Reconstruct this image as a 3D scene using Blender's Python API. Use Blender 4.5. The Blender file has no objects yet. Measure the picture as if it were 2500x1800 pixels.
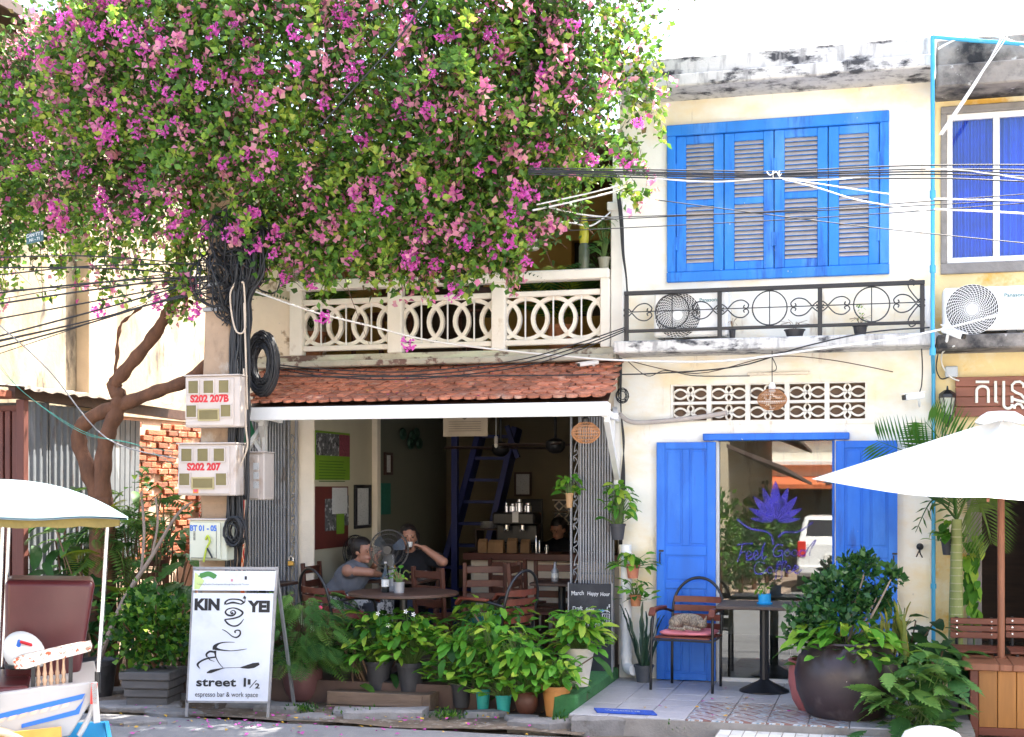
import bpy, bmesh, math, random
import numpy as np
from mathutils import Vector, Matrix, Euler, noise as mnoise
random.seed(7); np.random.seed(7)
R = math.radians
scene = bpy.context.scene
COL = scene.collection

# ------------------------------------------------------------------ camera
TH = R(15.3); CT, ST = math.cos(TH), math.sin(TH)
FPX, D, CZ, HOR = 3300.0, 11.84, 1.84, 1185.0
cam_d = bpy.data.cameras.new('camera'); cam = bpy.data.objects.new('camera', cam_d); COL.objects.link(cam)
cam.location = (0, -D, CZ); cam.rotation_euler = (R(90), 0, TH)
cam_d.sensor_width = 36; cam_d.lens = FPX / 2500 * 36
cam_d.shift_y = (HOR - 900) / 2500
cam_d.clip_start = .1; cam_d.clip_end = 2000
scene.camera = cam

# ------------------------------------------------------------------ light
SUN_EL, SUN_AZ = R(58), R(50)          # azimuth measured from +x towards +y
sd = Vector((math.cos(SUN_EL)*math.cos(SUN_AZ), math.cos(SUN_EL)*math.sin(SUN_AZ), math.sin(SUN_EL)))
world = bpy.data.worlds.new('World'); scene.world = world; world.use_nodes = True
nt = world.node_tree
sky = nt.nodes.new('ShaderNodeTexSky'); sky.sky_type = 'NISHITA'; sky.sun_disc = False
sky.sun_elevation = SUN_EL; sky.sun_rotation = math.pi/2 - SUN_AZ
sky.air_density = 1.0; sky.dust_density = 5.0; sky.ozone_density = .6
bg = nt.nodes['Background']; bg.inputs[1].default_value = .15
nt.links.new(sky.outputs[0], bg.inputs[0])
sl = bpy.data.lights.new('sun', 'SUN'); sl.energy = 4.5; sl.angle = R(.6); sl.color = (1, .95, .86)
so = bpy.data.objects.new('sun', sl); COL.objects.link(so)
so.rotation_euler = (-sd).to_track_quat('-Z', 'Y').to_euler(); so.location = (6, 3, 12)
vs = scene.view_settings
vs.view_transform = 'Standard'; vs.look = 'None'; vs.gamma = 1; vs.use_curve_mapping = False
vs.exposure = 2.55
scene.cycles.max_bounces = 8; scene.cycles.diffuse_bounces = 5; scene.cycles.transparent_max_bounces = 16
scene.cycles.use_denoising = True
scene.cycles.sample_clamp_indirect = 6

# ------------------------------------------------------------------ photograph pixel -> place
def ray(px): t = (px-1250)/FPX; return (-ST+t*CT, CT+t*ST)
def X(px, Y): a, b = ray(px); return (Y+D)/b*a
def Zp(px, py, Y): a, b = ray(px); return CZ+(Y+D)/b*(HOR-py)/FPX
def P(px, py, Y): return Vector((X(px, Y), Y, Zp(px, py, Y)))
def G(px, py, z=0):
    k = FPX*(CZ-z)/(py-HOR); a, b = ray(px); return Vector((k*a, k*b-D, z))
def YX(px, x):            # depth of the plane x = const seen at px
    a, b = ray(px); return x/a*b-D
def PX(px, py, x):        # point on the plane x = const
    y = YX(px, x); return Vector((x, y, Zp(px, py, y)))

# ------------------------------------------------------------------ materials
MATS = {}
def mat(name, col, rough=.6, var=.12, scale=6, bump=0, bscale=40, metal=0, stains=(), rnd=0, stretch=(1,1,1), spec=.5, emit=0, alpha=1):
    if name in MATS: return MATS[name]
    m = bpy.data.materials.new(name); m.use_nodes = True; n = m.node_tree.nodes; l = m.node_tree.links
    b = n['Principled BSDF']; b.inputs['Roughness'].default_value = rough; b.inputs['Metallic'].default_value = metal
    b.inputs['Specular IOR Level'].default_value = spec
    geo = n.new('ShaderNodeNewGeometry')
    def noise(sc, st=(1,1,1), det=5, off=0):
        mp = n.new('ShaderNodeMapping'); mp.inputs['Scale'].default_value = st; mp.inputs['Location'].default_value = (off, off*1.7, off*.6)
        l.new(geo.outputs['Position'], mp.inputs['Vector'])
        t = n.new('ShaderNodeTexNoise'); t.inputs['Scale'].default_value = sc; t.inputs['Detail'].default_value = det; t.inputs['Roughness'].default_value = .62
        l.new(mp.outputs[0], t.inputs['Vector']); return t.outputs['Fac']
    def rgb(c): return (*c, 1) if len(c) == 3 else c
    cur = None
    hi = [min(1, c*(1+var)) for c in col]; lo = [c*(1-var) for c in col]
    mr = n.new('ShaderNodeMapRange'); mr.inputs[1].default_value = .3; mr.inputs[2].default_value = .7
    l.new(noise(scale, stretch), mr.inputs[0])
    mx = n.new('ShaderNodeMix'); mx.data_type = 'RGBA'
    l.new(mr.outputs[0], mx.inputs[0]); mx.inputs[6].default_value = rgb(lo); mx.inputs[7].default_value = rgb(hi); cur = mx.outputs[2]
    for i, (sc_, a, z, s, st) in enumerate(stains):
        mr = n.new('ShaderNodeMapRange'); mr.inputs[1].default_value = a; mr.inputs[2].default_value = z
        l.new(noise(s, st, 8, 3.3+i*5.1), mr.inputs[0])
        mx = n.new('ShaderNodeMix'); mx.data_type = 'RGBA'; l.new(mr.outputs[0], mx.inputs[0]); l.new(cur, mx.inputs[6]); mx.inputs[7].default_value = rgb(sc_); cur = mx.outputs[2]
    if rnd:
        oi = n.new('ShaderNodeObjectInfo'); mr = n.new('ShaderNodeMapRange'); mr.inputs[3].default_value = 1-rnd; mr.inputs[4].default_value = 1+rnd
        l.new(oi.outputs['Random'], mr.inputs[0]); hs = n.new('ShaderNodeHueSaturation'); l.new(mr.outputs[0], hs.inputs['Value']); l.new(cur, hs.inputs['Color']); cur = hs.outputs[0]
    l.new(cur, b.inputs['Base Color'])
    if bump:
        bp = n.new('ShaderNodeBump'); bp.inputs['Strength'].default_value = bump; bp.inputs['Distance'].default_value = .02
        l.new(noise(bscale, stretch, 6, 9), bp.inputs['Height']); l.new(bp.outputs[0], b.inputs['Normal'])
    MATS[name] = m; return m

def leafmat(name, cols, transl=.35, rough=.45, obj=False, spec=.4):
    """leaf colours picked per face (attribute rnd) or per object"""
    if name in MATS: return MATS[name]
    m = bpy.data.materials.new(name); m.use_nodes = True; n = m.node_tree.nodes; l = m.node_tree.links
    b = n['Principled BSDF']; b.inputs['Roughness'].default_value = rough; b.inputs['Specular IOR Level'].default_value = spec
    if obj: src = n.new('ShaderNodeObjectInfo').outputs['Random']
    else:
        a = n.new('ShaderNodeAttribute'); a.attribute_name = 'rnd'; src = a.outputs['Fac']
    geo = n.new('ShaderNodeNewGeometry'); nz = n.new('ShaderNodeTexNoise'); nz.inputs['Scale'].default_value = 30
    l.new(geo.outputs['Position'], nz.inputs['Vector'])
    ma = n.new('ShaderNodeMath'); ma.operation = 'MULTIPLY_ADD'; ma.inputs[1].default_value = .35; l.new(nz.outputs['Fac'], ma.inputs[0])
    sb = n.new('ShaderNodeMath'); sb.operation = 'SUBTRACT'; l.new(src, sb.inputs[0]); sb.inputs[1].default_value = .175; l.new(sb.outputs[0], ma.inputs[2])
    rp = n.new('ShaderNodeValToRGB'); e = rp.color_ramp.elements
    while len(e) < len(cols): e.new(.5)
    for i, c in enumerate(cols): e[i].position = i/(len(cols)-1); e[i].color = (*c, 1)
    l.new(ma.outputs[0], rp.inputs[0]); l.new(rp.outputs[0], b.inputs['Base Color'])
    tr = n.new('ShaderNodeBsdfTranslucent'); l.new(rp.outputs[0], tr.inputs['Color'])
    ms = n.new('ShaderNodeMixShader'); ms.inputs[0].default_value = transl
    l.new(b.outputs[0], ms.inputs[1]); l.new(tr.outputs[0], ms.inputs[2]); l.new(ms.outputs[0], n['Material Output'].inputs['Surface'])
    MATS[name] = m; return m

# ------------------------------------------------------------------ mesh builder
WL = {}
def wl(o): return WL.get(o.name, Vector((0, 0, 0)))
class MB:
    def __init__(s): s.v = []; s.f = []; s.m = []
    def face(s, pts, m=0):
        i = len(s.v); s.v += [tuple(p) for p in pts]; s.f.append(tuple(range(i, i+len(pts)))); s.m.append(m); return s
    def add(s, vs, fs, m=0):
        i = len(s.v); s.v += [tuple(p) for p in vs]
        for f in fs: s.f.append(tuple(i+k for k in f)); s.m.append(m)
        return s
    def box(s, x0, x1, y0, y1, z0, z1, m=0):
        return s.obox(Vector(((x0+x1)/2, (y0+y1)/2, (z0+z1)/2)), Vector(((x1-x0)/2, 0, 0)), Vector((0, (y1-y0)/2, 0)), Vector((0, 0, (z1-z0)/2)), m)
    def obox(s, c, a, b, d, m=0):
        vs = [c+a*i+b*j+d*k for k in (-1, 1) for j in (-1, 1) for i in (-1, 1)]
        return s.add(vs, [(0,2,3,1),(4,5,7,6),(0,1,5,4),(2,6,7,3),(0,4,6,2),(1,3,7,5)], m)
    def cbox(s, x0, x1, y0, y1, z0, z1, b=.006, m=0):
        return s.cobox(Vector(((x0+x1)/2, (y0+y1)/2, (z0+z1)/2)), Vector(((x1-x0)/2, 0, 0)), Vector((0, (y1-y0)/2, 0)), Vector((0, 0, (z1-z0)/2)), b, m)
    def cobox(s, c, a, b, d, ch=.006, m=0):
        la, lb, ld = a.length, b.length, d.length; ua, ub, ud = a/la, b/lb, d/ld; ch = min(ch, la*.45, lb*.45, ld*.45)
        idx = {}; vs = []
        for k in (-1, 1):
            for j in (-1, 1):
                for i in (-1, 1):
                    for ax in range(3):
                        p = c + ua*i*(la-(ch if ax != 0 else 0)) + ub*j*(lb-(ch if ax != 1 else 0)) + ud*k*(ld-(ch if ax != 2 else 0))
                        idx[i, j, k, ax] = len(vs); vs.append(p)
        F = []
        for sg in (-1, 1):
            q = [(-1,-1),(1,-1),(1,1),(-1,1)]
            if sg < 0: q = q[::-1]
            F.append(tuple(idx[sg, u, w, 0] for u, w in q))
            F.append(tuple(idx[w, sg, u, 1] for u, w in q))
            F.append(tuple(idx[u, w, sg, 2] for u, w in q))
        for s1 in (-1, 1):
            for s2 in (-1, 1):
                fl = s1*s2 > 0
                for quad in ((idx[s1,s2,-1,0], idx[s1,s2,-1,1], idx[s1,s2,1,1], idx[s1,s2,1,0]),
                             (idx[-1,s1,s2,1], idx[-1,s1,s2,2], idx[1,s1,s2,2], idx[1,s1,s2,1]),
                             (idx[s2,-1,s1,2], idx[s2,-1,s1,0], idx[s2,1,s1,0], idx[s2,1,s1,2])):
                    F.append(quad if fl else quad[::-1])
        for i in (-1, 1):
            for j in (-1, 1):
                for k in (-1, 1):
                    t = (idx[i,j,k,0], idx[i,j,k,1], idx[i,j,k,2]); F.append(t if i*j*k > 0 else t[::-1])
        return s.add(vs, F, m)
    def bar(s, p, q, w, h, up=(0, 0, 1), m=0, ch=0):
        p, q = Vector(p), Vector(q); d = q-p; L = d.length; d.normalize(); up = Vector(up)
        sd_ = d.cross(up)
        if sd_.length < 1e-4: sd_ = d.cross(Vector((0, 1, 0)))
        sd_.normalize(); u = sd_.cross(d)
        if ch: return s.cobox((p+q)/2, d*L/2, sd_*w/2, u*h/2, ch, m)
        return s.obox((p+q)/2, d*L/2, sd_*w/2, u*h/2, m)
    def tube(s, pts, r, n=8, closed=False, cap=True, m=0):
        pts = [Vector(p) for p in pts]; k = len(pts); rr = r if isinstance(r, (list, tuple)) else [r]*k
        T = []
        for i in range(k):
            a = pts[(i-1) % k] if (closed or i > 0) else pts[i]; b = pts[(i+1) % k] if (closed or i < k-1) else pts[i]
            t = (b-a); T.append(t.normalized() if t.length > 1e-9 else Vector((0, 0, 1)))
        u = T[0].orthogonal().normalized(); vs = []
        for i in range(k):
            u = (u - T[i]*u.dot(T[i]));
            u = u.normalized() if u.length > 1e-6 else T[i].orthogonal().normalized()
            w = T[i].cross(u)
            for j in range(n):
                a = 2*math.pi*j/n; vs.append(pts[i]+(u*math.cos(a)+w*math.sin(a))*rr[i])
        F = []
        for i in range(k if closed else k-1):
            i2 = (i+1) % k
            for j in range(n): j2 = (j+1) % n; F.append((i*n+j, i*n+j2, i2*n+j2, i2*n+j))
        if cap and not closed: F += [tuple(range(n))[::-1], tuple((k-1)*n+j for j in range(n))]
        return s.add(vs, F, m)
    def lathe(s, prof, n=24, c=(0, 0, 0), m=0, wob=0, sq=0):
        vs = []; F = []; c = Vector(c)
        for (r, z) in prof:
            for j in range(n):
                a = 2*math.pi*j/n; q = r*(1+wob*math.sin(3*a+z*9))
                vs.append(c+Vector((q*math.cos(a), q*math.sin(a), z)))
        for i in range(len(prof)-1):
            for j in range(n): j2 = (j+1) % n; F.append((i*n+j, i*n+j2, (i+1)*n+j2, (i+1)*n+j))
        F.append(tuple(range(n))[::-1]); F.append(tuple((len(prof)-1)*n+j for j in range(n)))
        return s.add(vs, F, m)
    def prism(s, poly, o, u, w, d, m=0):
        """2-D outline (u,w) extruded along vector d"""
        o, u, w, d = Vector(o), Vector(u), Vector(w), Vector(d); k = len(poly)
        a = [o+u*p[0]+w*p[1] for p in poly]; b = [p+d for p in a]
        F = [tuple(range(k)), tuple(range(2*k-1, k-1, -1))]+[(i, k+i, k+(i+1) % k, (i+1) % k) for i in range(k)]
        return s.add(a+b, F, m)
    def ribbon(s, pts, wd, o, u, w, d=0, m=0):
        """flat stroke of varying width through 2-D points; d = relief along u x w"""
        o, u, w = Vector(o), Vector(u), Vector(w); nn = u.cross(w).normalized(); k = len(pts)
        wd = wd if isinstance(wd, (list, tuple)) else [wd]*k
        L = []; Rr = []
        for i in range(k):
            a = pts[max(0, i-1)]; b = pts[min(k-1, i+1)]; dx, dy = b[0]-a[0], b[1]-a[1]; q = math.hypot(dx, dy) or 1
            nx, ny = -dy/q*wd[i]/2, dx/q*wd[i]/2
            L.append(o+u*(pts[i][0]+nx)+w*(pts[i][1]+ny)); Rr.append(o+u*(pts[i][0]-nx)+w*(pts[i][1]-ny))
        if d == 0:
            return s.add(L+Rr, [(i, k+i, k+i+1, i+1) for i in range(k-1)], m)
        vs = L+Rr+[p+nn*d for p in L]+[p+nn*d for p in Rr]; F = []
        for i in range(k-1):
            F += [(2*k+i, 3*k+i, 3*k+i+1, 2*k+i+1), (i, i+1, k+i+1, k+i), (i, 2*k+i, 2*k+i+1, i+1), (k+i, k+i+1, 3*k+i+1, 3*k+i)]
        F += [(0, k, 3*k, 2*k), (k-1, 3*k-1, 4*k-1, 2*k-1)]
        return s.add(vs, F, m)
    def ell(s, c, rx, ry, rz, n=12, k=8, rot=None, m=0):
        c = Vector(c); vs = []; F = []
        for i in range(k+1):
            ph = math.pi*i/k
            for j in range(n):
                a = 2*math.pi*j/n; p = Vector((rx*math.sin(ph)*math.cos(a), ry*math.sin(ph)*math.sin(a), rz*math.cos(ph)))
                vs.append(c+(rot @ p if rot else p))
        for i in range(k):
            for j in range(n):
                j2 = (j+1) % n; F.append((i*n+j, (i+1)*n+j, (i+1)*n+j2, i*n+j2))
        return s.add(vs, F, m)
    def cap(s, p, q, r0, r1, n=12, m=0):
        """tapered capsule"""
        p, q = Vector(p), Vector(q); d = (q-p).normalized(); pts = []; rr = []
        for a in (80, 50, 20): pts.append(p-d*r0*math.sin(R(a))); rr.append(r0*math.cos(R(a)))
        pts += [p, q]; rr += [r0, r1]
        for a in (20, 50, 80): pts.append(q+d*r1*math.sin(R(a))); rr.append(r1*math.cos(R(a)))
        return s.tube(pts, rr, n, m=m)
    def build(s, name, mats, parent=None, smooth=False, origin=None, clean=False):
        mats = mats if isinstance(mats, (list, tuple)) else [mats]
        me = bpy.data.meshes.new(name); v = np.array(s.v, dtype=float).reshape(-1, 3)
        if origin is None:
            lo, hi = v.min(0), v.max(0); origin = Vector(((lo[0]+hi[0])/2, (lo[1]+hi[1])/2, lo[2]))
        origin = Vector(origin); v = v-np.array(origin)
        me.from_pydata(v.tolist(), [], s.f)
        for mm in mats: me.materials.append(mm)
        if len(mats) > 1: me.polygons.foreach_set('material_index', s.m)
        if clean:
            bm = bmesh.new(); bm.from_mesh(me); bmesh.ops.remove_doubles(bm, verts=bm.verts, dist=1e-5); bmesh.ops.recalc_face_normals(bm, faces=bm.faces); bm.to_mesh(me); bm.free()
        if smooth:
            me.polygons.foreach_set('use_smooth', [True]*len(me.polygons))
            if smooth is not True: me.set_sharp_from_angle(angle=R(smooth))
        o = bpy.data.objects.new(name, me); COL.objects.link(o); WL[o.name] = origin.copy()
        if parent: o.parent = parent; o.location = origin-wl(parent)
        else: o.location = origin
        return o
def link(name, me, parent, M):
    """another object on the same mesh, M = matrix in the parent's frame"""
    o = bpy.data.objects.new(name, me); COL.objects.link(o); o.parent = parent; o.matrix_basis = M; return o
def tag(o, label=None, cat=None, group=None, kind=None):
    if label: o['label'] = label
    if cat: o['category'] = cat
    if group: o['group'] = group
    if kind: o['kind'] = kind
    return o
def empty(name, loc, label=None, cat=None, group=None):
    o = bpy.data.objects.new(name, None); o.empty_display_size = .1; COL.objects.link(o); o.location = loc; WL[o.name] = Vector(loc)
    return tag(o, label, cat, group)
def place(o, loc, rz=0, sc=1):
    o.location = loc; o.rotation_euler = (0, 0, rz); o.scale = (sc, sc, sc); return o
def copy_tree(o, parent=None):
    c = o.copy(); COL.objects.link(c); c.parent = parent
    if parent: c.matrix_parent_inverse = o.matrix_parent_inverse.copy()
    for ch in [q for q in bpy.data.objects if q.parent == o]: copy_tree(ch, c)
    return c
def wall_holes(mb, x0, x1, z0, z1, holes, yf, yb, m=0):
    """wall in the plane y = yf .. yb with rectangular openings"""
    xs = sorted({x0, x1, *[h[0] for h in holes], *[h[1] for h in holes]}); zs = sorted({z0, z1, *[h[2] for h in holes], *[h[3] for h in holes]})
    def solid(i, j):
        if i < 0 or j < 0 or i >= len(xs)-1 or j >= len(zs)-1: return False
        cx, cz = (xs[i]+xs[i+1])/2, (zs[j]+zs[j+1])/2
        return not any(h[0] < cx < h[1] and h[2] < cz < h[3] for h in holes)
    for i in range(len(xs)-1):
        for j in range(len(zs)-1):
            if not solid(i, j): continue
            a, b, c, d = xs[i], xs[i+1], zs[j], zs[j+1]
            mb.face([(a,yf,c),(b,yf,c),(b,yf,d),(a,yf,d)], m); mb.face([(a,yb,c),(a,yb,d),(b,yb,d),(b,yb,c)], m)
            if not solid(i-1, j): mb.face([(a,yf,c),(a,yf,d),(a,yb,d),(a,yb,c)], m)
            if not solid(i+1, j): mb.face([(b,yf,c),(b,yb,c),(b,yb,d),(b,yf,d)], m)
            if not solid(i, j-1): mb.face([(a,yf,c),(a,yb,c),(b,yb,c),(b,yf,c)], m)
            if not solid(i, j+1): mb.face([(a,yf,d),(b,yf,d),(b,yb,d),(a,yb,d)], m)
    return mb
def text(body, size, o, u, w, material, parent, bold=0, name='lettering', align='CENTER', sx=1, ext=.0008, space=1):
    """flat lettering on the plane through o spanned by u (right) and w (up)"""
    c = bpy.data.curves.new('t', 'FONT'); c.body = body; c.size = size; c.align_x = align; c.extrude = ext; c.offset = bold; c.space_character = space; c.resolution_u = 4
    t = bpy.data.objects.new('t', c); COL.objects.link(t)
    bpy.context.view_layer.update()
    me = bpy.data.meshes.new_from_object(t.evaluated_get(bpy.context.evaluated_depsgraph_get()))
    bpy.data.objects.remove(t); bpy.data.curves.remove(c)
    u, w = Vector(u).normalized(), Vector(w).normalized(); nn = u.cross(w)
    M = Matrix(((u.x*sx, w.x, nn.x, 0), (u.y*sx, w.y, nn.y, 0), (u.z*sx, w.z, nn.z, 0), (0, 0, 0, 1)))
    me.transform(M); me.materials.clear(); me.materials.append(material)
    ob = bpy.data.objects.new(name, me); COL.objects.link(ob); ob.parent = parent; ob.location = Vector(o)-wl(parent); WL[ob.name] = Vector(o); return ob
def arc(cx, cz, r, a0, a1, n=16, rz=None):
    rz = rz or r
    return [(cx+r*math.cos(R(a0+(a1-a0)*i/n)), cz+rz*math.sin(R(a0+(a1-a0)*i/n))) for i in range(n+1)]
def catenary(p, q, sag, n=14):
    p, q = Vector(p), Vector(q); return [p.lerp(q, i/n)-Vector((0, 0, sag*4*(i/n)*(1-i/n))) for i in range(n+1)]
def spline(pts, n=6):
    pts = [Vector(p) for p in pts]; out = []
    for i in range(len(pts)-1):
        a = pts[max(0, i-1)]; b = pts[i]; c = pts[i+1]; d = pts[min(len(pts)-1, i+2)]
        for k in range(n):
            t = k/n; out.append(.5*((2*b)+(c-a)*t+(2*a-5*b+4*c-d)*t*t+(3*b-a-3*c+d)*t**3))
    return out+[pts[-1]]
def spline2(pts, n=6): return [(p.x, p.y) for p in spline([(a, b, 0) for a, b in pts], n)]
XH, YH, ZH = Vector((1, 0, 0)), Vector((0, 1, 0)), Vector((0, 0, 1))

# ------------------------------------------------------------------ palette
M = {}
M['asphalt'] = mat('asphalt', (.20,.20,.205), .95, .12, 2, .5, 160, stains=[((.12,.12,.12), .55, .75, 1.2, (1,1,1)), ((.33,.32,.31), .6, .66, 90, (1,1,1))])
M['dirt'] = mat('dirt', (.14,.105,.075), .95, .3, 5, .6, 60, stains=[((.26,.22,.18), .55, .62, 14, (1,1,1))])
M['concrete'] = mat('concrete', (.25,.23,.21), .9, .2, 5, .4, 50, stains=[((.15,.13,.11), .55, .75, 4, (1,1,1))])
M['kerb'] = mat('kerbstone', (.20,.19,.185), .9, .2, 7, .5, 60, rnd=.12, stains=[((.13,.12,.11), .56, .7, 9, (1,1,1))])
M['plaster'] = mat('white_plaster', (.88,.85,.76), .85, .04, 3, .12, 30, stains=[((.82,.60,.24), .47, .74, .9, (1,1,1.6)), ((.62,.52,.40), .6, .68, 3.5, (1.6,1,.35)), ((.45,.38,.30), .72, .78, 7, (1,1,.6))])
M['yplaster'] = mat('yellow_plaster', (.78,.62,.32), .85, .08, 3, .15, 30, stains=[((.70,.40,.07), .54, .64, 2.6, (1,1,1)), ((.84,.77,.58), .52, .64, 2.2, (1,1,1)), ((.30,.22,.15), .7, .76, 8, (1,1,.5))])
M['mould'] = mat('mouldy_cornice', (.58,.56,.53), .9, .08, 5, .35, 30, stains=[((.05,.05,.055), .52, .60, 3.2, (1,1,2.2)), ((.30,.29,.28), .5, .66, 9, (1.5,1,.25))])
M['mould2'] = mat('black_mouldy_cornice', (.26,.235,.21), .9, .2, 5, .4, 30, stains=[((.02,.02,.022), .42, .6, 2.6, (1,1,1)), ((.6,.58,.55), .64, .7, 8, (1,1,1))])
M['blue'] = mat('blue_paint', (.005,.135,.60), .5, .14, 4, .12, 60, stretch=(1,1,.25), stains=[((.03,.20,.70), .52, .72, 3, (1,1,.35)), ((.004,.06,.32), .58, .72, 5, (1.5,1,.2)), ((.50,.53,.58), .705, .72, 22, (1,1,.6))])
M['bluelt'] = mat('faded_blue_paint', (.015,.20,.66), .55, .14, 4, .12, 60, stretch=(1,1,.25), stains=[((.09,.30,.74), .5, .72, 3, (1,1,.35)), ((.008,.09,.40), .56, .70, 6, (1.5,1,.2)), ((.5,.55,.62), .70, .72, 24, (1,1,.5))])
M['tan'] = mat('bare_slat_wood', (.46,.40,.36), .8, .15, 9)
M['cream'] = mat('cream_render', (.80,.70,.56), .85, .06, 4, .2, 30, stains=[((.55,.45,.34), .62, .74, 5, (1,1,.7))])
M['peel'] = mat('peeling_plaster', (.80,.68,.54), .9, .06, 4, .3, 20, stains=[((.34,.24,.15), .56, .6, 2.4, (1,1,1)), ((.5,.46,.42), .66, .7, 6, (1,1,1))])
M['white'] = mat('white_paint', (.80,.79,.76), .55, .04, 5, .05, 30, stains=[((.6,.55,.48), .66, .8, 5, (2,1,.4))])
M['wood'] = mat('red_brown_wood', (.14,.034,.018), .42, .25, 7, .1, 60, stretch=(.3,3,3), rnd=.15)
M['rwood'] = mat('reddish_chair_wood', (.085,.024,.012), .45, .25, 8, .1, 60, stretch=(.3,3,3), rnd=.25)
M['dwood'] = mat('dark_wood', (.055,.025,.016), .5, .3, 8, .1, 60, stretch=(.3,3,3), rnd=.15)
M['black'] = mat('black_metal', (.012,.012,.014), .35, .2, 9, .05, 80)
M['cable'] = mat('black_cable', (.018,.018,.02), .5, .2, 9)
M['wcable'] = mat('white_cable', (.72,.70,.66), .55, .06, 9)
M['steel'] = mat('grey_steel', (.30,.30,.31), .45, .2, 9, .1, 50, metal=.55)
M['chrome'] = mat('polished_steel', (.75,.75,.76), .18, .04, 6, metal=1)
M['gate'] = mat('grey_gate_paint', (.27,.27,.28), .5, .15, 6, .1, 60, stains=[((.14,.10,.08), .66, .74, 9, (1,1,.3))])
M['tile'] = mat('clay_tile', (.42,.15,.085), .9, .25, 9, .25, 60, rnd=.35, stains=[((.12,.055,.04), .56, .70, 12, (1,1,1)), ((.50,.30,.22), .56, .7, 6, (1,1,1))])
M['glassdark'] = mat('dark_glass', (.02,.02,.025), .05, .05, 3)
M['terra'] = mat('terracotta', (.42,.17,.075), .8, .15, 8, .15, 60, stains=[((.55,.40,.30), .62, .75, 7, (1,1,1))])
M['soil'] = mat('soil', (.05,.032,.02), .95, .3, 20, .5, 80)
M['ink'] = mat('black_ink', (.012,.012,.014), .5, .1, 5)
M['red'] = mat('red_ink', (.55,.01,.02), .5, .15, 30)
M['bark'] = mat('bougainvillea_bark', (.125,.055,.028), .9, .3, 12, .6, 40, stretch=(1,1,.4))
M['skin'] = mat('skin', (.36,.175,.115), .5, .08, 8)
M['skin2'] = mat('tanned_skin', (.34,.17,.11), .5, .08, 8)
M['hair'] = mat('dark_hair', (.014,.009,.008), .45, .3, 40, .4, 90)
# ================================================================== ground
YK = -2.28                                   # road edge
PZ, FZ = .13, .22                            # porch level, cafe floor level
XB0, XB1 = X(1512, 0), X(2281, 0)            # blue shop front
XC0 = X(597, 0)                              # cafe left corner
mb = MB(); mb.face([(-120,-140,-.006),(120,-140,-.006),(120,140,-.006),(-120,140,-.006)])
tag(mb.build('ground', M['dirt']), kind='structure')
mb = MB(); rd = [(-60, YK)] + [(x, YK+.05*mnoise.noise((x*1.7, 0, 0))+.02*mnoise.noise((x*7, 3, 0))) for x in np.arange(-14, 4, .08)] + [(60, YK)]
n_ = len(rd); mb.add([(x, -60, .012) for x, y in rd]+[(x, y, .012) for x, y in rd], [(i, i+1, n_+i+1, n_+i) for i in range(n_-1)])
tag(mb.build('road', M['asphalt']), kind='structure')
# packed earth and broken pavement in front of the cafe
mb = MB(); xs = np.arange(-12, X(1440, -2)+.1, .15); ys = np.arange(YK+.02, 5, .15)
vs_ = [(x, y, .03+.03*mnoise.noise((x*1.3, y*1.3, 0))+.012*mnoise.noise((x*6, y*6, 5))) for y in ys for x in xs]
nx = len(xs); mb.add(vs_, [(j*nx+i, j*nx+i+1, (j+1)*nx+i+1, (j+1)*nx+i) for j in range(len(ys)-1) for i in range(nx-1)])
pav = tag(mb.build('pavement', M['dirt'], smooth=True), kind='structure')
def slab(px, py, w, d, h, rz, name='stone', z=.05, parent=None, m=None):
    c = G(px, py, z); k = random.randint(5, 7); mb = MB()
    pts = []
    for i in range(k):
        a = 2*math.pi*i/k+random.uniform(-.25, .25); pts.append((w/2*math.cos(a)*random.uniform(.8, 1.25), d/2*math.sin(a)*random.uniform(.8, 1.25)))
    cr, sr = math.cos(rz), math.sin(rz)
    top = [(c.x+x*cr*.93-y*sr*.93, c.y+x*sr*.93+y*cr*.93, z+h+random.uniform(-.008, .008)) for x, y in pts]
    mid = [(c.x+x*cr-y*sr, c.y+x*sr+y*cr, z+h-.015) for x, y in pts]; bot = [(p[0], p[1], -.02) for p in mid]
    mb.add(bot+mid+top, [tuple(range(2*k, 3*k))]+[(r*k+i, r*k+(i+1) % k, (r+1)*k+(i+1) % k, (r+1)*k+i) for r in (0, 1) for i in range(k)])
    return mb.build(name, m or M['kerb'], parent)
for px, py, w, d, h, rz in [(250,1690,.6,.4,.03,.2),(330,1725,.9,.35,.03,.1),(235,1650,.5,.3,.1,.3),(310,1760,.7,.3,.02,0),(700,1735,.55,.3,.05,.1),(760,1755,.4,.18,.03,.3),
        (620,1725,.5,.3,.03,0),(1320,1775,.5,.24,.06,.1),(1180,1752,.3,.15,.05,.4),(870,1745,.5,.25,.04,.2),(420,1700,.6,.3,.03,.4),(420,1740,.5,.22,.02,.1),(1340,1700,.4,.3,.05,0),(1270,1760,.3,.18,.04,.6)]:
    slab(px, py, w, d, h, rz, 'paving_stone', .03, pav)
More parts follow.
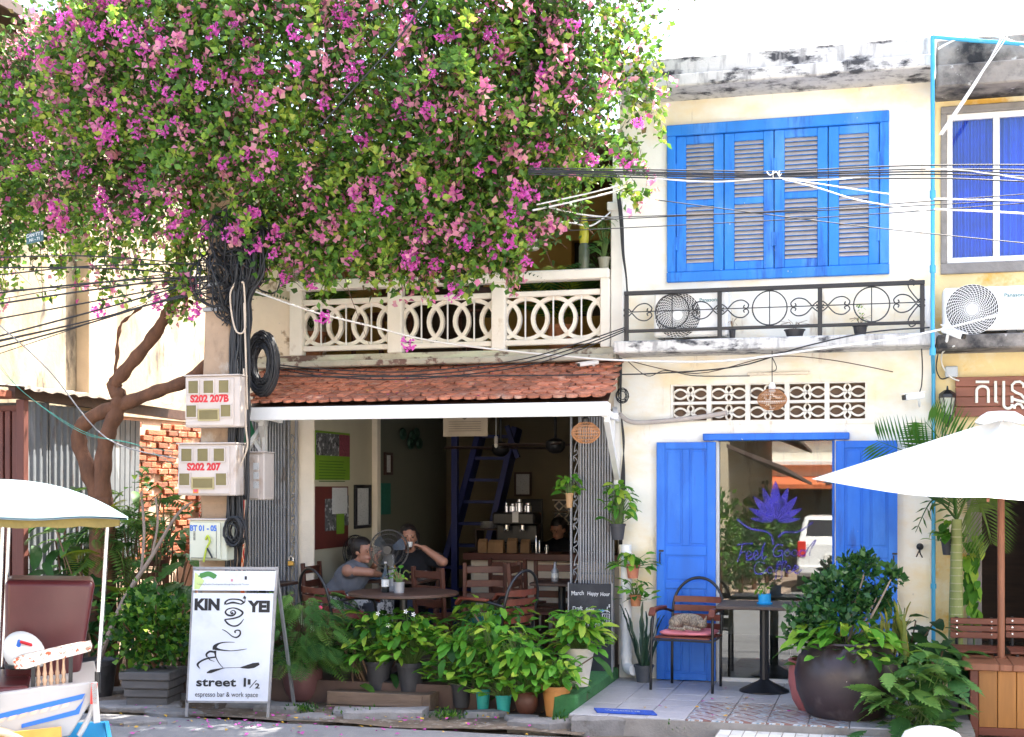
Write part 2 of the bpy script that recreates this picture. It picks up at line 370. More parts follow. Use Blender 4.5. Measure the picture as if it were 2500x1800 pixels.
# rough kerb blocks
def kerb(px0, px1, py, z1, lab, name='kerb_stone', m='kerb', deep=.16):
    a, b = G(px0, py, z1), G(px1, py, z1); mb = MB(); n = 10
    for i in range(n):
        p, q = a.lerp(b, i/n), a.lerp(b, (i+1)/n)
    vs = []
    for i in range(n+1):
        p = a.lerp(b, i/n)
        for dy, dz in ((0, -z1-.03), (0, -.02), (.02, 0), (deep, 0), (deep, -z1-.03)):
            e = .012*mnoise.noise((p.x*8, dy*9, dz*9)); vs.append((p.x, p.y+dy+e, p.z+dz+e*.6))
    mb.add(vs, [(i*5+j, (i+1)*5+j, (i+1)*5+j+1, i*5+j+1) for i in range(n) for j in range(4)]+[(0,1,2,3,4), tuple(n*5+4-j for j in range(5))])
    return tag(mb.build(name, M[m]), lab, 'kerb')
kerb(838, 1030, 1735, .1, 'broken grey kerb stone in front of the low timber planter box')
kerb(1395, 1630, 1752, .13, 'rough concrete kerb along the edge of the tiled porch under the blue mat', deep=.3)
# ---- porch of the blue shop with floor tiles
YP = G(1500, 1752, PZ).y
px0, px1 = X(1512, 0)+.0, .62
por = MB().box(px0, px1, YP+.02, .3, -.02, PZ-.006).build('porch', M['concrete']); tag(por, kind='structure')
M['ptile'] = mat('pale_floor_tile', (.40,.39,.41), .35, .05, 5, .05, 60, rnd=.07, stains=[((.24,.22,.23), .56, .64, 22, (1,5,1)), ((.30,.25,.22), .68, .74, 6, (1,1,1))])
def patt():
    m = bpy.data.materials.new('patterned_floor_tile'); m.use_nodes = True; n = m.node_tree.nodes; l = m.node_tree.links; b = n['Principled BSDF']; b.inputs['Roughness'].default_value = .3
    g = n.new('ShaderNodeTexCoord'); mp = n.new('ShaderNodeMapping'); mp.inputs['Rotation'].default_value = (0, 0, .78); l.new(g.outputs['Object'], mp.inputs[0])
    w = n.new('ShaderNodeTexWave'); w.wave_type = 'RINGS'; w.inputs['Scale'].default_value = 3.2; w.inputs['Distortion'].default_value = 4; w.inputs['Detail'].default_value = 1; w.inputs['Detail Scale'].default_value = 2.5
    l.new(mp.outputs[0], w.inputs[0]); r = n.new('ShaderNodeValToRGB'); e = r.color_ramp.elements; r.color_ramp.interpolation = 'CONSTANT'
    for p, c in ((0, (.20,.09,.07,1)), (.14, (.40,.44,.48,1)), (.5, (.16,.24,.31,1)), (.66, (.42,.44,.46,1)), (.88, (.30,.20,.15,1))):
        q = e[0] if p == 0 else e.new(p); q.color = c
    e.remove(e[-1]) if len(e) > 5 else None
    l.new(w.outputs['Color'], r.inputs[0]); l.new(r.outputs[0], b.inputs['Base Color']); return m
M['pattern'] = patt()
ts = .29; nX = int((px1-px0)/ts); nY = int((0-YP)/ts)+1
tA = MB().cbox(-ts/2+.003, ts/2-.003, -ts/2+.003, ts/2-.003, 0, .012, .002).build('floor_tile', M['ptile'], por); tB = tA.data.copy(); tB.materials[0] = M['pattern']
xpat = X(1730, -1.6)
for i in range(nX+1):
    for j in range(nY):
        x, y = px0+ts*(i+.5), YP+.03+ts*(j+.5)
        if x+ts/2 > px1+.01 or y+ts/2 > .05: continue
        pat = x > xpat and x < xpat+.95 and j < 3
        Mx = Matrix.Translation(Vector((x, y, PZ-.008+random.uniform(0, .002)))-wl(por))
        if i == 0 and j == 0: tA.matrix_basis = Mx
        else: link('floor_tile', tB if pat else tA.data, por, Mx)
# small-tile ramp at the street edge
M['mosaic'] = mat('mosaic_tile', (.52,.52,.50), .5, .06, 6, rnd=.1, stains=[((.3,.28,.25), .6, .7, 8, (1,1,1))])
rp_ = MB().box(X(1745, -2.3), px1, YP-.36, YP+.018, -.02, .075).build('ramp', M['concrete']); tag(rp_, kind='structure')
tm = None
for i in range(16):
    for j in range(4):
        x, y = X(1745, -2.3)+.05+.09*i, YP-.32+.09*j
        if tm is None: tm = MB().cbox(-.041, .041, -.041, .041, 0, .01, .002).build('ramp_tile', M['mosaic'], rp_); o = tm; o.matrix_basis = Matrix.Translation(Vector((x, y, .07))-wl(rp_))
        else: link('ramp_tile', tm.data, rp_, Matrix.Translation(Vector((x, y, .07))-wl(rp_)))
# ---- cafe floor with the green carpet on its step
XC1 = X(1512, 0)-.02
cf = tag(MB().box(XC0-.1, XC1, -1.42, 4.4, -.02, FZ).build('cafe_floor', mat('dark_floor', (.10,.06,.05), .5, .2, 4)), kind='structure')
M['carpet'] = mat('green_carpet', (.045,.17,.055), .98, .25, 7, .6, 200, stains=[((.10,.09,.05), .6, .72, 4, (1,1,1))])
mb = MB(); xa = X(1385, -1.2); mb.cbox(xa, XC1+.02, -1.72, -.02, .03, FZ+.008, .02)
tag(mb.build('carpet', M['carpet']), 'worn green carpet covering the cafe step beside the tiled porch', 'carpet')
a = G(1400, 1727, PZ+.006); b = G(1560, 1727, PZ+.006)
mb = MB(); w_, dd_ = .42, .3; c = G(1525, 1740, PZ+.008); 
for i in range(6):
    pass
mb.cobox(Vector((c.x, c.y+.02, PZ+.012)), Vector((w_/2*1.08, 0, 0)), Vector((-.03, .085, 0)), Vector((0, 0, .006)), .003)
mt_ = mb.build('door_mat', mat('blue_mat', (.02,.07,.38), .95, .25, 30, .6, 200))
tag(mt_, 'frayed blue door mat lying on the edge of the tiled porch', 'mat')
text('WELCOME', .055, (c.x-.015, c.y+.0, PZ+.0185), XH, (-.3, 1, 0), mat('faded_print', (.25,.30,.42), .9), mt_, .001)

# ================================================================== blue shop
BZ = lambda y, Y=0: Zp(1900, y, Y)
bl = empty('shophouse', (XB0, 0, 0), 'cream two-storey shophouse with blue louvred shutters and blue doors', 'building')
sx0, sx1, sz0, sz1 = X(1632,0), X(2168,0), BZ(678), BZ(294)
dx0, dx1, dz0, dz1 = X(1749,0), X(2038,0), PZ, BZ(1074)
vx0, vx1, vz0, vz1 = X(1637,0), X(2118,0), BZ(1028), BZ(934)
zslab0, zslab1 = BZ(852,-.45), BZ(822,-.45)
zc0, zc1, zc2 = BZ(191,-.45), BZ(160,-.45), BZ(113,-.45)
mb = wall_holes(MB(), XB0, XB1, 0, zc0+.02, [(sx0,sx1,sz0,sz1),(dx0,dx1,dz0,dz1),(vx0,vx1,vz0,vz1)], 0, .16)
mb.box(XB0, XB0+.12, .16, 4, 0, zc0); mb.box(XB1-.12, XB1, .16, 4, 0, zc0)
mb.build('wall', M['plaster'], bl)
MB().box(XB0+.12, XB1-.12, .16, 4, zc0-.2, zc0).build('roof_slab', M['concrete'], bl)
MB().box(XB0+.12, XB1-.12, 3.9, 4, 0, zc0-.2).build('back_wall', M['plaster'], bl)
mb = MB(); mb.cbox(XB0+.02, XB1-.004, -.45, .3, zc0, zc1, .012); mb.build('cornice', M['mould'], bl)
mb = MB(); mb.cbox(XB0+.05, XB1-.006, -.40, -.2, zc1-.001, zc2, .015); mb.build('parapet', M['mould'], bl)
MB().cbox(XB0+.03, XB1-.004, -.45, -.003, zslab0, zslab1, .012).build('balcony_slab', M['mould'], bl)
# shutters
M['slat'] = [M['bluelt'], M['tan']]
fw = .085
sf = MB(); sf.cbox(sx0-.01, sx1+.01, -.05, .06, sz1-fw, sz1+.01); sf.cbox(sx0-.01, sx1+.01, -.045, .06, sz0-.01, sz0+fw*.9)
sf.cbox(sx0-.008, sx0+fw*.8, -.043, .06, sz0+fw*.9, sz1-fw); sf.cbox(sx1-fw*.8, sx1+.008, -.043, .06, sz0+fw*.9, sz1-fw)
sfo = sf.build('shutter_frame', M['bluelt'], bl)
MB().box(sx0, sx1, .09, .10, sz0, sz1).build('shutter_backing', M['tan'], bl)
lx = [sx0+fw*.8, X(1768,0), X(1890,0), X(2022,0), sx1-fw*.8]
slat_me = None
for k in range(4):
    a, b = lx[k]+.004, lx[k+1]-.004; z0, z1 = sz0+fw*.9+.004, sz1-fw-.004; st = .085; mid = z0+(z1-z0)*(.50 if k in (0,1) else .52)
    m_ = MB()
    m_.cbox(a, a+st, -.02, .02, z0, z1, .004); m_.cbox(b-st, b, -.02, .02, z0, z1, .004)
    for q0, q1 in ((z0, z0+.07), (mid-.025, mid+.03), (z1-.07, z1)): m_.cbox(a+st+.001, b-st-.001, -.018, .018, q0, q1, .004)
    leafo = m_.build('shutter', M['bluelt'], bl)
    for hz in (z0+.25, z1-.3):
        h_ = MB().cbox(a-.008 if k % 2 == 0 else b-.016, a+.016 if k % 2 == 0 else b+.008, -.032, -.021, hz-.06, hz+.06, .003); h_.build('hinge', M['bluelt'], leafo)
    w_ = b-a-2*st-.004
    for q0, q1 in ((z0+.07, mid-.025), (mid+.03, z1-.07)):
        nn = int((q1-q0)/.0375); 
        for i in range(nn):
            zz = q0+(q1-q0)*(i+.5)/nn; cx = (a+b)/2
            s_ = MB(); al = R(52); d1 = Vector((0, math.cos(al), math.sin(al)))*.021; d2 = Vector((0, -math.sin(al), math.cos(al)))*.0045
            s_.obox(Vector((cx, .002, zz)), Vector((w_/2, 0, 0)), d1, d2); s_.m = [1 if f == 1 else 0 for f in range(6)]
            s_.build('slat', M['slat'], leafo)
# breeze blocks in the wall above the door
MB().box(vx0, vx1, .13, .14, vz0, vz1).build('vent_dark_board', mat('brown_shade', (.22,.15,.11), .9), bl)  # brown board put in for the dark interior behind the blocks
fr = MB()
for (a,b,c,d) in ((vx0-.06,vx1+.06,vz1,vz1+.03),(vx0-.06,vx1+.06,vz0-.03,vz0),(vx0-.06,vx0,vz0,vz1),(vx1,vx1+.06,vz0,vz1)): fr.box(a,b,-.012,.03,c,d)
fr.build('vent_frame', M['plaster'], bl)
bw = (vx1-vx0)/5; bh = (vz1-vz0)/2; m_ = MB(); e = .012
m_.box(-bw/2, bw/2, 0, .09, 0, e); m_.box(-bw/2, bw/2, 0, .09, bh-e, bh); m_.box(-bw/2, -bw/2+.02, 0, .09, e, bh-e); m_.box(bw/2-.02, bw/2, 0, .09, e, bh-e)
for s in (-1, 1):
    cx = s*bw*.27; hw = bw*.2
    for t in (-1, 1):
        p = [(cx+hw*1.05*(i/10*2-1), bh/2+t*(bh*.26*(1-(i/10*2-1)**2)-.002)) for i in range(11)]
        m_.ribbon(p, .017, (0, .055, 0), XH, ZH, -.05)
for s in (-1, 1):
    p = [(s*bw*.075*abs(math.sin(2*math.pi*i/16)), e+(bh-2*e)*i/16) for i in range(17)]
    m_.ribbon(p, .015, (0, .053, 0), XH, ZH, -.05)
vb = m_.build('vent_block', mat('vent_white', (.82,.78,.70), .8, .05), bl, origin=(0, 0, 0)); vb.location = Vector((vx0+bw/2, .004, vz0))-wl(bl)
for i in range(5):
    for j in range(2):
        if i+j: link('vent_block', vb.data, bl, Matrix.Translation(Vector((vx0+bw*(i+.5), .004, vz0+bh*j))-wl(bl)))
# door lintel, leaves, glass
MB().cbox(X(1718,0), X(2074,0), -.07, .05, dz1-.004, BZ(1058), .006).build('door_lintel', M['blue'], bl)
M['doorblue'] = M['blue']
def leaf(x0, x1, z0, z1):
    d = MB().cbox(x0, x1, -.075, -.045, z0, z1, .003).build('door', M['blue'], bl)
    H = z1-z0; st = .075; w = x1-x0
    rails = [(z0, z0+.06), (z0+H*.385, z0+H*.415), (z0+H*.525, z0+H*.565), (z1-.06, z1)]
    MB().cbox(x0, x0+st, -.088, -.074, z0, z1).build('stile', M['blue'], d); MB().cbox(x1-st, x1, -.088, -.074, z0, z1).build('stile', M['blue'], d)
    for a, b in rails: MB().cbox(x0+st+.001, x1-st-.001, -.087, -.074, a, b).build('rail', M['blue'], d)
    xm = (x0+x1)/2
    for a, b in ((rails[0][1], rails[1][0]), (rails[2][1], rails[3][0])):
        MB().cbox(xm-.03, xm+.03, -.086, -.074, a+.001, b-.001).build('mullion', M['blue'], d)
        for p, q in ((x0+st, xm-.03), (xm+.03, x1-st)): MB().cbox(p+.018, q-.018, -.083, -.070, a+.02, b-.02, .009).build('panel', M['blue'], d)
    MB().cbox(x0+st+.018, x1-st-.018, -.083, -.070, rails[1][1]+.018, rails[2][0]-.018, .009).build('panel', M['blue'], d)
    return d
dl = leaf(X(1603,-.08), X(1747,-.08), PZ+.012, BZ(1078,-.08)); dr = leaf(X(2040,-.08), X(2191,-.08), PZ+.012, BZ(1078,-.08))
for (d_, x) in ((dl, X(1612,-.09)), (dr, X(2182,-.09))):
    z = BZ(1362,-.08); q = MB(); q.cbox(x-.012, x+.03, -.1, -.089, z+.04, z+.055); q.tube([(x,-.1,z+.03),(x,-.115,z+.02),(x,-.115,z-.05),(x,-.1,z-.06)], .006); q.build('door_latch', M['black'], d_)
MB().cbox(dx0, dx0+.022, .0, .06, dz0, dz1-.01, .003).build('window_jamb', M['white'], bl)
MB().cbox(dx1-.022, dx1, .0, .06, dz0, dz1-.01, .003).build('window_jamb', M['blue'], bl)
MB().cbox(dx0+.022, dx1-.022, .0, .06, dz0, dz0+.035, .003).build('window_sill', M['white'], bl)
def glassm():
    m = bpy.data.materials.new('shop_glass'); m.use_nodes = True; n = m.node_tree.nodes; l = m.node_tree.links
    n.remove(n['Principled BSDF']); g = n.new('ShaderNodeBsdfGlossy'); g.inputs['Roughness'].default_value = .0; g.inputs['Color'].default_value = (.92,.95,.94,1)
    t = n.new('ShaderNodeBsdfTransparent'); t.inputs['Color'].default_value = (.6,.63,.62,1); mx = n.new('ShaderNodeMixShader'); fz = n.new('ShaderNodeFresnel'); fz.inputs['IOR'].default_value = 1.5
    ma = n.new('ShaderNodeMath'); ma.inputs[1].default_value = .10; ma.use_clamp = True; l.new(fz.outputs[0], ma.inputs[0]); l.new(ma.outputs[0], mx.inputs[0]); l.new(t.outputs[0], mx.inputs[1]); l.new(g.outputs[0], mx.inputs[2]); l.new(mx.outputs[0], n['Material Output'].inputs[0]); return m
M['glass'] = glassm()
gl = MB().face([(dx0+.02,.03,dz0+.03),(dx1-.02,.03,dz0+.03),(dx1-.02,.058,dz1-.008),(dx0+.02,.058,dz1-.008)]).build('window_pane', M['glass'], bl)
# inside the shop: plain floor and a low bench wall, seen faintly through the glass
MB().box(XB0+.12, XB1-.12, .16, 3.9, .0, PZ-.01).build('shop_floor', M['concrete'], bl)
# lotus and lettering on the glass
def decalm():
    m = mat('blue_decal', (.045,.03,.50), .5, .1, 5); n = m.node_tree.nodes; l = m.node_tree.links; g = n.new('ShaderNodeNewGeometry'); z = n.new('ShaderNodeTexNoise'); z.inputs['Scale'].default_value = 9; l.new(g.outputs['Position'], z.inputs['Vector']); r = n.new('ShaderNodeMapRange'); r.inputs[1].default_value = .35; r.inputs[2].default_value = .65; r.inputs[3].default_value = .22; r.inputs[4].default_value = .65; l.new(z.outputs['Fac'], r.inputs[0]); l.new(r.outputs[0], n['Principled BSDF'].inputs['Alpha']); return m  # blotchy transparency imitates reflections breaking up the print
M['decal'] = decalm()
def onglass(px, py): return (X(px, .024), Zp(px, py, .024))
lo_ = MB(); cx, cz = onglass(1893, 1275)
def petal(mb, ang, L, w, base=.02):
    pts = []; n = 8
    for i in range(n+1):
        t = i/n; pts.append((w*math.sin(math.pi*t)**.8*(1-.25*t), base+L*t))
    for i in range(n-1, 0, -1): t = i/n; pts.append((-w*math.sin(math.pi*t)**.8*(1-.25*t), base+L*t))
    c, s = math.cos(R(ang)), math.sin(R(ang)); p2 = [(x*c+z*s, -x*s+z*c) for x, z in pts]
    mb.face([(cx+x, .0235, cz+z) for x, z in p2][::-1])
for i, (a_, L, w) in enumerate([(-82,.20,.022),(-62,.24,.032),(-40,.27,.04),(-20,.30,.04),(0,.34,.052),(20,.30,.04),(40,.27,.04),(62,.24,.032),(82,.20,.022)]):
    cz0 = cz; petal(lo_, a_, L, w)
    lo_.v = [(x, y-.00005*(i+1) if k >= len(lo_.v)-16 else y, z) for k, (x, y, z) in enumerate(lo_.v)]
for pts in ([(1800,1268),(1830,1290),(1870,1298),(1885,1310)], [(1985,1275),(1950,1298),(1915,1300),(1900,1312)], [(1885,1312),(1888,1330)]):
    lo_.ribbon(spline2([onglass(*p) for p in pts]), .016, (0,.0225,0), XH, ZH)
lo_.build('lotus_print', M['decal'], bl)
le = MB()
def script(strokes, w=.011):
    for s_ in strokes:
        q = spline2([onglass(*p) for p in s_], 5); le.ribbon(q, [w*(.6+.8*abs(math.sin(i*.7+1))) for i in range(len(q))], (0,.0221,0), XH, ZH)
script([[(1800,1330),(1818,1328),(1838,1327)],[(1812,1330),(1808,1350),(1800,1372)],[(1806,1350),(1820,1347)],                       # F
        [(1822,1360),(1834,1354),(1830,1346),(1822,1354),(1826,1368),(1838,1362)],[(1838,1360),(1850,1353),(1846,1345),(1840,1354),(1844,1367),(1856,1358)],[(1856,1358),(1868,1325),(1862,1340),(1862,1366),(1872,1358)],   # eel
        [(1912,1332),(1898,1330),(1888,1345),(1892,1358),(1906,1356),(1910,1344),(1898,1346)],[(1910,1345),(1910,1375),(1896,1378)],   # G
        [(1922,1342),(1915,1350),(1922,1358),(1930,1350),(1922,1342)],[(1940,1342),(1933,1350),(1940,1358),(1948,1350),(1940,1342)],[(1966,1345),(1955,1345),(1953,1356),(1964,1356),(1972,1340),(1992,1318),(1978,1345),(1976,1358)],   # ood
        [(1868,1376),(1852,1372),(1842,1385),(1846,1400),(1862,1400),(1872,1390)],[(1880,1384),(1872,1392),(1880,1400),(1888,1392),(1880,1384)],   # Co
        [(1892,1398),(1906,1372),(1898,1376),(1894,1415)],[(1906,1398),(1920,1372),(1910,1376),(1908,1412)],[(1918,1392),(1930,1387),(1924,1381),(1918,1392),(1928,1400),(1936,1392)],[(1936,1392),(1948,1386),(1942,1381),(1937,1392),(1946,1400),(1958,1390)]])
le.build('script_lettering', M['decal'], bl)
# wrought railing on the balcony slab
YR = -.42; ry = lambda y: Zp(1900, y, YR)
rx0, rx1 = X(1524,YR), X(2258,YR); rz0, rz1 = ry(802), ry(698)
ra = MB(); ra.cbox(rx0, rx1, YR-.02, YR+.02, rz1-.035, rz1, .004); ra.cbox(rx0, rx1, YR-.018, YR+.018, rz0, rz0+.026, .004)
for x in (rx0+.02, X(1757,YR), X(2002,YR), rx1-.02): ra.cbox(x-.018, x+.018, YR-.0175, YR+.0175, zslab1-.002, rz1-.034, .004)
ral = ra.build('railing', M['black'], bl)
MB().bar((rx0,YR,(rz0+rz1)/2),(rx1,YR,(rz0+rz1)/2),.008,.008).build('railing_rod', M['black'], ral)
def scroll(x, z, s, f, k=1):
    """heart-shaped scroll pair; f = +-1 direction of the point"""
    q = MB()
    for t in (1, -1):
        p = spline([(x+f*a*s*k, YR, z+t*b*s*k) for a, b in ((0,.02),(.28,.30),(.62,.36),(.86,.18),(.80,.02),(.66,.06),(.70,.16))], 5); q.tube(p, .0055, 5)
        p = spline([(x+f*a*s*k, YR, z+t*b*s*k) for a, b in ((0,.02),(-.22,.20),(-.34,.12),(-.26,.03),(-.16,.08))], 5); q.tube(p, .0055, 5)
    return q.build('scroll', M['black'], ral)
zm = (rz0+.026+rz1-.035)/2; rr_ = (rz1-.035-rz0-.026)/2
for cpx, sc_ in ((1641,.19),(1879,.19),(2128,.19)):
    c_ = X(cpx,YR); MB().tube([(c_+(rr_-.004)*math.cos(2*math.pi*i/32), YR, zm+(rr_-.004)*math.sin(2*math.pi*i/32)) for i in range(32)], .0055, 6, closed=True).build('ring', M['black'], ral)
    MB().tube([(c_,YR,zm-rr_),(c_,YR,zm+rr_)], .0045, 5).build('rod', M['black'], ral)
    scroll(c_-rr_-.20, zm, .2, 1); scroll(c_+rr_+.20, zm, .2, -1)
ec = MB(); 
for t in (1, -1): ec.tube(spline([(rx1-.04+a, YR, zm+t*b) for a, b in ((0,.01),(-.05,.07),(-.09,.14),(-.07,.19),(-.03,.17),(-.05,.14))], 5), .0055, 5)
ec.build('scroll', M['black'], ral)
# ================================================================== yellow house on the right
yb_ = empty('yellow_house', (XB1+.02, 0, 0), 'weathered yellow house beside the blue pipe, with curtained upper window', 'building')
YX1 = 5.0; RZ = lambda y, Y=0: Zp(2400, y, Y)
wx0, wx1, wz0, wz1 = X(2312,0), X(2640,0), RZ(640), RZ(272)
ox0, ox1, oz1 = X(2396,0), X(2760,0), RZ(1110)
mb = wall_holes(MB(), XB1+.004, YX1, 0, zc0+.03, [(wx0,wx1,wz0,wz1),(ox0,ox1,PZ,oz1)], .02, .18); mb.box(YX1-.12, YX1, .18, 4, 0, zc0)
mb.build('wall', M['yplaster'], yb_)
MB().box(XB1+.02, YX1-.12, .18, 4, zc0-.2, zc0).build('roof_slab', M['concrete'], yb_); MB().box(XB1+.02, YX1-.12, 3.9, 4, 0, zc0-.2).build('back_wall', M['dwood'], yb_)
MB().cbox(XB1+.004, YX1, -.42, .3, RZ(205,-.42), RZ(150,-.42), .012).build('cornice', M['mould2'], yb_)
MB().cbox(XB1+.006, YX1, -.36, -.16, RZ(150,-.42)-.001, RZ(82,-.42), .015).build('parapet', M['mould2'], yb_)
MB().cbox(XB1+.006, YX1, -.42, .015, RZ(850,-.42), RZ(815,-.42), .012).build('ledge', M['mould2'], yb_)
wf = MB(); e = .055
for a,b,c,d in ((wx0-.05,wx1,wz1,wz1+.06),(wx0-.05,wx1,wz0-.09,wz0),(wx0-.05,wx0,wz0,wz1)): wf.cbox(a,b,-.01,.06,c,d)
wf.build('window_surround', M['concrete'], yb_)
wf = MB()
for a,b,c,d in ((wx0,wx1,wz1-.05,wz1),(wx0,wx1,wz0,wz0+.05),(wx0,wx0+.045,wz0+.05,wz1-.05),(X(2424,.06),X(2440,.06),wz0+.05,wz1-.05)): wf.cbox(a,b,.03,.08,c,d,.004)
wfo = wf.build('window_frame', M['white'], yb_)
M['wglass'] = M['glass'].copy(); M['wglass'].node_tree.nodes['Math'].inputs[1].default_value = .03; M['wglass'].node_tree.nodes['Transparent BSDF'].inputs[0].default_value = (.95,.95,.95,1)
for a, b in ((wx0+.045, X(2424,.06)), (X(2440,.06), wx1)): MB().face([(a,.055,wz0+.05),(b,.055,wz0+.05),(b,.055,wz1-.05),(a,.055,wz1-.05)]).build('pane', M['wglass'], wfo)
M['curtain'] = mat('blue_curtain', (.015,.14,.85), .8, .2, 3)
for a, b in ((wx0+.05, X(2428,.2)), (X(2438,.2), wx1)):
    q = MB(); n = 90; vs = []
    for i in range(n+1):
        x = a+(b-a)*i/n; y = .13+.028*math.sin(i*.9)+.015*math.sin(i*.37); vs += [(x,y,wz0),(x,y,wz1)]
    q.add(vs, [(2*i,2*i+2,2*i+3,2*i+1) for i in range(n)]); q.build('curtain', M['curtain'], yb_, smooth=True)
MB().cbox(ox0-.11, ox0, -.05, .1, PZ, oz1, .006).build('door_post', mat('grey_timber', (.22,.19,.17), .9, .2, 9, .3, 40, stretch=(4,4,.4)), yb_)
MB().cbox(ox0-.04, ox1, -.01, .1, oz1-.002, oz1+.1, .006).build('door_lintel', M['dwood'], yb_)
MB().box(XB1+.02, YX1-.12, .18, 3.9, 0, PZ-.012).build('floor', M['concrete'], yb_)
# timber sign with neon-style characters
sgx0, sgx1, sgz0, sgz1 = X(2331,-.03), X(2560,-.03), RZ(1018,-.03), RZ(920,-.03)
sg = empty('wooden_sign', (sgx0, 0, sgz0), 'brown plank sign with white looping characters beside the lantern', 'sign')
M['plank'] = mat('sign_plank', (.24,.085,.05), .6, .2, 6, .15, 40, stretch=(.4,4,4), rnd=.12)
for i in range(4):
    h = (sgz1-sgz0)/4; MB().cbox(sgx0+random.uniform(0,.006), sgx1, -.045, -.01, sgz0+h*i+.003, sgz0+h*(i+1)-.001, .004).build('plank', M['plank'], sg)
M['neon'] = mat('white_tube', (.85,.82,.70), .4, .03)
def sp(px, py): return Vector((X(px,-.06), -.06, Zp(px,py,-.06)))
def ztube(pxs, name='character', r=.012):
    q = MB(); q.tube([sp(*p) for p in pxs], r, 8); return q.build(name, M['neon'], sg, smooth=50)
k_ = .11; f_ = lambda pts: [(2280+x*k_*1.002, 880+y*k_*1.0) for x, y in pts]
ztube(f_([(925,478),(1225,478)]))
ztube(f_([(945,945),(945,680)]+[(1075-130*math.cos(R(a)), 680-105*math.sin(R(a))) for a in range(15,180,15)]+[(1205,680),(1205,945)]))
ztube(f_([(1365,460),(1365,925),(1420,925)]))
ztube(f_([(1545,460),(1545,980)]+[(1640-95*math.cos(R(a)), 980+90*math.sin(R(a))) for a in range(15,180,15)]+[(1730,970)]))
ztube(f_([(1990,610),(1980,520),(1900,470),(1800,480),(1730,550),(1735,660),(1830,720),(1930,760),(1995,840),(2060,900)]))
ztube(f_([(1730,790),(1730,940)])); ztube(f_([(1730,850),(1850,890),(2060,940)]))
ztube(f_([(1780,1075),(1790,1010),(1850,965),(1930,980),(1980,1075)]))
# lantern
lx_, ly_, lz_ = X(2313,-.11), -.11, RZ(1000,-.11)
la = empty('wall_lantern', (lx_, 0, lz_), 'black carriage lantern fixed to yellow wall beside the plank sign', 'lamp')
def ring6(q, z0, r0, z1, r1, m=0): q.add([(lx_+r*math.cos(R(60*i)), ly_+r*math.sin(R(60*i)), lz_+z) for z, r in ((z0,r0),(z1,r1)) for i in range(6)], [(i,(i+1)%6,6+(i+1)%6,6+i) for i in range(6)]+[tuple(range(6))[::-1], tuple(range(6,12))], m)
q = MB(); ring6(q,.10,.07,.13,.066); ring6(q,.13,.072,.165,.025); q.tube([(lx_,ly_,lz_+.16),(lx_,ly_,lz_+.2)], [.012,.005], 6); q.build('roof', M['black'], la)
q = MB(); ring6(q,-.04,.036,.099,.06); q.build('glass_body', mat('frosted_glass', (.45,.46,.38), .25, .1), la)
q = MB()
for i in range(6): q.bar((lx_+.038*math.cos(R(60*i)), ly_+.038*math.sin(R(60*i)), lz_-.04), (lx_+.063*math.cos(R(60*i)), ly_+.063*math.sin(R(60*i)), lz_+.1), .007, .007)
q.build('ribs', M['black'], la)
q = MB(); q.lathe([(.004,-.12),(.03,-.11),(.048,-.085),(.05,-.06),(.038,-.041)], 12, (lx_,ly_,lz_)); q.tube(spline([(lx_,ly_,lz_-.1),(lx_,ly_+.05,lz_-.13),(lx_,.0,lz_-.1)],5), .012, 8); q.build('bracket', M['black'], la, smooth=40)
# grey junction box
jx, jz = X(2323,-.03), RZ(906,-.03); jb = MB(); jb.cbox(jx-.05, jx+.05, -.05, .019, jz-.045, jz+.045, .008); jb.cbox(jx-.035, jx+.035, -.054, -.05, jz-.03, jz+.03, .002); tag(jb.build('junction_box', mat('grey_plastic', (.5,.54,.58), .5)), 'small pale grey junction box above plank sign', 'box')
# blue water pipe between the two houses
bx = X(2277,-.5); q = MB(); M['pipe'] = mat('blue_pipe', (.05,.36,.60), .4, .12, 3, rnd=0, stains=[((.30,.55,.68), .6, .75, 4, (1,1,.5))])
q.tube([(bx,-.5,Zp(2277,88,-.5)),(bx,-.5,zslab0-.06),(X(2279,-.06),-.055,zslab0-.2),(X(2279,-.06),-.055,PZ)], .017, 10)
q.tube([(bx,-.5,Zp(2277,90,-.5)),(bx+.3,-.5,Zp(2360,100,-.5)),(X(2560,-.5),-.5,Zp(2560,112,-.5))], .017, 8)
pp = q.build('water_pipe', M['pipe'], smooth=50); tag(pp, 'sky blue plastic pipe running down between the two houses', 'pipe')
for zz in (zslab0-.06, zslab1+.5, zslab1+1.1): MB().lathe([(.024,-.03),(.024,.03)], 12, (bx,-.5,zz)).build('pipe_joint', M['pipe'], pp)
for zz in (1.0, 1.9): MB().lathe([(.023,-.02),(.023,.02)], 12, (X(2279,-.06),-.055,zz)).build('pipe_clip', M['pipe'], pp)

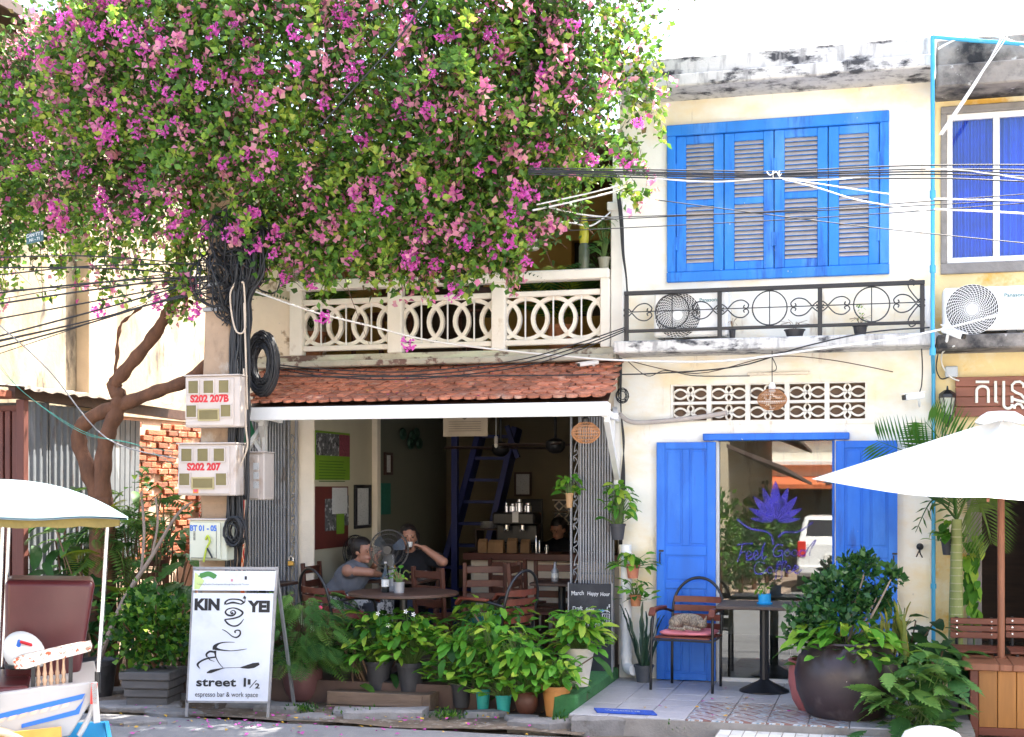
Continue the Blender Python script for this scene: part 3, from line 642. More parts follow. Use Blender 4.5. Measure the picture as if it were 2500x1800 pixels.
# ---------------- air conditioners
M['acw'] = mat('ac_white', (.82,.82,.80), .45, .03, 5, stains=[((.6,.58,.54), .68, .8, 6, (1,1,.4))])
def aircon(x0, x1, z0, z1, y0, y1, cx, r, label, tx):
    o = empty('air_conditioner', ((x0+x1)/2, y0, z0), label, 'air conditioner', 'outdoor air conditioning units')
    MB().cbox(x0, x1, y0, y1, z0+.03, z1, .018).build('casing', M['acw'], o, smooth=30)
    cz = (z0+z1)/2+.01
    MB().add([(cx+r*math.cos(2*math.pi*i/40), y0-.003, cz+r*math.sin(2*math.pi*i/40)) for i in range(40)], [tuple(range(40))[::-1]]).build('fan_opening', M['black'], o)
    q = MB()
    for k in range(1, 15): rr = r*k/14; q.tube([(cx+rr*math.cos(2*math.pi*i/40), y0-.012, cz+rr*math.sin(2*math.pi*i/40)) for i in range(40)], .0019, 4, closed=True)
    for i in range(36):
        a0 = 2*math.pi*i/36; q.tube([(cx+r*t*math.cos(a0+t*.9), y0-.010, cz+r*t*math.sin(a0+t*.9)) for t in (.2,.4,.6,.8,1)], .0026, 4)
    q.build('grille', M['acw'], o)
    MB().lathe([(.001,0),(r*.2,.002),(r*.2,.012)], 20, (0,0,0)).build('hub', M['acw'], o, origin=(0,0,0)); hb = bpy.data.objects[[c.name for c in o.children if c.name.startswith('hub')][0]]
    hb.rotation_euler = (R(-90),0,0); hb.location = Vector((cx, y0-.016, cz))-wl(o)
    for fx in (x0+.12, x1-.12): MB().cbox(fx-.04, fx+.04, y0+.02, y1-.02, z0, z0+.031, .004).build('foot', M['black'], o)
    text('Panasonic', .045, (tx, y0-.002, z1-.09), XH, ZH, mat('teal_print', (.03,.16,.17), .5), o, .0006)
    return o
aircon(X(1596,-.36), X(1776,-.36), zslab1, Zp(1690,712,-.36), -.36, -.08, X(1655,-.36), .195, 'white air conditioner on the blue shop balcony behind the railing', X(1733,-.36))
aircon(X(2303,-.38), X(2510,-.38), RZ(815,-.42), Zp(2400,700,-.38), -.38, -.08, X(2373,-.38), .2, 'white air conditioner on the yellow house ledge under the window', X(2480,-.38))
# bullet cameras
def bullet(px, py, Y, dirv, label, L=.17, r=.032):
    p = P(px, py, Y); d = Vector(dirv).normalized(); o = empty('security_camera', p, label, 'camera', 'security cameras')
    q = MB(); q.bar(p-d*L/2, p+d*L/2, r*1.7, r*1.7, ch=.01); q.build('housing', M['acw'], o)
    q = MB(); q.bar(p+d*(L/2+.001), p+d*(L/2+.02), r*1.3, r*1.3, ch=.008); q.build('lens', M['black'], o)
    q = MB(); q.bar(p+ZH*r*.95-d*L*.5, p+ZH*r*.95+d*(L/2+.03), r*2.1, .006); q.build('sun_shield', M['acw'], o)
    q = MB(); q.tube([p-d*L*.25-ZH*r, p-d*L*.3-ZH*(r+.05)+YH*.05, p-d*L*.3+YH*.12-ZH*.06], .012, 8); q.build('bracket', M['acw'], o)
    return o
bullet(2232, 968, -.2, (-.9,-.5,-.12), 'white security camera on the cream wall beside the blue pipe')
bullet(2326, 812, -.52, (.75,-.6,-.4), 'white security camera mounted on the mouldy ledge near the air conditioner', .2)
bullet(1438, 888, -.28, (-.75,-.65,-.15), 'slim silver security camera above the tiled canopy', .19, .02)

# ================================================================== cafe building
CZp = lambda y, Y=0: Zp(1100, y, Y)
cb = empty('cafe_building', (XC0, 0, 0), 'cafe building with ring-pattern balcony above a red tiled canopy', 'building')
zb0, zb1 = CZp(893), CZp(862)                 # balcony slab
zt = CZp(1005)                                # top of shop opening
zroof = Zp(1450, 372, 0)
xL = X(765, .2); xR = XC1                     # inner faces of the shop
W_ = MB()
W_.box(XC0, xL, 0, .2, 0, zb0)                                     # left pier
W_.box(XC0, XC0+.16, .2, 4.4, 0, zroof)                             # left side wall
W_.box(XC0+.16, xL, .2, 4.4, FZ, zb0)                               # thick inner left wall
W_.box(xL, xR, .0, .2, zt, zb0)                                     # beam
W_.box(xR-.03, xR, .2, 4.4, 0, zroof); 
W_.build('wall', M['cream'], cb)
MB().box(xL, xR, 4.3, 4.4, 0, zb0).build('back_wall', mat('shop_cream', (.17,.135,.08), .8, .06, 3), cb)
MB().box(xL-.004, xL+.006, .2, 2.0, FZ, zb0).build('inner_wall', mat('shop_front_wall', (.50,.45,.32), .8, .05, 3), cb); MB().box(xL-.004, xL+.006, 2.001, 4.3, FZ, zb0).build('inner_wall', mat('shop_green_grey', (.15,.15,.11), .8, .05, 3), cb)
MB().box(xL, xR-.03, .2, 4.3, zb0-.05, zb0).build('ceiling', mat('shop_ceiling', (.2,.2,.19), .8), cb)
yp_ = YX(921, xL+.05); MB().cbox(xL+.007, xL+.07, yp_-.05, yp_+.05, FZ, zb0-.05, .005).build('pilaster', M['cream'], cb)
MB().cbox(X(728,-.03), X(766,-.03), -.03, .0, FZ, zt, .006).build('pilaster', M['cream'], cb)
MB().box(XC0-.03, xR+.01, -.12, 1.6, zb0, zb1).build('balcony_slab', mat('worn_slab_edge', (.50,.46,.36), .9, .15, 5, .5, 25, stains=[((.16,.10,.08), .53, .6, 5, (1,1,1.5)), ((.58,.60,.44), .58, .66, 3, (.6,1,3))]), cb)
MB().cbox(XC0-.02, xR, -.20, -.121, zb0+.0, zb0+.055, .01).build('slab_moulding', mat('worn_slab_edge2', (.50,.47,.38), .9, .2, 4, .6, 25, stains=[((.2,.12,.1), .56, .62, 7, (1,1,1))]), cb)
# upper storey: ochre room behind the balcony, roof, end piers
M['ochre'] = mat('ochre_wall', (.46,.25,.07), .85, .12, 3)
uw = wall_holes(MB(), XC0+.16, xR-.03, zb1, zroof, [(X(960,1.6),X(1180,1.6),zb1,Zp(1100,560,1.6)),(X(1395,1.6),X(1500,1.6),zb1+.5,Zp(1450,585,1.6))], 1.6, 1.75); uw.build('upper_wall', M['ochre'], cb)
MB().box(XC0+.16, xR-.03, 1.8, 1.85, zb1, zroof).build('upper_door', M['dwood'], cb)
MB().box(XC0-.05, xR+.01, -.1, 4.5, zroof, zroof+.12).build('roof', M['dwood'], cb)
mb = MB(); mb.box(XC0-.02, X(712,-.05), -.08, .1, zb1, zroof); mb.build('corner_pier', M['peel'], cb)
px_ = X(1503,-.08); mb = MB(); mb.cbox(X(1492,-.1), px_+.075, -.12, .1, zb1, Zp(1500,505,-.1), .008); mb.cbox(X(1484,-.1), px_+.09, -.15, .12, Zp(1500,516,-.1), Zp(1500,495,-.1), .008); mb.build('corner_pier', mat('stained_white', (.80,.77,.70), .85, .05, 4, .1, 30, stains=[((.18,.17,.16), .66, .72, 6, (1,1,.4))]), cb)
MB().box(X(1496,-.02), px_+.06, -.02, .1, Zp(1500,495,-.1), zroof).build('corner_pier_upper', M['plaster'], cb)
# balustrade with overlapping rings
YB = -.09; rails_z = CZp(672,YB); bt0, bt1 = CZp(700,YB), CZp(672,YB)
bx0, bx1 = X(712,YB), X(1490,YB)
M['balus'] = mat('balustrade_cream', (.84,.79,.70), .8, .05, 4, .2, 30, stains=[((.6,.5,.38), .62, .75, 6, (1,1,.6))])
zr0, zr1 = CZp(848,YB), CZp(838,YB); zu0, zu1 = CZp(733,YB), CZp(722,YB)
MB().cbox(bx0-.03, bx1, YB-.07, YB+.07, CZp(697,YB), CZp(673,YB), .01).build('handrail', M['balus'], cb)
posts = [(712,742),(950,985),(1203,1236),(1468,1491)]
for a, b in posts: MB().cbox(X(a,YB), X(b,YB), YB-.055, YB+.055, zb1, CZp(697,YB), .008).build('baluster_post', M['balus'], cb)
for i in range(3):
    a, b = X(posts[i][1],YB), X(posts[i+1][0],YB)
    pan = MB().cbox(a, b, YB-.03, YB+.03, CZp(849,YB), CZp(836,YB), .006); pan.cbox(a, b, YB-.03, YB+.03, CZp(733,YB), CZp(720,YB), .006)
    pano = pan.build('balustrade_panel', M['balus'], cb)
    z0, z1 = CZp(837,YB), CZp(732,YB); rad = (z1-z0)/2; n = 5; zc = (z0+z1)/2
    for k in range(5):
        t = (-.09, .205, .5, .795, 1.09)[k]; cx = a+(b-a)*t; rw = (b-a)*.225
        a0, a1 = (0, 360)
        if k == 0: a0, a1 = -66, 66
        if k == 4: a0, a1 = 114, 246
        q = MB(); q.ribbon(arc(cx, zc, rw, a0, a1, 28 if a1-a0 > 200 else 14, rad*.93), .036, (0, YB+.022-.003*(k % 2), 0), XH, ZH, -.044); q.build('ring', M['balus'], pano)
    for k in range(3):
        cx = a+(b-a)*(.205, .5, .795)[k]
        MB().bar((cx,YB,z0),(cx,YB,z1),.012,.012).build('rod', M['white'], pano)
# ---- tiled canopy
YE = -1.12; ex0, ex1 = X(612,YE), X(1484,YE); tx0, tx1 = X(628,-.02), X(1512,-.02)
ze, ztop = CZp(984,YE), CZp(902,0)
can = empty('canopy_roof', ((ex0+ex1)/2, YE, CZp(1020,YE)), 'red clay tiled canopy with white fascia over the cafe front', 'canopy')
MB().add([(ex0,YE,ze-.02),(ex1,YE,ze-.02),(tx1,-.02,ztop-.02),(tx0,-.02,ztop-.02)], [(0,1,2,3)]).build('decking', M['dwood'], can)
MB().cbox(ex0-.01, ex1+.01, YE-.04, YE+.0, CZp(1021,YE), ze-.012, .006).build('fascia_board', M['white'], can)
mb = MB()
mb.cbox(ex1-.06, ex1+.012, YE+.001, YE+.06, CZp(1019,YE), ze-.02, .005); mb.build('end_trim', M['white'], can)
for xx in (ex0+.05, ex1-.03):
    q = MB(); x2 = xx+(tx1-ex1 if xx > -4 else tx0-ex0)*.9
    q.bar((xx,YE+.02,ze-.1),(x2,-.02,ze-.1),.05,.06); q.bar((xx,YE+.1,ze-.14),(x2,-.02,ze-.62),.045,.06); q.bar((x2,-.02,ze-.68),(x2,-.02,ze+.1),.05,.05,up=(0,1,0)); q.bar((xx,YE+.5,ze-.1),(x2,-.15,ze-.02),.04,.05); q.bar((xx*.5+x2*.5,YE*.5,ze-.38),(xx*.4+x2*.6,YE*.4,ze-.1),.04,.05,up=(0,1,0)); q.build('bracket', M['white'], can)
for i in range(9):
    t = (i+.5)/9; xa_ = ex0+(ex1-ex0)*t; xb_ = tx0+(tx1-tx0)*t; MB().bar((xa_,YE+.03,ze-.05),(xb_,-.02,ztop-.05),.04,.05).build('rafter', M['white'], can)
NR, NC = 10, 29; slope = Vector((0, 1.1, ztop-ze)); sl_len = slope.length; up_n = Vector((0,-(ztop-ze),1.1)).normalized(); sdv = slope.normalized()
tw = (ex1-ex0)/NC
q = MB(); pts = [(-tw*.485, sl_len/NR*1.6)]+[(-tw*.485*math.cos(R(a)), sl_len/NR*.55-sl_len/NR*.55*math.sin(R(a))) for a in (0,20,45,70,90,110,135,160,180)]+[(tw*.485, sl_len/NR*1.6)]
q.prism(pts[::-1], (0,0,0), XH, sdv, up_n*.02); tile = q.build('roof_tile', M['tile'], can, origin=(0,0,0)); first = True
for r in range(NR):
    for c in range(NC):
        t = (r+.0)/NR; x0_ = ex0+(tx0-ex0)*t; x1_ = ex1+(tx1-ex1)*t
        x = x0_+(x1_-x0_)*(c+.5+(.25 if r % 2 else -.25))/NC; p = Vector((x, YE-.03, ze+.004))+slope*t+up_n*(.016+random.uniform(0,.007))
        Mx = Matrix.Translation(p-wl(can)) @ Matrix.Rotation(R(-5.5)+random.uniform(-.03,.03), 4, 'X') @ Matrix.Rotation(random.uniform(-.035,.035), 4, 'Y') @ Matrix.Rotation(random.uniform(-.03,.03), 4, 'Z')
        if first: tile.matrix_basis = Mx; first = False
        else: link('roof_tile', tile.data, can, Mx)
# fallen blossoms on the canopy
fl = MB()
for i in range(110):
    t = random.random()**.8; x = ex0+(ex1-ex0)*random.random(); p = Vector((x,YE,ze+.03))+slope*t+up_n*.012; s = random.uniform(.008,.02); a = random.uniform(0,6)
    fl.face([p+Vector((math.cos(a+k)*s, math.sin(a+k)*s*.8, random.uniform(0,.012))) for k in (0,1.6,3.1,4.7)], random.choice((0,0,1)))
M['petal'] = mat('fallen_pink', (.42,.05,.28), .7, .3, 30); M['yleaf'] = mat('fallen_yellow', (.55,.32,.03), .7, .3, 30)
tag(fl.build('fallen_blossom', [M['petal'], M['yleaf']]), 'pink petals and yellow leaves scattered over the canopy tiles', 'blossom', kind='stuff')
# ---- folding gates
def gate(px0, px1, py0, py1, label, nb, side):
    Y = -.06; x0, x1 = X(px0,Y), X(px1,Y); z0, z1 = FZ, Zp(px0, py0, Y)
    o = empty('folding_gate', ((x0+x1)/2, Y, z0), label, 'gate', 'folding metal gates')
    for i in range(nb):
        x = x0+(x1-x0)*(i+.5)/nb; y = Y+(.028 if i % 2 else -.028); MB().cbox(x-.007, x+.007, y-.012, y+.012, z0, z1, .002).build('gate_bar', M['gate'], o)
    for k in range(4):
        z = z0+(z1-z0)*(k+.5)/4; MB().box(x0, x1, Y-.004, Y+.004, z-.008, z+.008).build('cross_link', M['gate'], o)
    xe = x0-.05 if side < 0 else x1+.05
    q = MB(); q.cbox(xe-.045, xe-.03, Y-.02, Y+.02, z0, z1); q.cbox(xe+.03, xe+.045, Y-.02, Y+.02, z0, z1); q.build('lead_post', M['gate'], o)
    q = MB()
    for k in range(9):
        z = z0+.25+k*(z1-z0-.4)/9; q.tube(spline([(xe-.02,Y,z),(xe+.02,Y,z+.03),(xe+.01,Y,z+.06),(xe-.01,Y,z+.04),(xe+.0,Y,z+.1),(xe+.02,Y,z+.16),(xe-.015,Y,z+.2),(xe-.01,Y,z+.16)],4), .005, 5)
    q.build('scrollwork', M['gate'], o)
    return o, xe, Y
g1, xe1, Yg = gate(606, 703, 1022, 1430, 'dark grey folding gate beside the utility pole', 28, 1)
g2, xe2, _ = gate(1418, 1498, 1018, 1640, 'pale grey folding gate behind the chalkboard', 24, -1)
lk = empty('padlock', (xe1, Yg-.04, Zp(712,1372,Yg)), 'brass padlock hanging on the dark grey folding gate', 'padlock'); q = wl(lk)
MB().cbox(q.x-.03, q.x+.03, q.y-.015, q.y+.01, q.z-.035, q.z+.01, .005).build('lock_body', mat('brass', (.55,.33,.08), .35, .1, 5, metal=.7), lk)
MB().tube([(q.x-.02,q.y,q.z+.01),(q.x-.02,q.y,q.z+.045),(q.x,q.y,q.z+.06),(q.x+.02,q.y,q.z+.045),(q.x+.02,q.y,q.z+.01)], .005, 8).build('shackle', M['chrome'], lk)
# lattice bit and green banner at the left end of the canopy
q = MB(); a = P(592,1030,-.9); b = P(645,1125,-.9)
q.bar(P(600,1040,-.8), P(640,1105,-.8), .03, .05, up=(0,1,0)); q.bar(P(640,1040,-.82), P(600,1105,-.82), .03, .05, up=(0,1,0)); q.bar(P(646,1026,-.81), P(646,1120,-.81), .03, .05, up=(0,1,0)); q.build('lattice_bracket', M['white'], can)
gb = MB(); pts = [P(590,1028,-.95), P(612,1028,-.95), P(622,1055,-.95), P(600,1085,-.95), P(590,1075,-.95)]; gb.face(pts); gb.face([p+YH*.004 for p in pts][::-1]); tag(gb.build('banner', mat('green_cloth', (.01,.13,.055), .8)), 'small dark green banner hanging at the canopy end by the pole', 'banner')

# ================================================================== inside the cafe
ins = lambda px, py, Y: P(px, py, Y)
# steep blue stair
st_ = empty('staircase', (X(1085,3.2), 3.2, FZ), 'steep dark blue ladder staircase at the back of the cafe', 'stairs')
M['navy'] = mat('navy_paint', (.004,.012,.11), .5, .1, 5)
b0, t0 = P(1052,1500,3.2), P(1178,1045,3.4); b1, t1 = P(1150,1500,3.2), P(1262,1045,3.4)
b0.z = b1.z = FZ; 
MB().bar(b0, t0, .07, .26, up=(0,1,0), ch=.005).build('stringer', M['navy'], st_); MB().bar(b1, t1, .07, .26, up=(0,1,0), ch=.005).build('stringer', M['navy'], st_)
for i in range(9):
    t = (i+.6)/9; p, q_ = b0.lerp(t0, t), b1.lerp(t1, t); MB().bar(p, q_, .18, .035, up=(0,0,1)).build('tread', M['navy'], st_)
MB().bar((X(1111,2.9),2.9,FZ),(X(1111,2.9),2.9,zb0-.05),.07,.07).build('post', M['navy'], st_)
MB().bar(P(1238,1040,2.9), P(1264,1118,2.9), .05, .05, up=(0,1,0)).build('rail', M['navy'], st_)
# counter
ct = empty('counter', (X(1270,2.3), 2.3, FZ), 'coffee counter with dark red wooden top and cream front', 'counter')
cz_ = Zp(1270,1352,2.2); MB().cbox(X(1130,2.2), xR-.04, 2.2, 2.75, cz_-.075, cz_, .006).build('counter_top', mat('counter_wood', (.11,.03,.02), .4, .2, 6), ct)
MB().box(X(1150,2.3), xR-.05, 2.3, 2.7, FZ, cz_-.0755).build('counter_front', M['cream'], ct)
def bag(px, Y, w, h, label, col=(.30,.17,.08)):
    p = Vector((X(px,Y), Y, cz_)); mb = MB(); k = w/2
    mb.add([(p.x-k,Y-.05,p.z),(p.x+k,Y-.05,p.z),(p.x+k,Y+.05,p.z),(p.x-k,Y+.05,p.z),(p.x-k*.95,Y-.04,p.z+h*.8),(p.x+k*.95,Y-.04,p.z+h*.8),(p.x+k*.95,Y+.03,p.z+h*.8),(p.x-k*.95,Y+.03,p.z+h*.8),(p.x-k*.93,Y-.006,p.z+h),(p.x+k*.93,Y-.006,p.z+h),(p.x+k*.93,Y+.006,p.z+h),(p.x-k*.93,Y+.006,p.z+h)],
        [(3,2,1,0)]+[(r*4+i, r*4+(i+1)%4, r*4+4+(i+1)%4, r*4+4+i) for r in (0,1) for i in range(4)]+[(8,9,10,11)])
    tag(mb.build('coffee_bag', mat('kraft_paper', (.30,.17,.08), .8, .15, 8, rnd=.2)), label, 'bag', 'brown paper coffee bags on the counter')
for px, w, h in ((1252,.11,.16),(1284,.1,.15),(1220,.1,.14),(1180,.1,.15),(1204,.09,.14)): bag(px, 2.3+random.uniform(0,.1), w, h, 'brown paper coffee bag standing on the red counter')
# espresso machine
em = empty('espresso_machine', (X(1270,2.55), 2.5, cz_), 'black espresso machine with jars on top on the counter', 'coffee machine'); ex_ = X(1268,2.55)
q = MB(); q.cbox(ex_-.26, ex_+.2, 2.42, 2.72, cz_, cz_+.09, .01); q.cbox(ex_-.26, ex_+.2, 2.55, 2.72, cz_+.09, cz_+.3, .01); q.cbox(ex_-.27, ex_+.21, 2.4, 2.73, cz_+.3, cz_+.44, .02); q.build('body', M['black'], em)
for dx in (-.12,.06): q = MB(); q.tube([(ex_+dx,2.46,cz_+.3),(ex_+dx,2.46,cz_+.24)], .03, 10); q.tube([(ex_+dx,2.46,cz_+.25),(ex_+dx,2.36,cz_+.24)], .012, 8); q.build('group_head', M['chrome'], em)
for dx, h, r in ((-.15,.1,.02),(-.08,.09,.03),(.0,.14,.04),(.1,.1,.04)): MB().lathe([(r,0),(r,h*.7),(r*.6,h*.8),(r*.6,h)], 12, (ex_+dx,2.55,cz_+.4405)).build('jar', M['chrome'], em)
MB().cbox(ex_-.04, ex_+.03, 2.395, 2.399, cz_+.33, cz_+.45, .001).build('card', M['white'], em)
for px, h, r in ((1309,.19,.013),(1317,.14,.009),(1335,.09,.025)): 
    tag(MB().lathe([(r,0),(r,h*.8),(r*.7,h*.85),(r*.7,h)], 10, (X(px,2.4),2.4,cz_)).build('canister', M['chrome'], smooth=40), 'slim shiny steel canister on the counter by the barista', 'canister', 'steel canisters on the counter')
# back wall: dark window, framed certificate, breeze blocks, shelf with plates
def frame(px0, px1, py0, py1, Y, name, label, cat, inner, fc='dwood', fw=.025, d=.02):
    a, b, c, e = X(px0,Y), X(px1,Y), Zp(px0,py1,Y), Zp(px0,py0,Y); o = empty(name, ((a+b)/2, Y, c), label, cat)
    q = MB(); q.cbox(a,b,Y-d,Y,e-fw,e,.004); q.cbox(a,b,Y-d,Y,c,c+fw,.004); q.cbox(a,a+fw,Y-d,Y,c+fw,e-fw,.004); q.cbox(b-fw,b,Y-d,Y,c+fw,e-fw,.004); q.build('frame', M[fc], o)
    MB().box(a+fw,b-fw,Y-d*.5,Y,c+fw,e-fw).build('picture', inner, o); return o
M['paper'] = mat('paper', (.6,.6,.58), .7, .05, 6, stains=[((.25,.25,.25), .58, .6, 60, (1,1,3))])
frame(1256,1298,1153,1212,4.28,'framed_certificate','framed white certificate on the cream back wall above the coffee machine','picture',M['paper'])
frame(1222,1326,1218,1345,4.28,'dark_window','large dark window on the back wall behind the coffee machine','board',mat('window_dark',(.012,.014,.02),.5),'black',.02)  # flat near-black panel stands for the dark window behind the counter
bb = empty('breeze_block', (X(1372,4.2),4.25,Zp(1372,1275,4.2)), 'pierced white breeze block vent on the back wall behind the barista', 'vent')
for k in range(2):
    z1_ = Zp(1372,1222+30*k,4.2); z0_ = Zp(1372,1250+30*k,4.2); a, b = X(1350,4.2), X(1396,4.2); q = MB(); q.box(a,b,4.29,4.299,z0_,z1_); q.build('backing', M['black'], bb)
    q = MB(); zc=(z0_+z1_)/2; xc=(a+b)/2; r_=(z1_-z0_)/2
    for cx in (xc-r_*.55*1.6, xc+r_*.55*1.6): q.ribbon([(cx-r_*.8,zc),(cx,zc+r_*.8),(cx+r_*.8,zc),(cx,zc-r_*.8),(cx-r_*.8,zc)], .02, (0,4.28,0), XH, ZH, -.03)
    q.box(a-.02,b+.02,4.25,4.29,z1_-.005,z1_+.012); q.box(a-.02,b+.02,4.25,4.29,z0_-.012,z0_+.005); q.build('lattice', M['cream'], bb)
sh = empty('plate_shelf', (X(1190,3.2),3.3,FZ), 'shelf unit stacked with plates behind the counter', 'shelf'); q = MB()
for py in (1290,1345): q.box(X(1165,3.2),X(1222,3.2),3.1,3.4,Zp(1190,py,3.2)-.02,Zp(1190,py,3.2))
for x in (X(1165,3.2),X(1222,3.2)-.02): q.box(x,x+.02,3.1,3.4,FZ,Zp(1190,1290,3.2))
q.build('frame', M['dwood'], sh)
for k in range(6): MB().lathe([(.05,0),(.11,.012),(.108,.014)], 16, (X(1193,3.2),3.24,Zp(1190,1290,3.2)+.013*k)).build('plate', M['white'], sh)
# things on the left inner wall (plane x = xL)
def wallpic(px0, px1, py0, py1, name, label, cat, inner, fw=.0, fc='black'):
    x = xL+.008; y0, y1 = YX(px0,x), YX(px1,x); ym=(y0+y1)/2; pm=(px0+px1)/2; z1=Zp(pm,py0,ym); z0=Zp(pm,py1,ym); o = empty(name,(x,ym,z0),label,cat)
    if fw:
        q = MB(); q.cbox(x,x+.025,y0,y1,z1-fw,z1,.003); q.cbox(x,x+.025,y0,y1,z0,z0+fw,.003); q.cbox(x,x+.025,y0,y0+fw*1.5,z0+fw,z1-fw,.003); q.cbox(x,x+.025,y1-fw*1.5,y1,z0+fw,z1-fw,.003); q.build('frame', M[fc], o)
    MB().box(x,x+.01,y0+fw,y1-fw,z0+fw,z1-fw).build('picture', inner, o); return o,x+.0115,y0,y1,z0,z1
M['photo'] = mat('print_grey', (.10,.10,.10), .6, .5, 14, stains=[((.45,.45,.45), .55, .6, 16, (1,1,1)), ((.02,.02,.02), .56, .62, 22, (1,1,1))])
M['lime'] = mat('print_lime', (.16,.30,.02), .6, .06, 5); M['lilac'] = mat('print_red', (.22,.05,.07), .6, .5, 60)
o, x, y0, y1, z0, z1 = wallpic(768,852,1055,1172,'poster','green and photo coffee poster high on the inner left wall','poster',M['lime'])
zm_ = z0+(z1-z0)*.5; MB().box(x,x+.002,y0+.01,y0+(y1-y0)*.66,zm_,z1-.02).build('photo_print', M['photo'], o); MB().box(x,x+.002,y0+(y1-y0)*.67,y1-.01,zm_,z1-.02).build('photo_print', M['lilac'], o)
q = MB()
for k in range(8): q.box(x,x+.0015,y0+.08,y1-.1-random.random()*.1,zm_-.06-k*.028,zm_-.052-k*.028)
q.build('text_lines', mat('dark_green_ink',(.05,.13,.01),.6), o)
o, x, y0, y1, z0, z1 = wallpic(764,848,1188,1338,'notice_board','dark red notice board covered with black and green flyers','board',mat('maroon_board',(.13,.025,.018),.6,.15,5))
for (a,b,c,d,mm) in ((.3,.62,.28,.8,'photo'),(.5,.95,.55,.98,'paper'),(.62,.85,.22,.55,'lime'),(.8,1.0,.35,.85,'photo')): MB().box(x+(.004 if mm=='paper' else .001 if mm=='photo' else .007), x+(.006 if mm=='paper' else .003 if mm=='photo' else .009), y0+(y1-y0)*a, y0+(y1-y0)*b, z0+(z1-z0)*c, z0+(z1-z0)*d).build('flyer', M[mm], o)
wallpic(863,902,1184,1290,'framed_print','tall black framed print on the inner left wall beside the notice board','picture',M['paper'],.035)
wallpic(936,955,1105,1160,'small_framed_print','small narrow framed print deep on the inner left wall','picture',M['paper'],.03,'dwood')
wallpic(930,952,1180,1256,'green_panel','narrow dark green notice hung on the inner left wall','poster',mat('sea_green',(.02,.14,.10),.6,.2,8))
q = MB(); x = xL+.03
for i in range(9): c = PX(985+random.uniform(-14,36), 1070+random.uniform(-12,14), x); c.x += random.uniform(0,.05); q.ell(c, .03, .1, .07, 7, 5)
tag(q.build('wall_ornament', mat('dark_green_metal',(.015,.05,.03),.6)), 'dark green tree-shaped ornament on the inner wall', 'ornament')
# hanging menu sheet, pendant bulb, ceiling fans
Yh = .6; a,b,c,d = X(1082,Yh),X(1190,Yh),CZp(1066,Yh),zb0-.05
hs = MB(); n=8; vs=[]
for i in range(n+1):
    for z in (c,d): vs.append((a+(b-a)*i/n, Yh+.012*math.sin(i*1.1), z))
hs.add(vs,[(2*i,2*i+2,2*i+3,2*i+1) for i in range(n)])
ho = tag(hs.build('hanging_menu', mat('old_paper',(.36,.29,.21),.8,.1,6), smooth=True), 'old brown paper menu sheet hanging from the cafe ceiling', 'sheet')
q=MB()
for i in range(5): q.box(a+.06,b-.06,Yh-.017,Yh-.016,c+.05+i*.022,c+.054+i*.022)
q.ribbon(spline2([((a+b)/2+dx,c+.19+dz) for dx,dz in ((-.1,0),(-.05,.03),(0,-.02),(.04,.03),(.1,0))]),.02,(0,Yh-.017,0),XH,ZH); q.build('printed_lines', mat('brown_ink',(.10,.07,.05),.7), ho)
def cfan(px, py, Y, rot, label):
    c = P(px,py,Y); o = empty('ceiling_fan', c, label, 'fan', 'ceiling fans')
    MB().tube([c+ZH*.03,(c.x,c.y,zb0-.05)],.014,8).build('rod', M['black'], o); MB().lathe([(.03,-.09),(.07,-.07),(.10,-.03),(.10,.03),(.05,.06),(.02,.07)],18,c).build('motor', M['black'], o, smooth=40)
    for k in range(4):
        a=rot+k*math.pi/2; d=Vector((math.cos(a),math.sin(a),0)); s=Vector((-math.sin(a),math.cos(a),.18)); q=MB(); q.obox(c+d*.36,d*.26,s*.055,ZH*.003); q.bar(c+d*.08,c+d*.16,.03,.006); q.build('blade', M['dwood'], o)
cfan(1356,1086,1.6,.25,'black ceiling fan in front of the cream back wall'); cfan(1222,1094,2.3,.55,'dark ceiling fan beside the blue staircase')
pb=P(1211,1080,1.4); o=empty('pendant_bulb',pb,'small pendant bulb with wooden holder hanging in the cafe','lamp'); MB().tube([pb+ZH*.05,(pb.x,pb.y,zb0-.05)],.004,6).build('cord',M['wcable'],o); MB().lathe([(.018,-.01),(.022,.02),(.018,.06)],12,pb).build('holder',M['tan'],o); MB().lathe([(.002,-.06),(.018,-.045),(.02,-.02),(.012,-.011)],12,pb).build('bulb',mat('bulb_glass',(.7,.66,.55),.2),o,smooth=True)
# rattan lanterns
M['rattan'] = mat('rattan', (.48,.22,.09), .6, .2, 20, rnd=.1)
def rattan(px, py, Y, w, h, ztop_, label):
    c=P(px,py,Y); o=empty('rattan_lantern',c-ZH*h/2,label,'lantern','rattan lanterns'); q=MB()
    pr=[(math.sin(math.pi*(.1+.8*i/12))**.75*w/2, -h/2+h*i/12) for i in range(13)]
    for k in range(44):
        a=2*math.pi*k/44; q.tube([c+Vector((r*math.cos(a),r*math.sin(a),z)) for r,z in pr],.0022,4)
    q.build('ribs',M['rattan'],o); q=MB()
    for r,z in pr[::2]: q.tube([c+Vector((r*math.cos(2*math.pi*i/28),r*math.sin(2*math.pi*i/28),z)) for i in range(28)],.003,4,closed=True)
    q.build('hoops',M['rattan'],o); MB().tube([c+ZH*(h/2-.02),(c.x,c.y,ztop_)],.004,6).build('cord',M['cable'],o)
    MB().lathe([(.02,h/2-.03),(.03,h/2-.02),(.03,h/2+.03),(.015,h/2+.06)],10,c).build('lamp_holder',M['white'] if px>1700 else M['black'],o)
rattan(1430,1057,YE+.08,.235,.165,CZp(1018,YE),'round rattan lantern hanging from the white canopy fascia')
rattan(1885,976,-.3,.245,.17,zslab0,'round rattan lantern hanging over the breeze block vent')
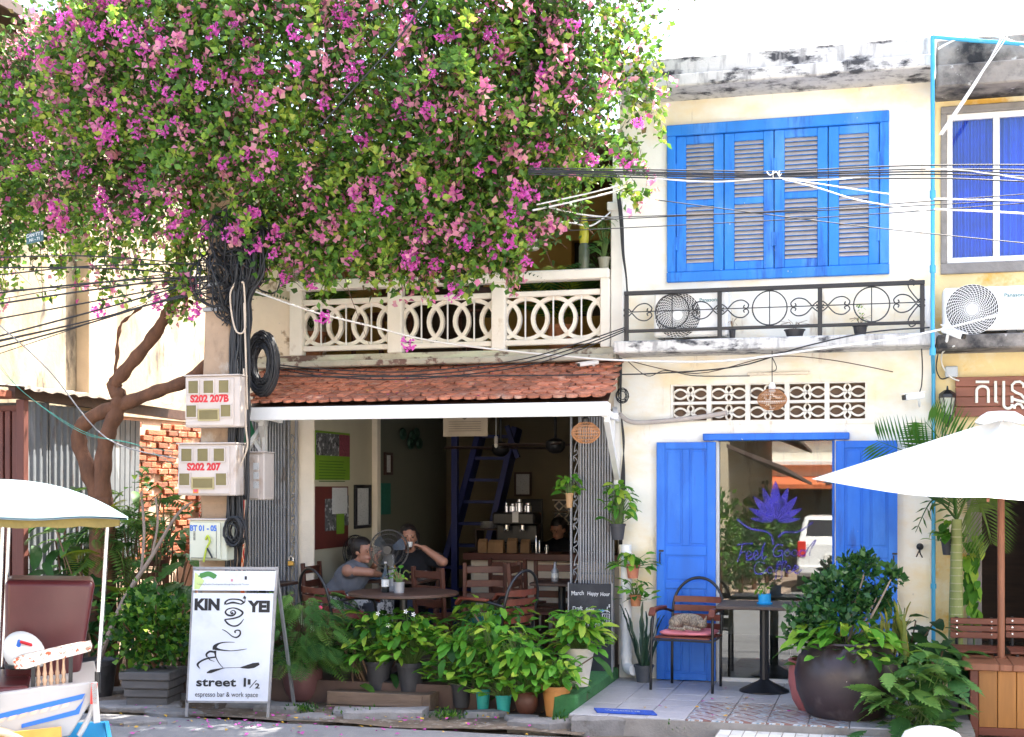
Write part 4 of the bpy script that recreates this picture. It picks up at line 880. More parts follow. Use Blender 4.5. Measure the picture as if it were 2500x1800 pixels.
# tube lamp on the blue shop wall
tl=MB(); z=BZ(912,-.03); tl.cbox(X(1824,-.03),X(1975,-.03),-.045,-.003,z-.012,z+.012,.005); tag(tl.build('tube_lamp',M['cream']),'long pale tube lamp fixed on wall above the breeze blocks','lamp')
# ================================================================== alley on the left
XW = -8.25
sw = empty('neighbour_house', (XW, 1.5, 0), 'old neighbouring house with stained sunlit side wall and bare brickwork', 'building')
M['sidewall'] = mat('stained_side_wall', (.30,.25,.17), .9, .1, 2, .25, 20, stains=[((.42,.37,.28), .5, .6, 1.8, (1,1,.6)), ((.13,.11,.085), .52, .66, 1.9, (1,1,.5)), ((.06,.05,.045), .58, .68, 4, (1,1,.3)), ((.40,.24,.12), .6, .7, 3, (1,1,1))])
ya, yb2 = -1.3, 6.0; zbr = 2.62
MB().box(XW-.3, XW, ya, yb2, zbr, 6.3).build('upper_wall', M['sidewall'], sw); MB().box(XW-3.5, XW-.3, ya, ya+.2, 0, 6.3).build('front_wall', M['sidewall'], sw)
MB().box(XW-.3, XW-.03, ya, yb2, 0, zbr).build('lower_wall', mat('mortar', (.42,.30,.22), .95, .2, 8, .4, 30), sw)
MB().cbox(XW-3.6, XW+.35, ya-.3, yb2, 6.3, 6.42, .01).build('eave', M['dwood'], sw)
MB().cbox(XW+.001, XW+.16, YX(205,XW+.1), YX(275,XW+.1), 0, 6.2, .01).build('pilaster', mat('weathered_pier', (.46,.36,.26), .9, .15, 3, .2, 20), sw)
M['brick'] = mat('brick', (.31,.095,.042), .9, .3, 8, .5, 40, rnd=.5, stains=[((.60,.46,.36), .6, .7, 8, (1,1,1))])
yb0 = YX(318, XW); bk = MB().cbox(-.03, .018, -.105, .105, -.03, .03, .006).build('brick', M['brick'], sw, origin=(0,0,0)); first=True; nb_=0
r=0; z=1.0
while z < zbr-.03:
    y = yb0-.1+(.115 if r % 2 else 0)
    while y < YX(500, XW)+.3 and nb_ < 295:
        if random.random() > .13:
            if z > zbr-.15 and random.random() < .35: y += .235; continue
            Mx = Matrix.Translation(Vector((XW-.012+random.uniform(-.022,.012), y+random.uniform(-.012,.012), z+random.uniform(-.005,.005)))-wl(sw)) @ Matrix.Rotation(random.uniform(-.03,.03),4,'X')
            if first: bk.matrix_basis = Mx; first=False
            else: link('brick', bk.data, sw, Mx)
            nb_ += 1
        y += .235
    z += .077; r += 1
# low painted wall (mural) at the back of the alley
ym = 3.4; mw = MB().cbox(XW+.02, XC0-.02, ym, ym+.15, 0, 1.75, .01)
def mural():
    m = bpy.data.materials.new('mural_paint'); m.use_nodes=True; n=m.node_tree.nodes; l=m.node_tree.links; b=n['Principled BSDF']; b.inputs['Roughness'].default_value=.8
    g=n.new('ShaderNodeNewGeometry'); mp=n.new('ShaderNodeMapping'); mp.inputs['Scale'].default_value=(3.2,1,1.2); mp.inputs['Rotation'].default_value=(0,.5,0); l.new(g.outputs['Position'],mp.inputs[0]); t=n.new('ShaderNodeTexNoise'); t.inputs['Scale'].default_value=1.5; t.inputs['Distortion'].default_value=2.2; t.inputs['Detail'].default_value=1; l.new(mp.outputs[0],t.inputs[0])
    r=n.new('ShaderNodeValToRGB'); r.color_ramp.interpolation='CONSTANT'; e=r.color_ramp.elements
    for p,c in ((0,(.03,.04,.07,1)),(.36,(.45,.03,.03,1)),(.46,(.68,.62,.55,1)),(.53,(.60,.16,.05,1)),(.60,(.70,.66,.6,1)),(.68,(.10,.03,.03,1))):
        q=e[0] if p==0 else e.new(p); q.color=c
    l.new(t.outputs['Fac'],r.inputs[0]); l.new(r.outputs[0],b.inputs['Base Color']); return m
tag(mw.build('mural_wall', mural()), 'low alley wall painted with a red and white swirling mural', 'wall')
# corrugated iron shed
XS = -7.62; shd = empty('tin_shed', (XS, .2, 0), 'grey corrugated iron shed behind the bougainvillea trunk', 'shed')
M['tin'] = mat('weathered_tin', (.15,.165,.18), .6, .15, 3, .2, 40, metal=.1, stretch=(1,1,.35), rnd=.1, stains=[((.12,.11,.11), .6, .66, 7, (1,1,.35)), ((.30,.31,.32), .56, .66, 4, (1,1,.2)), ((.22,.12,.07), .68, .74, 5, (1,1,.4))])
def sheet(y0, y1, z0, z1, off=0, lean=0):
    q=MB(); n=int((y1-y0)/.0125); vs=[]
    for i in range(n+1):
        y=y0+(y1-y0)*i/n; ph=(y*2*math.pi/.1); x=XS+off+.013*math.copysign(abs(math.sin(ph))**.6,math.sin(ph))
        vs+=[(x,y,z0),(x+lean,y,z1)]
    q.add(vs,[(2*i,2*i+2,2*i+3,2*i+1) for i in range(n)]); return q.build('tin_sheet', M['tin'], shd)
ys_=[YX(50,XS),YX(118,XS),YX(190,XS),YX(262,XS)]
sheet(ys_[0],ys_[1]+.03,.1,2.62,.0); sheet(ys_[1],ys_[2]+.03,.12,2.6,.02); sheet(ys_[2],ys_[3]+.02,.1,2.58,.0)
zz=2.5
for i in range(6):
    a=YX(262+i*12,XS); b=YX(262+i*12+10.5,XS); q=MB(); q.cobox(Vector((XS+.03,(a+b)/2,1.2+.6)),Vector((.006,0,0)),Vector((0,(b-a)/2,.0)),Vector((0,.004*i,.72)),.002); q.build('tin_strip',M['tin'],shd)
q=MB(); q.bar((XS+.05,ys_[0]-.2,2.68),(XS+.05,YX(440,XS),2.62),.07,.1); q.build('roof_beam',M['dwood'],shd)
q=MB(); n=40; vs=[]
for i in range(n+1):
    y=ys_[0]-.25+(YX(400,XS)-ys_[0]+.25)*i/n; zt_=2.74+.012*math.sin(i*1.9)+.01*random.random(); vs+=[(XS+.22,y,zt_-.02),(XS-.55,y,zt_+.05),(XS+.22,y,zt_-.05)]
q.add(vs,[(3*i,3*i+3,3*i+4,3*i+1) for i in range(n)]+[(3*i+2,3*i+5,3*i+3,3*i) for i in range(n)]); q.build('roof_sheet',mat('old_roof_sheet',(.30,.26,.22),.9,.3,4,.4,30,stains=[((.55,.52,.46),.56,.64,6,(1,1,1))]),shd)
q=MB(); q.box(XS-.5,XS-.02,ys_[0]+.02,ys_[0]+.05,.1,2.6); q.build('front_panel',M['tin'],shd)
# brown sliding gate at the far left
bg_=empty('brown_gate',(XS-.4,-1.25,0),'dark brown ribbed metal gate at the alley mouth behind the passenger carriage','gate'); gx1=X(52,-1.2); gz=Zp(20,990,-1.2)
M['maroon']=mat('maroon_metal',(.11,.032,.022),.6,.2,5,.1,40,stretch=(1,1,.3))
for i in range(13): x=gx1-.06-i*.075; MB().cbox(x-.026,x+.026,-1.22,-1.18,.05,gz-.05,.006).build('rib',M['maroon'],bg_)
MB().box(gx1-1.1,gx1,-1.18,-1.165,.04,gz).build('backing_sheet',M['maroon'],bg_); MB().cbox(gx1-.03,gx1+.05,-1.24,-1.16,.02,gz+.05,.006).build('post',M['maroon'],bg_)
MB().cbox(gx1-1.1,gx1-.05,-1.5,-1.15,gz+.06,gz+.13,.01).build('gate_hood',mat('clay_red_sheet',(.32,.10,.055),.8,.2,6),bg_)

# ================================================================== utility pole
YP_=-1.25; po=empty('utility_pole',(X(535,YP_),YP_,0),'square concrete utility pole wrapped in cables beside the meter boxes','pole')
M['pole']=mat('pole_concrete',(.42,.29,.19),.95,.12,4,.35,30,stains=[((.26,.18,.12),.56,.7,6,(1,1,.5)),((.50,.42,.34),.6,.7,3,(1,1,1))])
def polep(py): # left/right px edges of the leaning, tapering pole
    t=(py-640)/(1400-640); return 520+(490-520)*t+ (10 if py>1220 else 0), 580+(575-580)*t
q=MB(); rows=[250,640,740,860,960,1060,1160,1260,1400,1600]; vs=[]
for py in rows:
    l_,r_=polep(py); a,b=X(l_,YP_),X(r_,YP_); z=Zp(535,py,YP_); 
    if py==1600: z=0
    e=.02
    for x,y in ((a+e,-.12),(b-e,-.12),(b,-.12+e),(b,.12-e),(b-e,.12),(a+e,.12),(a,.12-e),(a,-.12+e)): vs.append((x+random.uniform(-.004,.004),YP_+y,z))
n=8; q.add(vs,[(k*n+j,(k+1)*n+j,(k+1)*n+(j+1)%n,k*n+(j+1)%n) for k in range(len(rows)-1) for j in range(n)]+[tuple(range(n))]); q.f=[f[::-1] for f in q.f]; q.build('shaft',M['pole'],po)
for py in (700,760): l_,r_=polep(py); MB().cbox(X(l_,YP_)-.012,X(r_,YP_)+.012,YP_-.135,YP_+.135,Zp(535,py+5,YP_),Zp(535,py-5,YP_),.004).build('strap',M['steel'],po)
# cable bundle down the pole's right side
cb_=empty('cable_bundle',(X(590,YP_),YP_-.1,.9),'thick bundle of black cables running down the pole','cable')
for i in range(46):
    dx=random.uniform(0,46); dy=random.uniform(-.12,.05); pts=[]
    for py in range(560,1480-int(random.random()*240),55): pts.append(P(572+dx*(1 if py>700 else 1.6)-(py-560)*.022+random.uniform(-4,4),py,YP_-.1+dy))
    MB().tube(spline(pts,3),random.uniform(.006,.013),5).build('cable_strand',M['cable'] if random.random()<.86 else M['steel'],cb_,smooth=True)
for pts in ([(575,690),(562,720),(568,780),(580,812),(598,800),(596,700),(590,690)],[(595,900),(597,960),(600,1040),(604,1090),(590,1130),(575,1180)],[(596,740),(600,860),(604,1000)]):
    MB().tube(spline([P(a,b,YP_-.24) for a,b in pts],6),.008,6).build('pale_strand',mat('beige_cable',(.55,.44,.33),.6,.1,5),cb_,smooth=True)
# tangle of cables at the top of the pole
tg=MB(); tc=P(565,640,YP_-.1)
for i in range(90):
    c=tc+Vector((random.uniform(-.12,.22),random.uniform(-.12,.15),random.uniform(-.2,.25))); r_=random.uniform(.08,.24); ax=Euler((random.uniform(.6,1.9),random.uniform(-.8,.8),random.uniform(0,3))).to_matrix(); n=14; ar=random.uniform(3.5,6.2)
    tg.tube([c+ax@Vector((r_*math.cos(ar*k/n),r_*1.25*math.sin(ar*k/n),.04*math.sin(k))) for k in range(n+1)],random.uniform(.004,.009),4)
for i in range(46):
    a=tc+Vector((random.uniform(-.25,.3),random.uniform(-.15,.1),random.uniform(-.25,.1))); b=P(random.uniform(540,600),random.uniform(720,800),YP_-.14); tg.tube(spline([a,(a+b)/2+Vector((random.uniform(-.2,.2),-.05,random.uniform(-.15,.05))),b],5),random.uniform(.004,.008),4)
tag(tg.build('cable_tangle',M['cable'],smooth=True),'dense black tangle of cables at the pole head among leaves','cables',kind='stuff')
# hanging coils
def coil(px,py,Y,rx,rz,n,label,tilt=.0,sp_=.05,arc_=6.28,r=.008):
    q=MB(); c=P(px,py,Y)
    for i in range(n):
        s=random.uniform(.5,1.06); ph=random.uniform(0,6.28); q.tube([c+Vector((rx*s*math.cos(ph+arc_*k/26),random.uniform(-1,1)*.004+sp_*(i/n-.5)*2,rz*s*math.sin(ph+arc_*k/26)))+Vector((random.uniform(-.004,.004),0,random.uniform(-.004,.004))) for k in range(27)],r*random.uniform(.7,1.2),5)
    return tag(q.build('cable_coil',M['cable'],smooth=True),label,'cable coil','coils of cable')
coil(640,888,-1.15,.135,.27,60,'big black cable coil hanging between the pole and the tiled canopy')
coil(573,1298,YP_-.32,.085,.13,22,'oval black cable coil on the pole beside the lowest meter box',r=.006)
coil(1519,966,-.1,.055,.065,6,'small black wire coil on the wall at the canopy end',r=.004,sp_=.02)
# meter boxes
M['box']=mat('meter_box',(.56,.48,.42),.6,.08,5,.1,40,stains=[((.36,.24,.16),.6,.75,5,(1,1,.5))]); M['mglass']=mat('meter_window',(.16,.13,.05),.2,.15,5); M['brassy']=mat('window_rim',(.42,.34,.16),.5,.1,5)
def meter(px0,px1,py0,py1,Y,label,txt,kind=0,skew=0):
    a,b=X(px0,Y),X(px1,Y); c,e=Zp(px0,py1,Y),Zp(px0,py0,Y); o=empty('meter_box',((a+b)/2,Y,c),label,'meter box','electricity meter boxes'); dp=.2
    MB().cbox(a,b,Y,Y+dp,c,e,.008).build('cabinet',M['box'] if kind<2 else mat('cream_box',(.60,.60,.47),.5,.04,5),o)
    MB().cbox(a+.015,b-.05,Y-.012,Y,c+.015,e-.02,.005).build('door',M['box'] if kind<2 else MATS['cream_box'],o)
    MB().cbox(a-.006,b+.006,Y-.02,Y+dp,e,e+.012,.003).build('rain_lip',M['box'],o)
    W,H=b-a-.05,e-c
    def win(u0,u1,v0,v1,rim=.012):
        x0,x1,z0,z1=a+W*u0,a+W*u1,c+H*v0,c+H*v1; w=MB().box(x0,x1,Y-.018,Y-.012,z0,z1).build('meter_window',M['mglass'],o); q=MB()
        q.box(x0-rim,x1+rim,Y-.022,Y-.0125,z1,z1+rim); q.box(x0-rim,x1+rim,Y-.022,Y-.0125,z0-rim,z0); q.box(x0-rim,x0,Y-.022,Y-.0125,z0,z1); q.box(x1,x1+rim,Y-.022,Y-.0125,z0,z1); q.build('window_rim',M['box'] if rim<.011 else M['brassy'],w)
    if kind==1:
        for u in (.09,.40,.71): win(u,u+.20,.665,.91,.009)
        win(.05,.25,.20,.43,.009); win(.75,.95,.20,.43,.009); win(.31,.69,.15,.33)
        text(txt,.082,((a+b)/2-.02,Y-.0128,c+H*.495),XH,ZH,M['red'],o,.004,space=1.0,sx=1.0)
    elif kind==2:
        q=MB(); q.box(a+.02,b-.085,Y-.0135,Y-.0125,c+.02,c+.024); q.box(b-.089,b-.085,Y-.0135,Y-.0125,c+.02,e-.06); q.build('door_seam',M['black'],o)
        text(txt,.064,((a+b)/2-.035,Y-.0128,e-.088),XH,ZH,mat('blue_ink',(.03,.13,.5),.5),o,.0025,sx=.9)
        q=MB(); 
        for k in range(7): q.box(a+.045,a+.065,Y-.0135,Y-.0125,c+.17+k*.011,c+.176+k*.011)
        q.build('vent_marks',M['ink'],o)
        q=MB(); q.tube(spline([P(502,1318,Y-.02),P(507,1308,Y-.03),P(512,1322,Y-.03),P(504,1340,Y-.03),P(497,1372,Y-.03)],5),.009,6); q.build('lanyard',mat('lime_strap',(.42,.50,.05),.7),o)
        q=MB(); q.tube(spline([P(505,1338,Y-.03),P(512,1350,Y-.03),P(518,1362,Y-.03)],4),.008,6); q.build('key_tag',M['black'],o)
    return o,a,b,c,e
meter(452,585,920,1044,YP_-.34,'meter box marked S202 207B, topmost on the pole','S202 207B',1)
o,a,b,c,e=meter(434,575,1085,1210,YP_-.34,'meter box marked S202 207 with an orange sticker, second on the pole','S202 207',1)
q=MB().box(a+.15,a+.20,YP_-.3535,YP_-.3525,c+.02,c+.075); so_=q.build('sticker',mat('orange_sticker',(.75,.22,.02),.6),o); MB().box(a+.16,a+.19,YP_-.3545,YP_-.3538,c+.03,c+.062).build('sticker_print',mat('pink_print',(.7,.08,.15),.6),so_)
meter(462,553,1270,1368,YP_-.34,'cream cabinet marked BT 01-05 with a green lanyard, lowest on the pole','BT 01 - 05',2)
o,a,b,c,e=meter(590,645,1106,1221,YP_+.02,'narrow rusty meter box behind the pole beside the folding gate','',0)
for k in range(3): MB().box(a+(b-a)*.55,a+(b-a)*.8,YP_+.005,YP_+.0075,c+.1+k*.08,c+.16+k*.08).build('paper_tag',M['paper'],o)

# ================================================================== pavement sign
A=G(452,1750,.03); B=G(658,1752,.03)
sgn=empty('pavement_sign',(A+B)/2,'white metal a-board advertising an espresso bar with black lettering','sign')
ux=(B-A).normalized(); lean=Vector((ux.y,-ux.x,0)); wv=(ZH*1.0-lean*.10).normalized(); 
Wd=(B-A).length; Hh=1.16; off=.02
def sp2(u,v,d=0): return A+ux*u+wv*v+(ux.cross(wv))*d
nn=ux.cross(wv)
fr_=MB()
for u in (.012,Wd-.012): fr_.bar(sp2(u,0),sp2(u+(.03 if u<.1 else .045),Hh),.022,.022,up=nn)
fr_.bar(sp2(0,.12),sp2(Wd,.12),.022,.022,up=nn); fr_.bar(sp2(.03,Hh),sp2(Wd+.04,Hh),.022,.022,up=nn); fr_.build('frame',M['steel'],sgn)
bk_=MB()
for u in (.05,Wd+.02): bk_.bar(sp2(u,Hh-.02,-.03),Vector((sp2(u,0).x,sp2(u,0).y+.42,.03)),.022,.022)
bk_.build('rear_leg',M['steel'],sgn)
M['signw']=mat('sign_white',(.66,.68,.73),.35,.05,2,.03,6,stains=[((.55,.57,.62),.56,.7,2,(1,1,1)),((.45,.38,.32),.74,.78,18,(1,1,1))])
MB().add([sp2(.02,.125,.014),sp2(Wd-.015,.125,.014),sp2(Wd+.012,.965,.014),sp2(.042,.965,.014),sp2(.02,.125,.004),sp2(Wd-.015,.125,.004),sp2(Wd+.012,.965,.004),sp2(.042,.965,.004)],[(0,1,2,3),(7,6,5,4),(0,4,5,1),(1,5,6,2),(2,6,7,3),(3,7,4,0)]).build('board',M['signw'],sgn)
hp=MB().add([sp2(.035,.985,.022),sp2(Wd+.02,.985,.022),sp2(Wd+.028,1.14,.022),sp2(.045,1.14,.022),sp2(.035,.985,.004),sp2(Wd+.02,.985,.004),sp2(Wd+.028,1.14,.004),sp2(.045,1.14,.004)],[(0,1,2,3),(7,6,5,4),(0,4,5,1),(1,5,6,2),(2,6,7,3),(3,7,4,0)]).build('header_panel',M['signw'],sgn)
# print in the board's own frame: photo zoom coordinates (1061 px wide crop) -> u,v
def uv(zx,zy):
    v=(1470-zy)/(1470-272)*.84+.125; l_=118+(38-118)*(zy-272)/1198; r_=952+(885-952)*(zy-272)/1198; t=(zx-l_)/(r_-l_); vv=(v-.125)/.84
    u0=.02+.022*vv; u1=(Wd-.015)+.027*vv; return (u0+(u1-u0)*t, v)
def up(zx,zy): u,v=uv(zx,zy); return sp2(u,v,.0155)
def stx(s_,zx0,zx1,zy,hpx,bold,sx=None,sp__=1):
    o=text(s_,1,up((zx0+zx1)/2,zy),ux,wv,M['ink'],sgn,0,space=sp__); me=o.data
    vs=np.array([v.co for v in me.vertices]); uu=vs@np.array(ux); ww=vs@np.array(wv); W0=uu.max()-uu.min(); H0=ww.max()-ww.min(); WT=uv(zx1,zy)[0]-uv(zx0,zy)[0]; HT=hpx/1198*.84
    bpy.data.objects.remove(o)
    o=text(s_,1,up((zx0+zx1)/2,zy),ux,wv,M['ink'],sgn,bold,space=sp__); me=o.data; vs=np.array([v.co for v in me.vertices]); uu=vs@np.array(ux); ww=vs@np.array(wv); dd=vs@np.array(nn); W0=uu.max()-uu.min(); H0=ww.max()-ww.min()
    uu=(uu-(uu.max()+uu.min())/2)*WT/W0; ww=(ww-ww.min())*HT/H0; dd=dd*0+(dd>0)*.001
    nv=np.outer(uu,np.array(ux))+np.outer(ww,np.array(wv))+np.outer(dd,np.array(nn)); me.vertices.foreach_set('co',nv.ravel()); me.update(); return o
stx('KIN',125,388,468,135,.055); stx('YEI',678,912,486,132,.055)
stx('street 1',132,658,1312,98,.028,sp__=1.05); stx('1',676,706,1288,60,.03); stx('2',752,802,1330,58,.03); stx('espresso bar & work space',118,782,1442,72,.0)
pr=MB()
def st(pts,w,n=6):
    q=spline2([uv(*p) for p in pts],n); k=len(q); w=[a/1061*.73*1.3 for a in w] if isinstance(w,(list,tuple)) else [w/1061*.73]*k
    if len(w)!=k: w=list(np.interp(np.linspace(0,1,k),np.linspace(0,1,len(w)),w))
    pr.ribbon(q,w,sp2(0,0,.0158),ux,wv)
st([(697,1325),(770,1236)],9,3)
st([(452,400),(450,375),(490,345),(550,340),(610,350),(645,380)],[22,16,12,12,14,16]); st([(455,398),(530,378),(620,398)],[10,18,8]); st([(615,395),(650,375),(655,345)],[14,10,6]); st([(640,315),(655,325),(655,345)],[30,22,4])
st([(530,490),(515,500),(505,480),(535,465),(555,490),(530,520),(480,520),(450,490),(470,455),(530,438),(590,455),(630,490),(600,530),(530,555),(440,568)],[20,16,8,8,14,16,16,16,12,10,14,18,14,14,10])
st([(440,568),(470,610),(520,638),(570,635),(610,605),(640,560)],[12,16,12,14,12,4])
st([(412,680),(440,690),(480,720),(520,755),(565,765),(600,735),(600,695),(570,685),(545,700),(555,715)],[4,8,8,10,14,16,14,10,12,14])
st([(545,820),(450,820),(380,835),(335,870),(330,905)],[3,8,14,34,34]); st([(340,890),(390,905),(500,915),(600,905),(670,893)],[30,14,6,8,3])
st([(330,930),(280,925),(245,955),(252,985)],[16,18,18,14]); st([(345,985),(260,1000),(190,1030),(150,1070),(175,1115)],[14,14,16,20,4]); st([(335,915),(345,985),(375,1050),(420,1105)],[26,10,8,4]); st([(260,985),(280,1015),(330,1035)],[12,8,2])
st([(245,1162),(290,1145),(360,1125),(440,1105),(560,1100),(640,1098)],[6,30,18,4,3,4]); st([(600,1100),(680,1090),(740,1075),(800,1055)],[4,36,44,20])
pr.build('calligraphy',M['ink'],sgn)
hd=MB(); q=lambda u,v: sp2(u,v,.0235)
hd.face([q(.05,.995),q(.09,.995),q(.13,1.06),q(.06,1.125),q(.05,1.125)]); hd.build('header_wash',mat('lime_wash',(.55,.66,.25),.5),sgn)
hd=MB(); hd.ribbon(spline2([(.08,1.095),(.12,1.105),(.16,1.115),(.2,1.1),(.22,1.085)]),[.01]*3+[.04]*20+[.01]*2,sp2(0,0,.0242),ux,wv); hd.build('header_leaf',mat('leaf_print',(.06,.22,.05),.5),sgn)
hd=MB(); hd.box(0,0,0,0,0,0) if 0 else None
hd.face([sp2(.45,1.07,.0242),sp2(.468,1.07,.0242),sp2(.468,1.098,.0242),sp2(.45,1.098,.0242)]); hd.build('header_mark',M['ink'],sgn)
hd=MB(); hd.face([sp2(.34,1.055,.0242),sp2(.358,1.055,.0242),sp2(.358,1.075,.0242),sp2(.34,1.075,.0242)]); hd.build('header_mark',mat('pink_mark',(.6,.25,.3),.5),sgn)
text('Fostering Positive Development through Responsible Tourism',.0165,sp2(.07,1.028,.0242),ux,wv,mat('grey_ink',(.16,.16,.18),.6),sgn,0,align='LEFT',ext=.0002)

# ================================================================== overhead wires
def wire(pts,label,r=.008,m='cable',name='overhead_cable',grp='overhead cables',sag=0,n=6):
    q=MB(); q.tube(spline(pts,n) if len(pts)>2 else catenary(pts[0],pts[1],sag),r,6); return tag(q.build(name,M[m],smooth=True),label,'cable',grp)
YW=-2.1
for i in range(5):
    e=(-9,-4,0,4,9)[i]+random.uniform(-1,1); wire([P(1290,418+e*.8,YW),P(1480,422+e,YW),P(1760,428+e*1.2,YW),P(1890,428+e,YW),P(2150,421+e*1.6,YW),P(2320,419+e*1.8,YW),P(2560,424+e*2.4,YW)],'thick black overhead cable in the bundle crossing the shutters',.005)
tb=MB()
for px in (1888,1903): tb.tube([P(px,428,YW)+Vector((0,.026*math.cos(a),.026*math.sin(a))) for a in np.linspace(0,6.28,14)],.003,5)
tb.tube(spline([P(1872,420,YW-.03),P(1880,428,YW-.03),P(1895,420,YW-.03),P(1902,430,YW-.03),P(1908,424,YW-.03)],5),.004,5); tag(tb.build('cable_tie',M['wcable']),'white tie wrapped round the black cable bundle before the shutters','cable tie')
wire([P(1905,434,YW),P(2020,452,YW),P(2140,470,YW),P(2262,484,YW)],'white cable slanting down from the tie across the shutters, upper of two',.0045,'wcable')
wire([P(1905,436,YW),P(2000,460,YW),P(2100,490,YW),P(2262,516,YW)],'white cable slanting down from the tie across the shutters, lower of two',.005,'wcable')
wire([P(1600,436,YW),P(1740,444,YW),P(1880,436,YW),P(2000,439,YW),P(2100,434,YW)],'pale cable sagging just under the black bundle',.006,'wcable')
wire([P(2260,414,YW),P(2330,414,YW),P(2430,426,YW),P(2560,446,YW)],'white cable crossing over the curtained window above the others',.006,'wcable')
wire([P(2280,486,YW),P(2400,488,YW),P(2560,492,YW)],'white cable across the curtained window, second below the black bundle',.006,'wcable')
wire([P(2280,511,YW),P(2400,516,YW),P(2560,525,YW)],'white cable across the curtained window, lowest of three',.007,'wcable')
for (a,b,c,d) in ((1400,540,2560,470),(1400,533,2560,485),(1390,563,2560,492),(1600,488,2560,600)): 
    pts=[P(a,b,YW),P((a+c)/2,(b+d)/2+6,YW),P(c,d,YW)]; wire(pts,'thin dark wire crossing in front of the blue shutters',.0035)
for i,(px,py) in enumerate(((2470,80),(2478,82),(2462,78))):
    wire([P(2292+i*4,330,-.55),P(2380+i*3,200,-.55),P(px-10,75,-.55),P(px+40,-30,-.55)],'white cable rising steeply past the yellow house cornice',.0055,'wcable')
wire([P(2290,120,-.5),P(2340,95,-.5),P(2420,85,-.5),P(2560,140,-.5)],'white cable looping over the dark parapet of the yellow house',.009,'wcable')
wire([P(1310,500,-1.6),P(1420,476,-1.4),P(1520,452,-1.2),P(1545,446,-1.2)],'white cable rising from blossoms to the white pier, topmost',.006,'wcable')
wire([P(1300,514,-1.6),P(1400,492,-1.4),P(1500,468,-1.2),P(1548,450,-1.2)],'thick white cable rising from blossoms to the white pier',.008,'wcable')
wire([P(1340,507,-1.3),P(1420,524,-1.0),P(1500,532,-.2)],'white cable running level from blossoms to the white pier',.007,'wcable')
wire([P(1350,540,-1.3),P(1400,545,-.9),P(1440,552,-.6),P(1470,535,-.4),P(1490,518,-.18)],'white cable drooping in a loop before the white pier',.007,'wcable')
# long cables between pole and houses below the balconies
wire([P(590,700,YP_-.15),P(760,760,-1.0),P(900,795,-.8),P(1050,832,-.6),P(1250,858,-.5),P(1400,872,-.5),P(1520,880,-.5),P(1760,882,-.55),P(2000,852,-.6),P(2250,815,-.6),P(2500,752,-.7)],'long beige cable stretched from the pole across both balconies',.009,'wcable')
for i in range(3):
    e=i*9; wire([P(670,890+e*.6,-.9),P(800,902+e,-.9),P(1000,908+e,-.9),P(1250,882+e,-.7),P(1400,842+e,-.55),P(1525,800+e*.5,-.48)],'black cable swooping over the canopy tiles up to the railing corner',.0055)
wire([P(680,918,-1.0),P(900,920,-1.0),P(1200,918,-.9),P(1450,915,-.5),P(1600,912,-.3),P(1800,895,-.3),P(1950,850,-.5),P(2120,812,-.5),P(2270,800,-.5)],'long thin black cable from the canopy tiles to the blue pipe',.006)
wire([P(1530,880,-.1),P(1580,918,-.08),P(1625,905,-.06),P(1700,918,-.03),P(1830,918,-.03)],'thin black wire looping along wall towards the tube lamp',.004)
wire([P(1885,872,-.2),P(1893,905,-.05),P(1830,912,-.03)],'short black wire feeding the tube lamp',.004)
wire([P(1530,880,-.1),P(1700,912,-.06),P(1880,872,-.2),P(2020,878,-.1),P(2180,908,-.05)],'thin brown wire draped along the yellowish wall under the balcony',.004,'dwood')
wire([P(2250,852,-.2),P(2252,900,-.1),P(2250,940,-.1),P(2245,958,-.15)],'short black wire dropping to the bullet camera',.005)
wire([P(2330,845,-.45),P(2302,860,-.2),P(2300,890,-.05),P(2320,920,-.05),P(2342,930,-.05)],'pale cable curling down beside the junction box',.007,'wcable')
wire([P(2290,865,-.1),P(2286,900,-.03),P(2298,925,-.03),P(2322,918,-.03)],'black wire loop between the blue pipe and junction box',.005)
wire([P(2310,1040,-.02),P(2300,1055,-.02),P(2305,1062,-.02),P(2345,1062,-.02)],'grey wire looping under the black lantern',.005,'steel')
# cables climbing the wall edge between cafe and shop
for i in range(4): wire([P(1506+i*2,470,-.2),P(1514+i*2,540,-.2),P(1520+i,620,-.2),P(1530,690,-.2),P(1532,800,-.25),P(1515,860,-.2)],'black cable hanging down the white pier beside the shutters',.008)
for i in range(4): wire([P(1512+i*2,875,-.1),P(1516,1000,-.08),P(1524-i,1080,-.06),P(1516+i*3,1180,-.06),P(1512+i*2,1330,-.06)],'dark vine-like wire running down the corner wall',.006)
wire([P(1512,1010,-.08),P(1540,1030,-.08),P(1600,1030,-.06),P(1700,1020,-.05),P(1775,1008,-.05)],'thick taped pipe bending along the wall beneath the breeze blocks',.022,'tan','taped_pipe','taped pipes')
M['greenstr']=mat('green_string',(.05,.30,.24),.6)
# fan of wires running left from the pole
for i in range(13):
    y0=random.uniform(600,760); yl=y0+random.uniform(60,130) if i%3 else y0-20; wire([P(560,640+i*6,YP_-.1),P(400,640+(yl-640)*.35+i*3,-1.5),P(200,640+(yl-640)*.7+i*2,-1.8),P(-40,yl+20,-2.1)],'black street wire running left from the pole through leaves',random.uniform(.003,.008))
wire([P(0,795,-2.2),P(120,905,-1.9),P(260,1070,-1.6),P(430,1120,-1.5)],'thin grey wire slanting down across the tin shed',.006,'steel')
for i in range(2): wire([P(0,890+i*8,-2.2),P(60,960,-2.0),P(200,1052+i*5,-1.8),P(330,1085,-1.6),P(450,1110+i*40,-1.5)],'thin green string sagging across the tin shed',.0022,'greenstr') if 'greenstr' in M else None
wire([P(1050,-10,-2.3),P(960,110,-2.3),P(870,210,-2.2),P(780,310,-2.1)],'dark diagonal wire in front of the bougainvillea',.007)
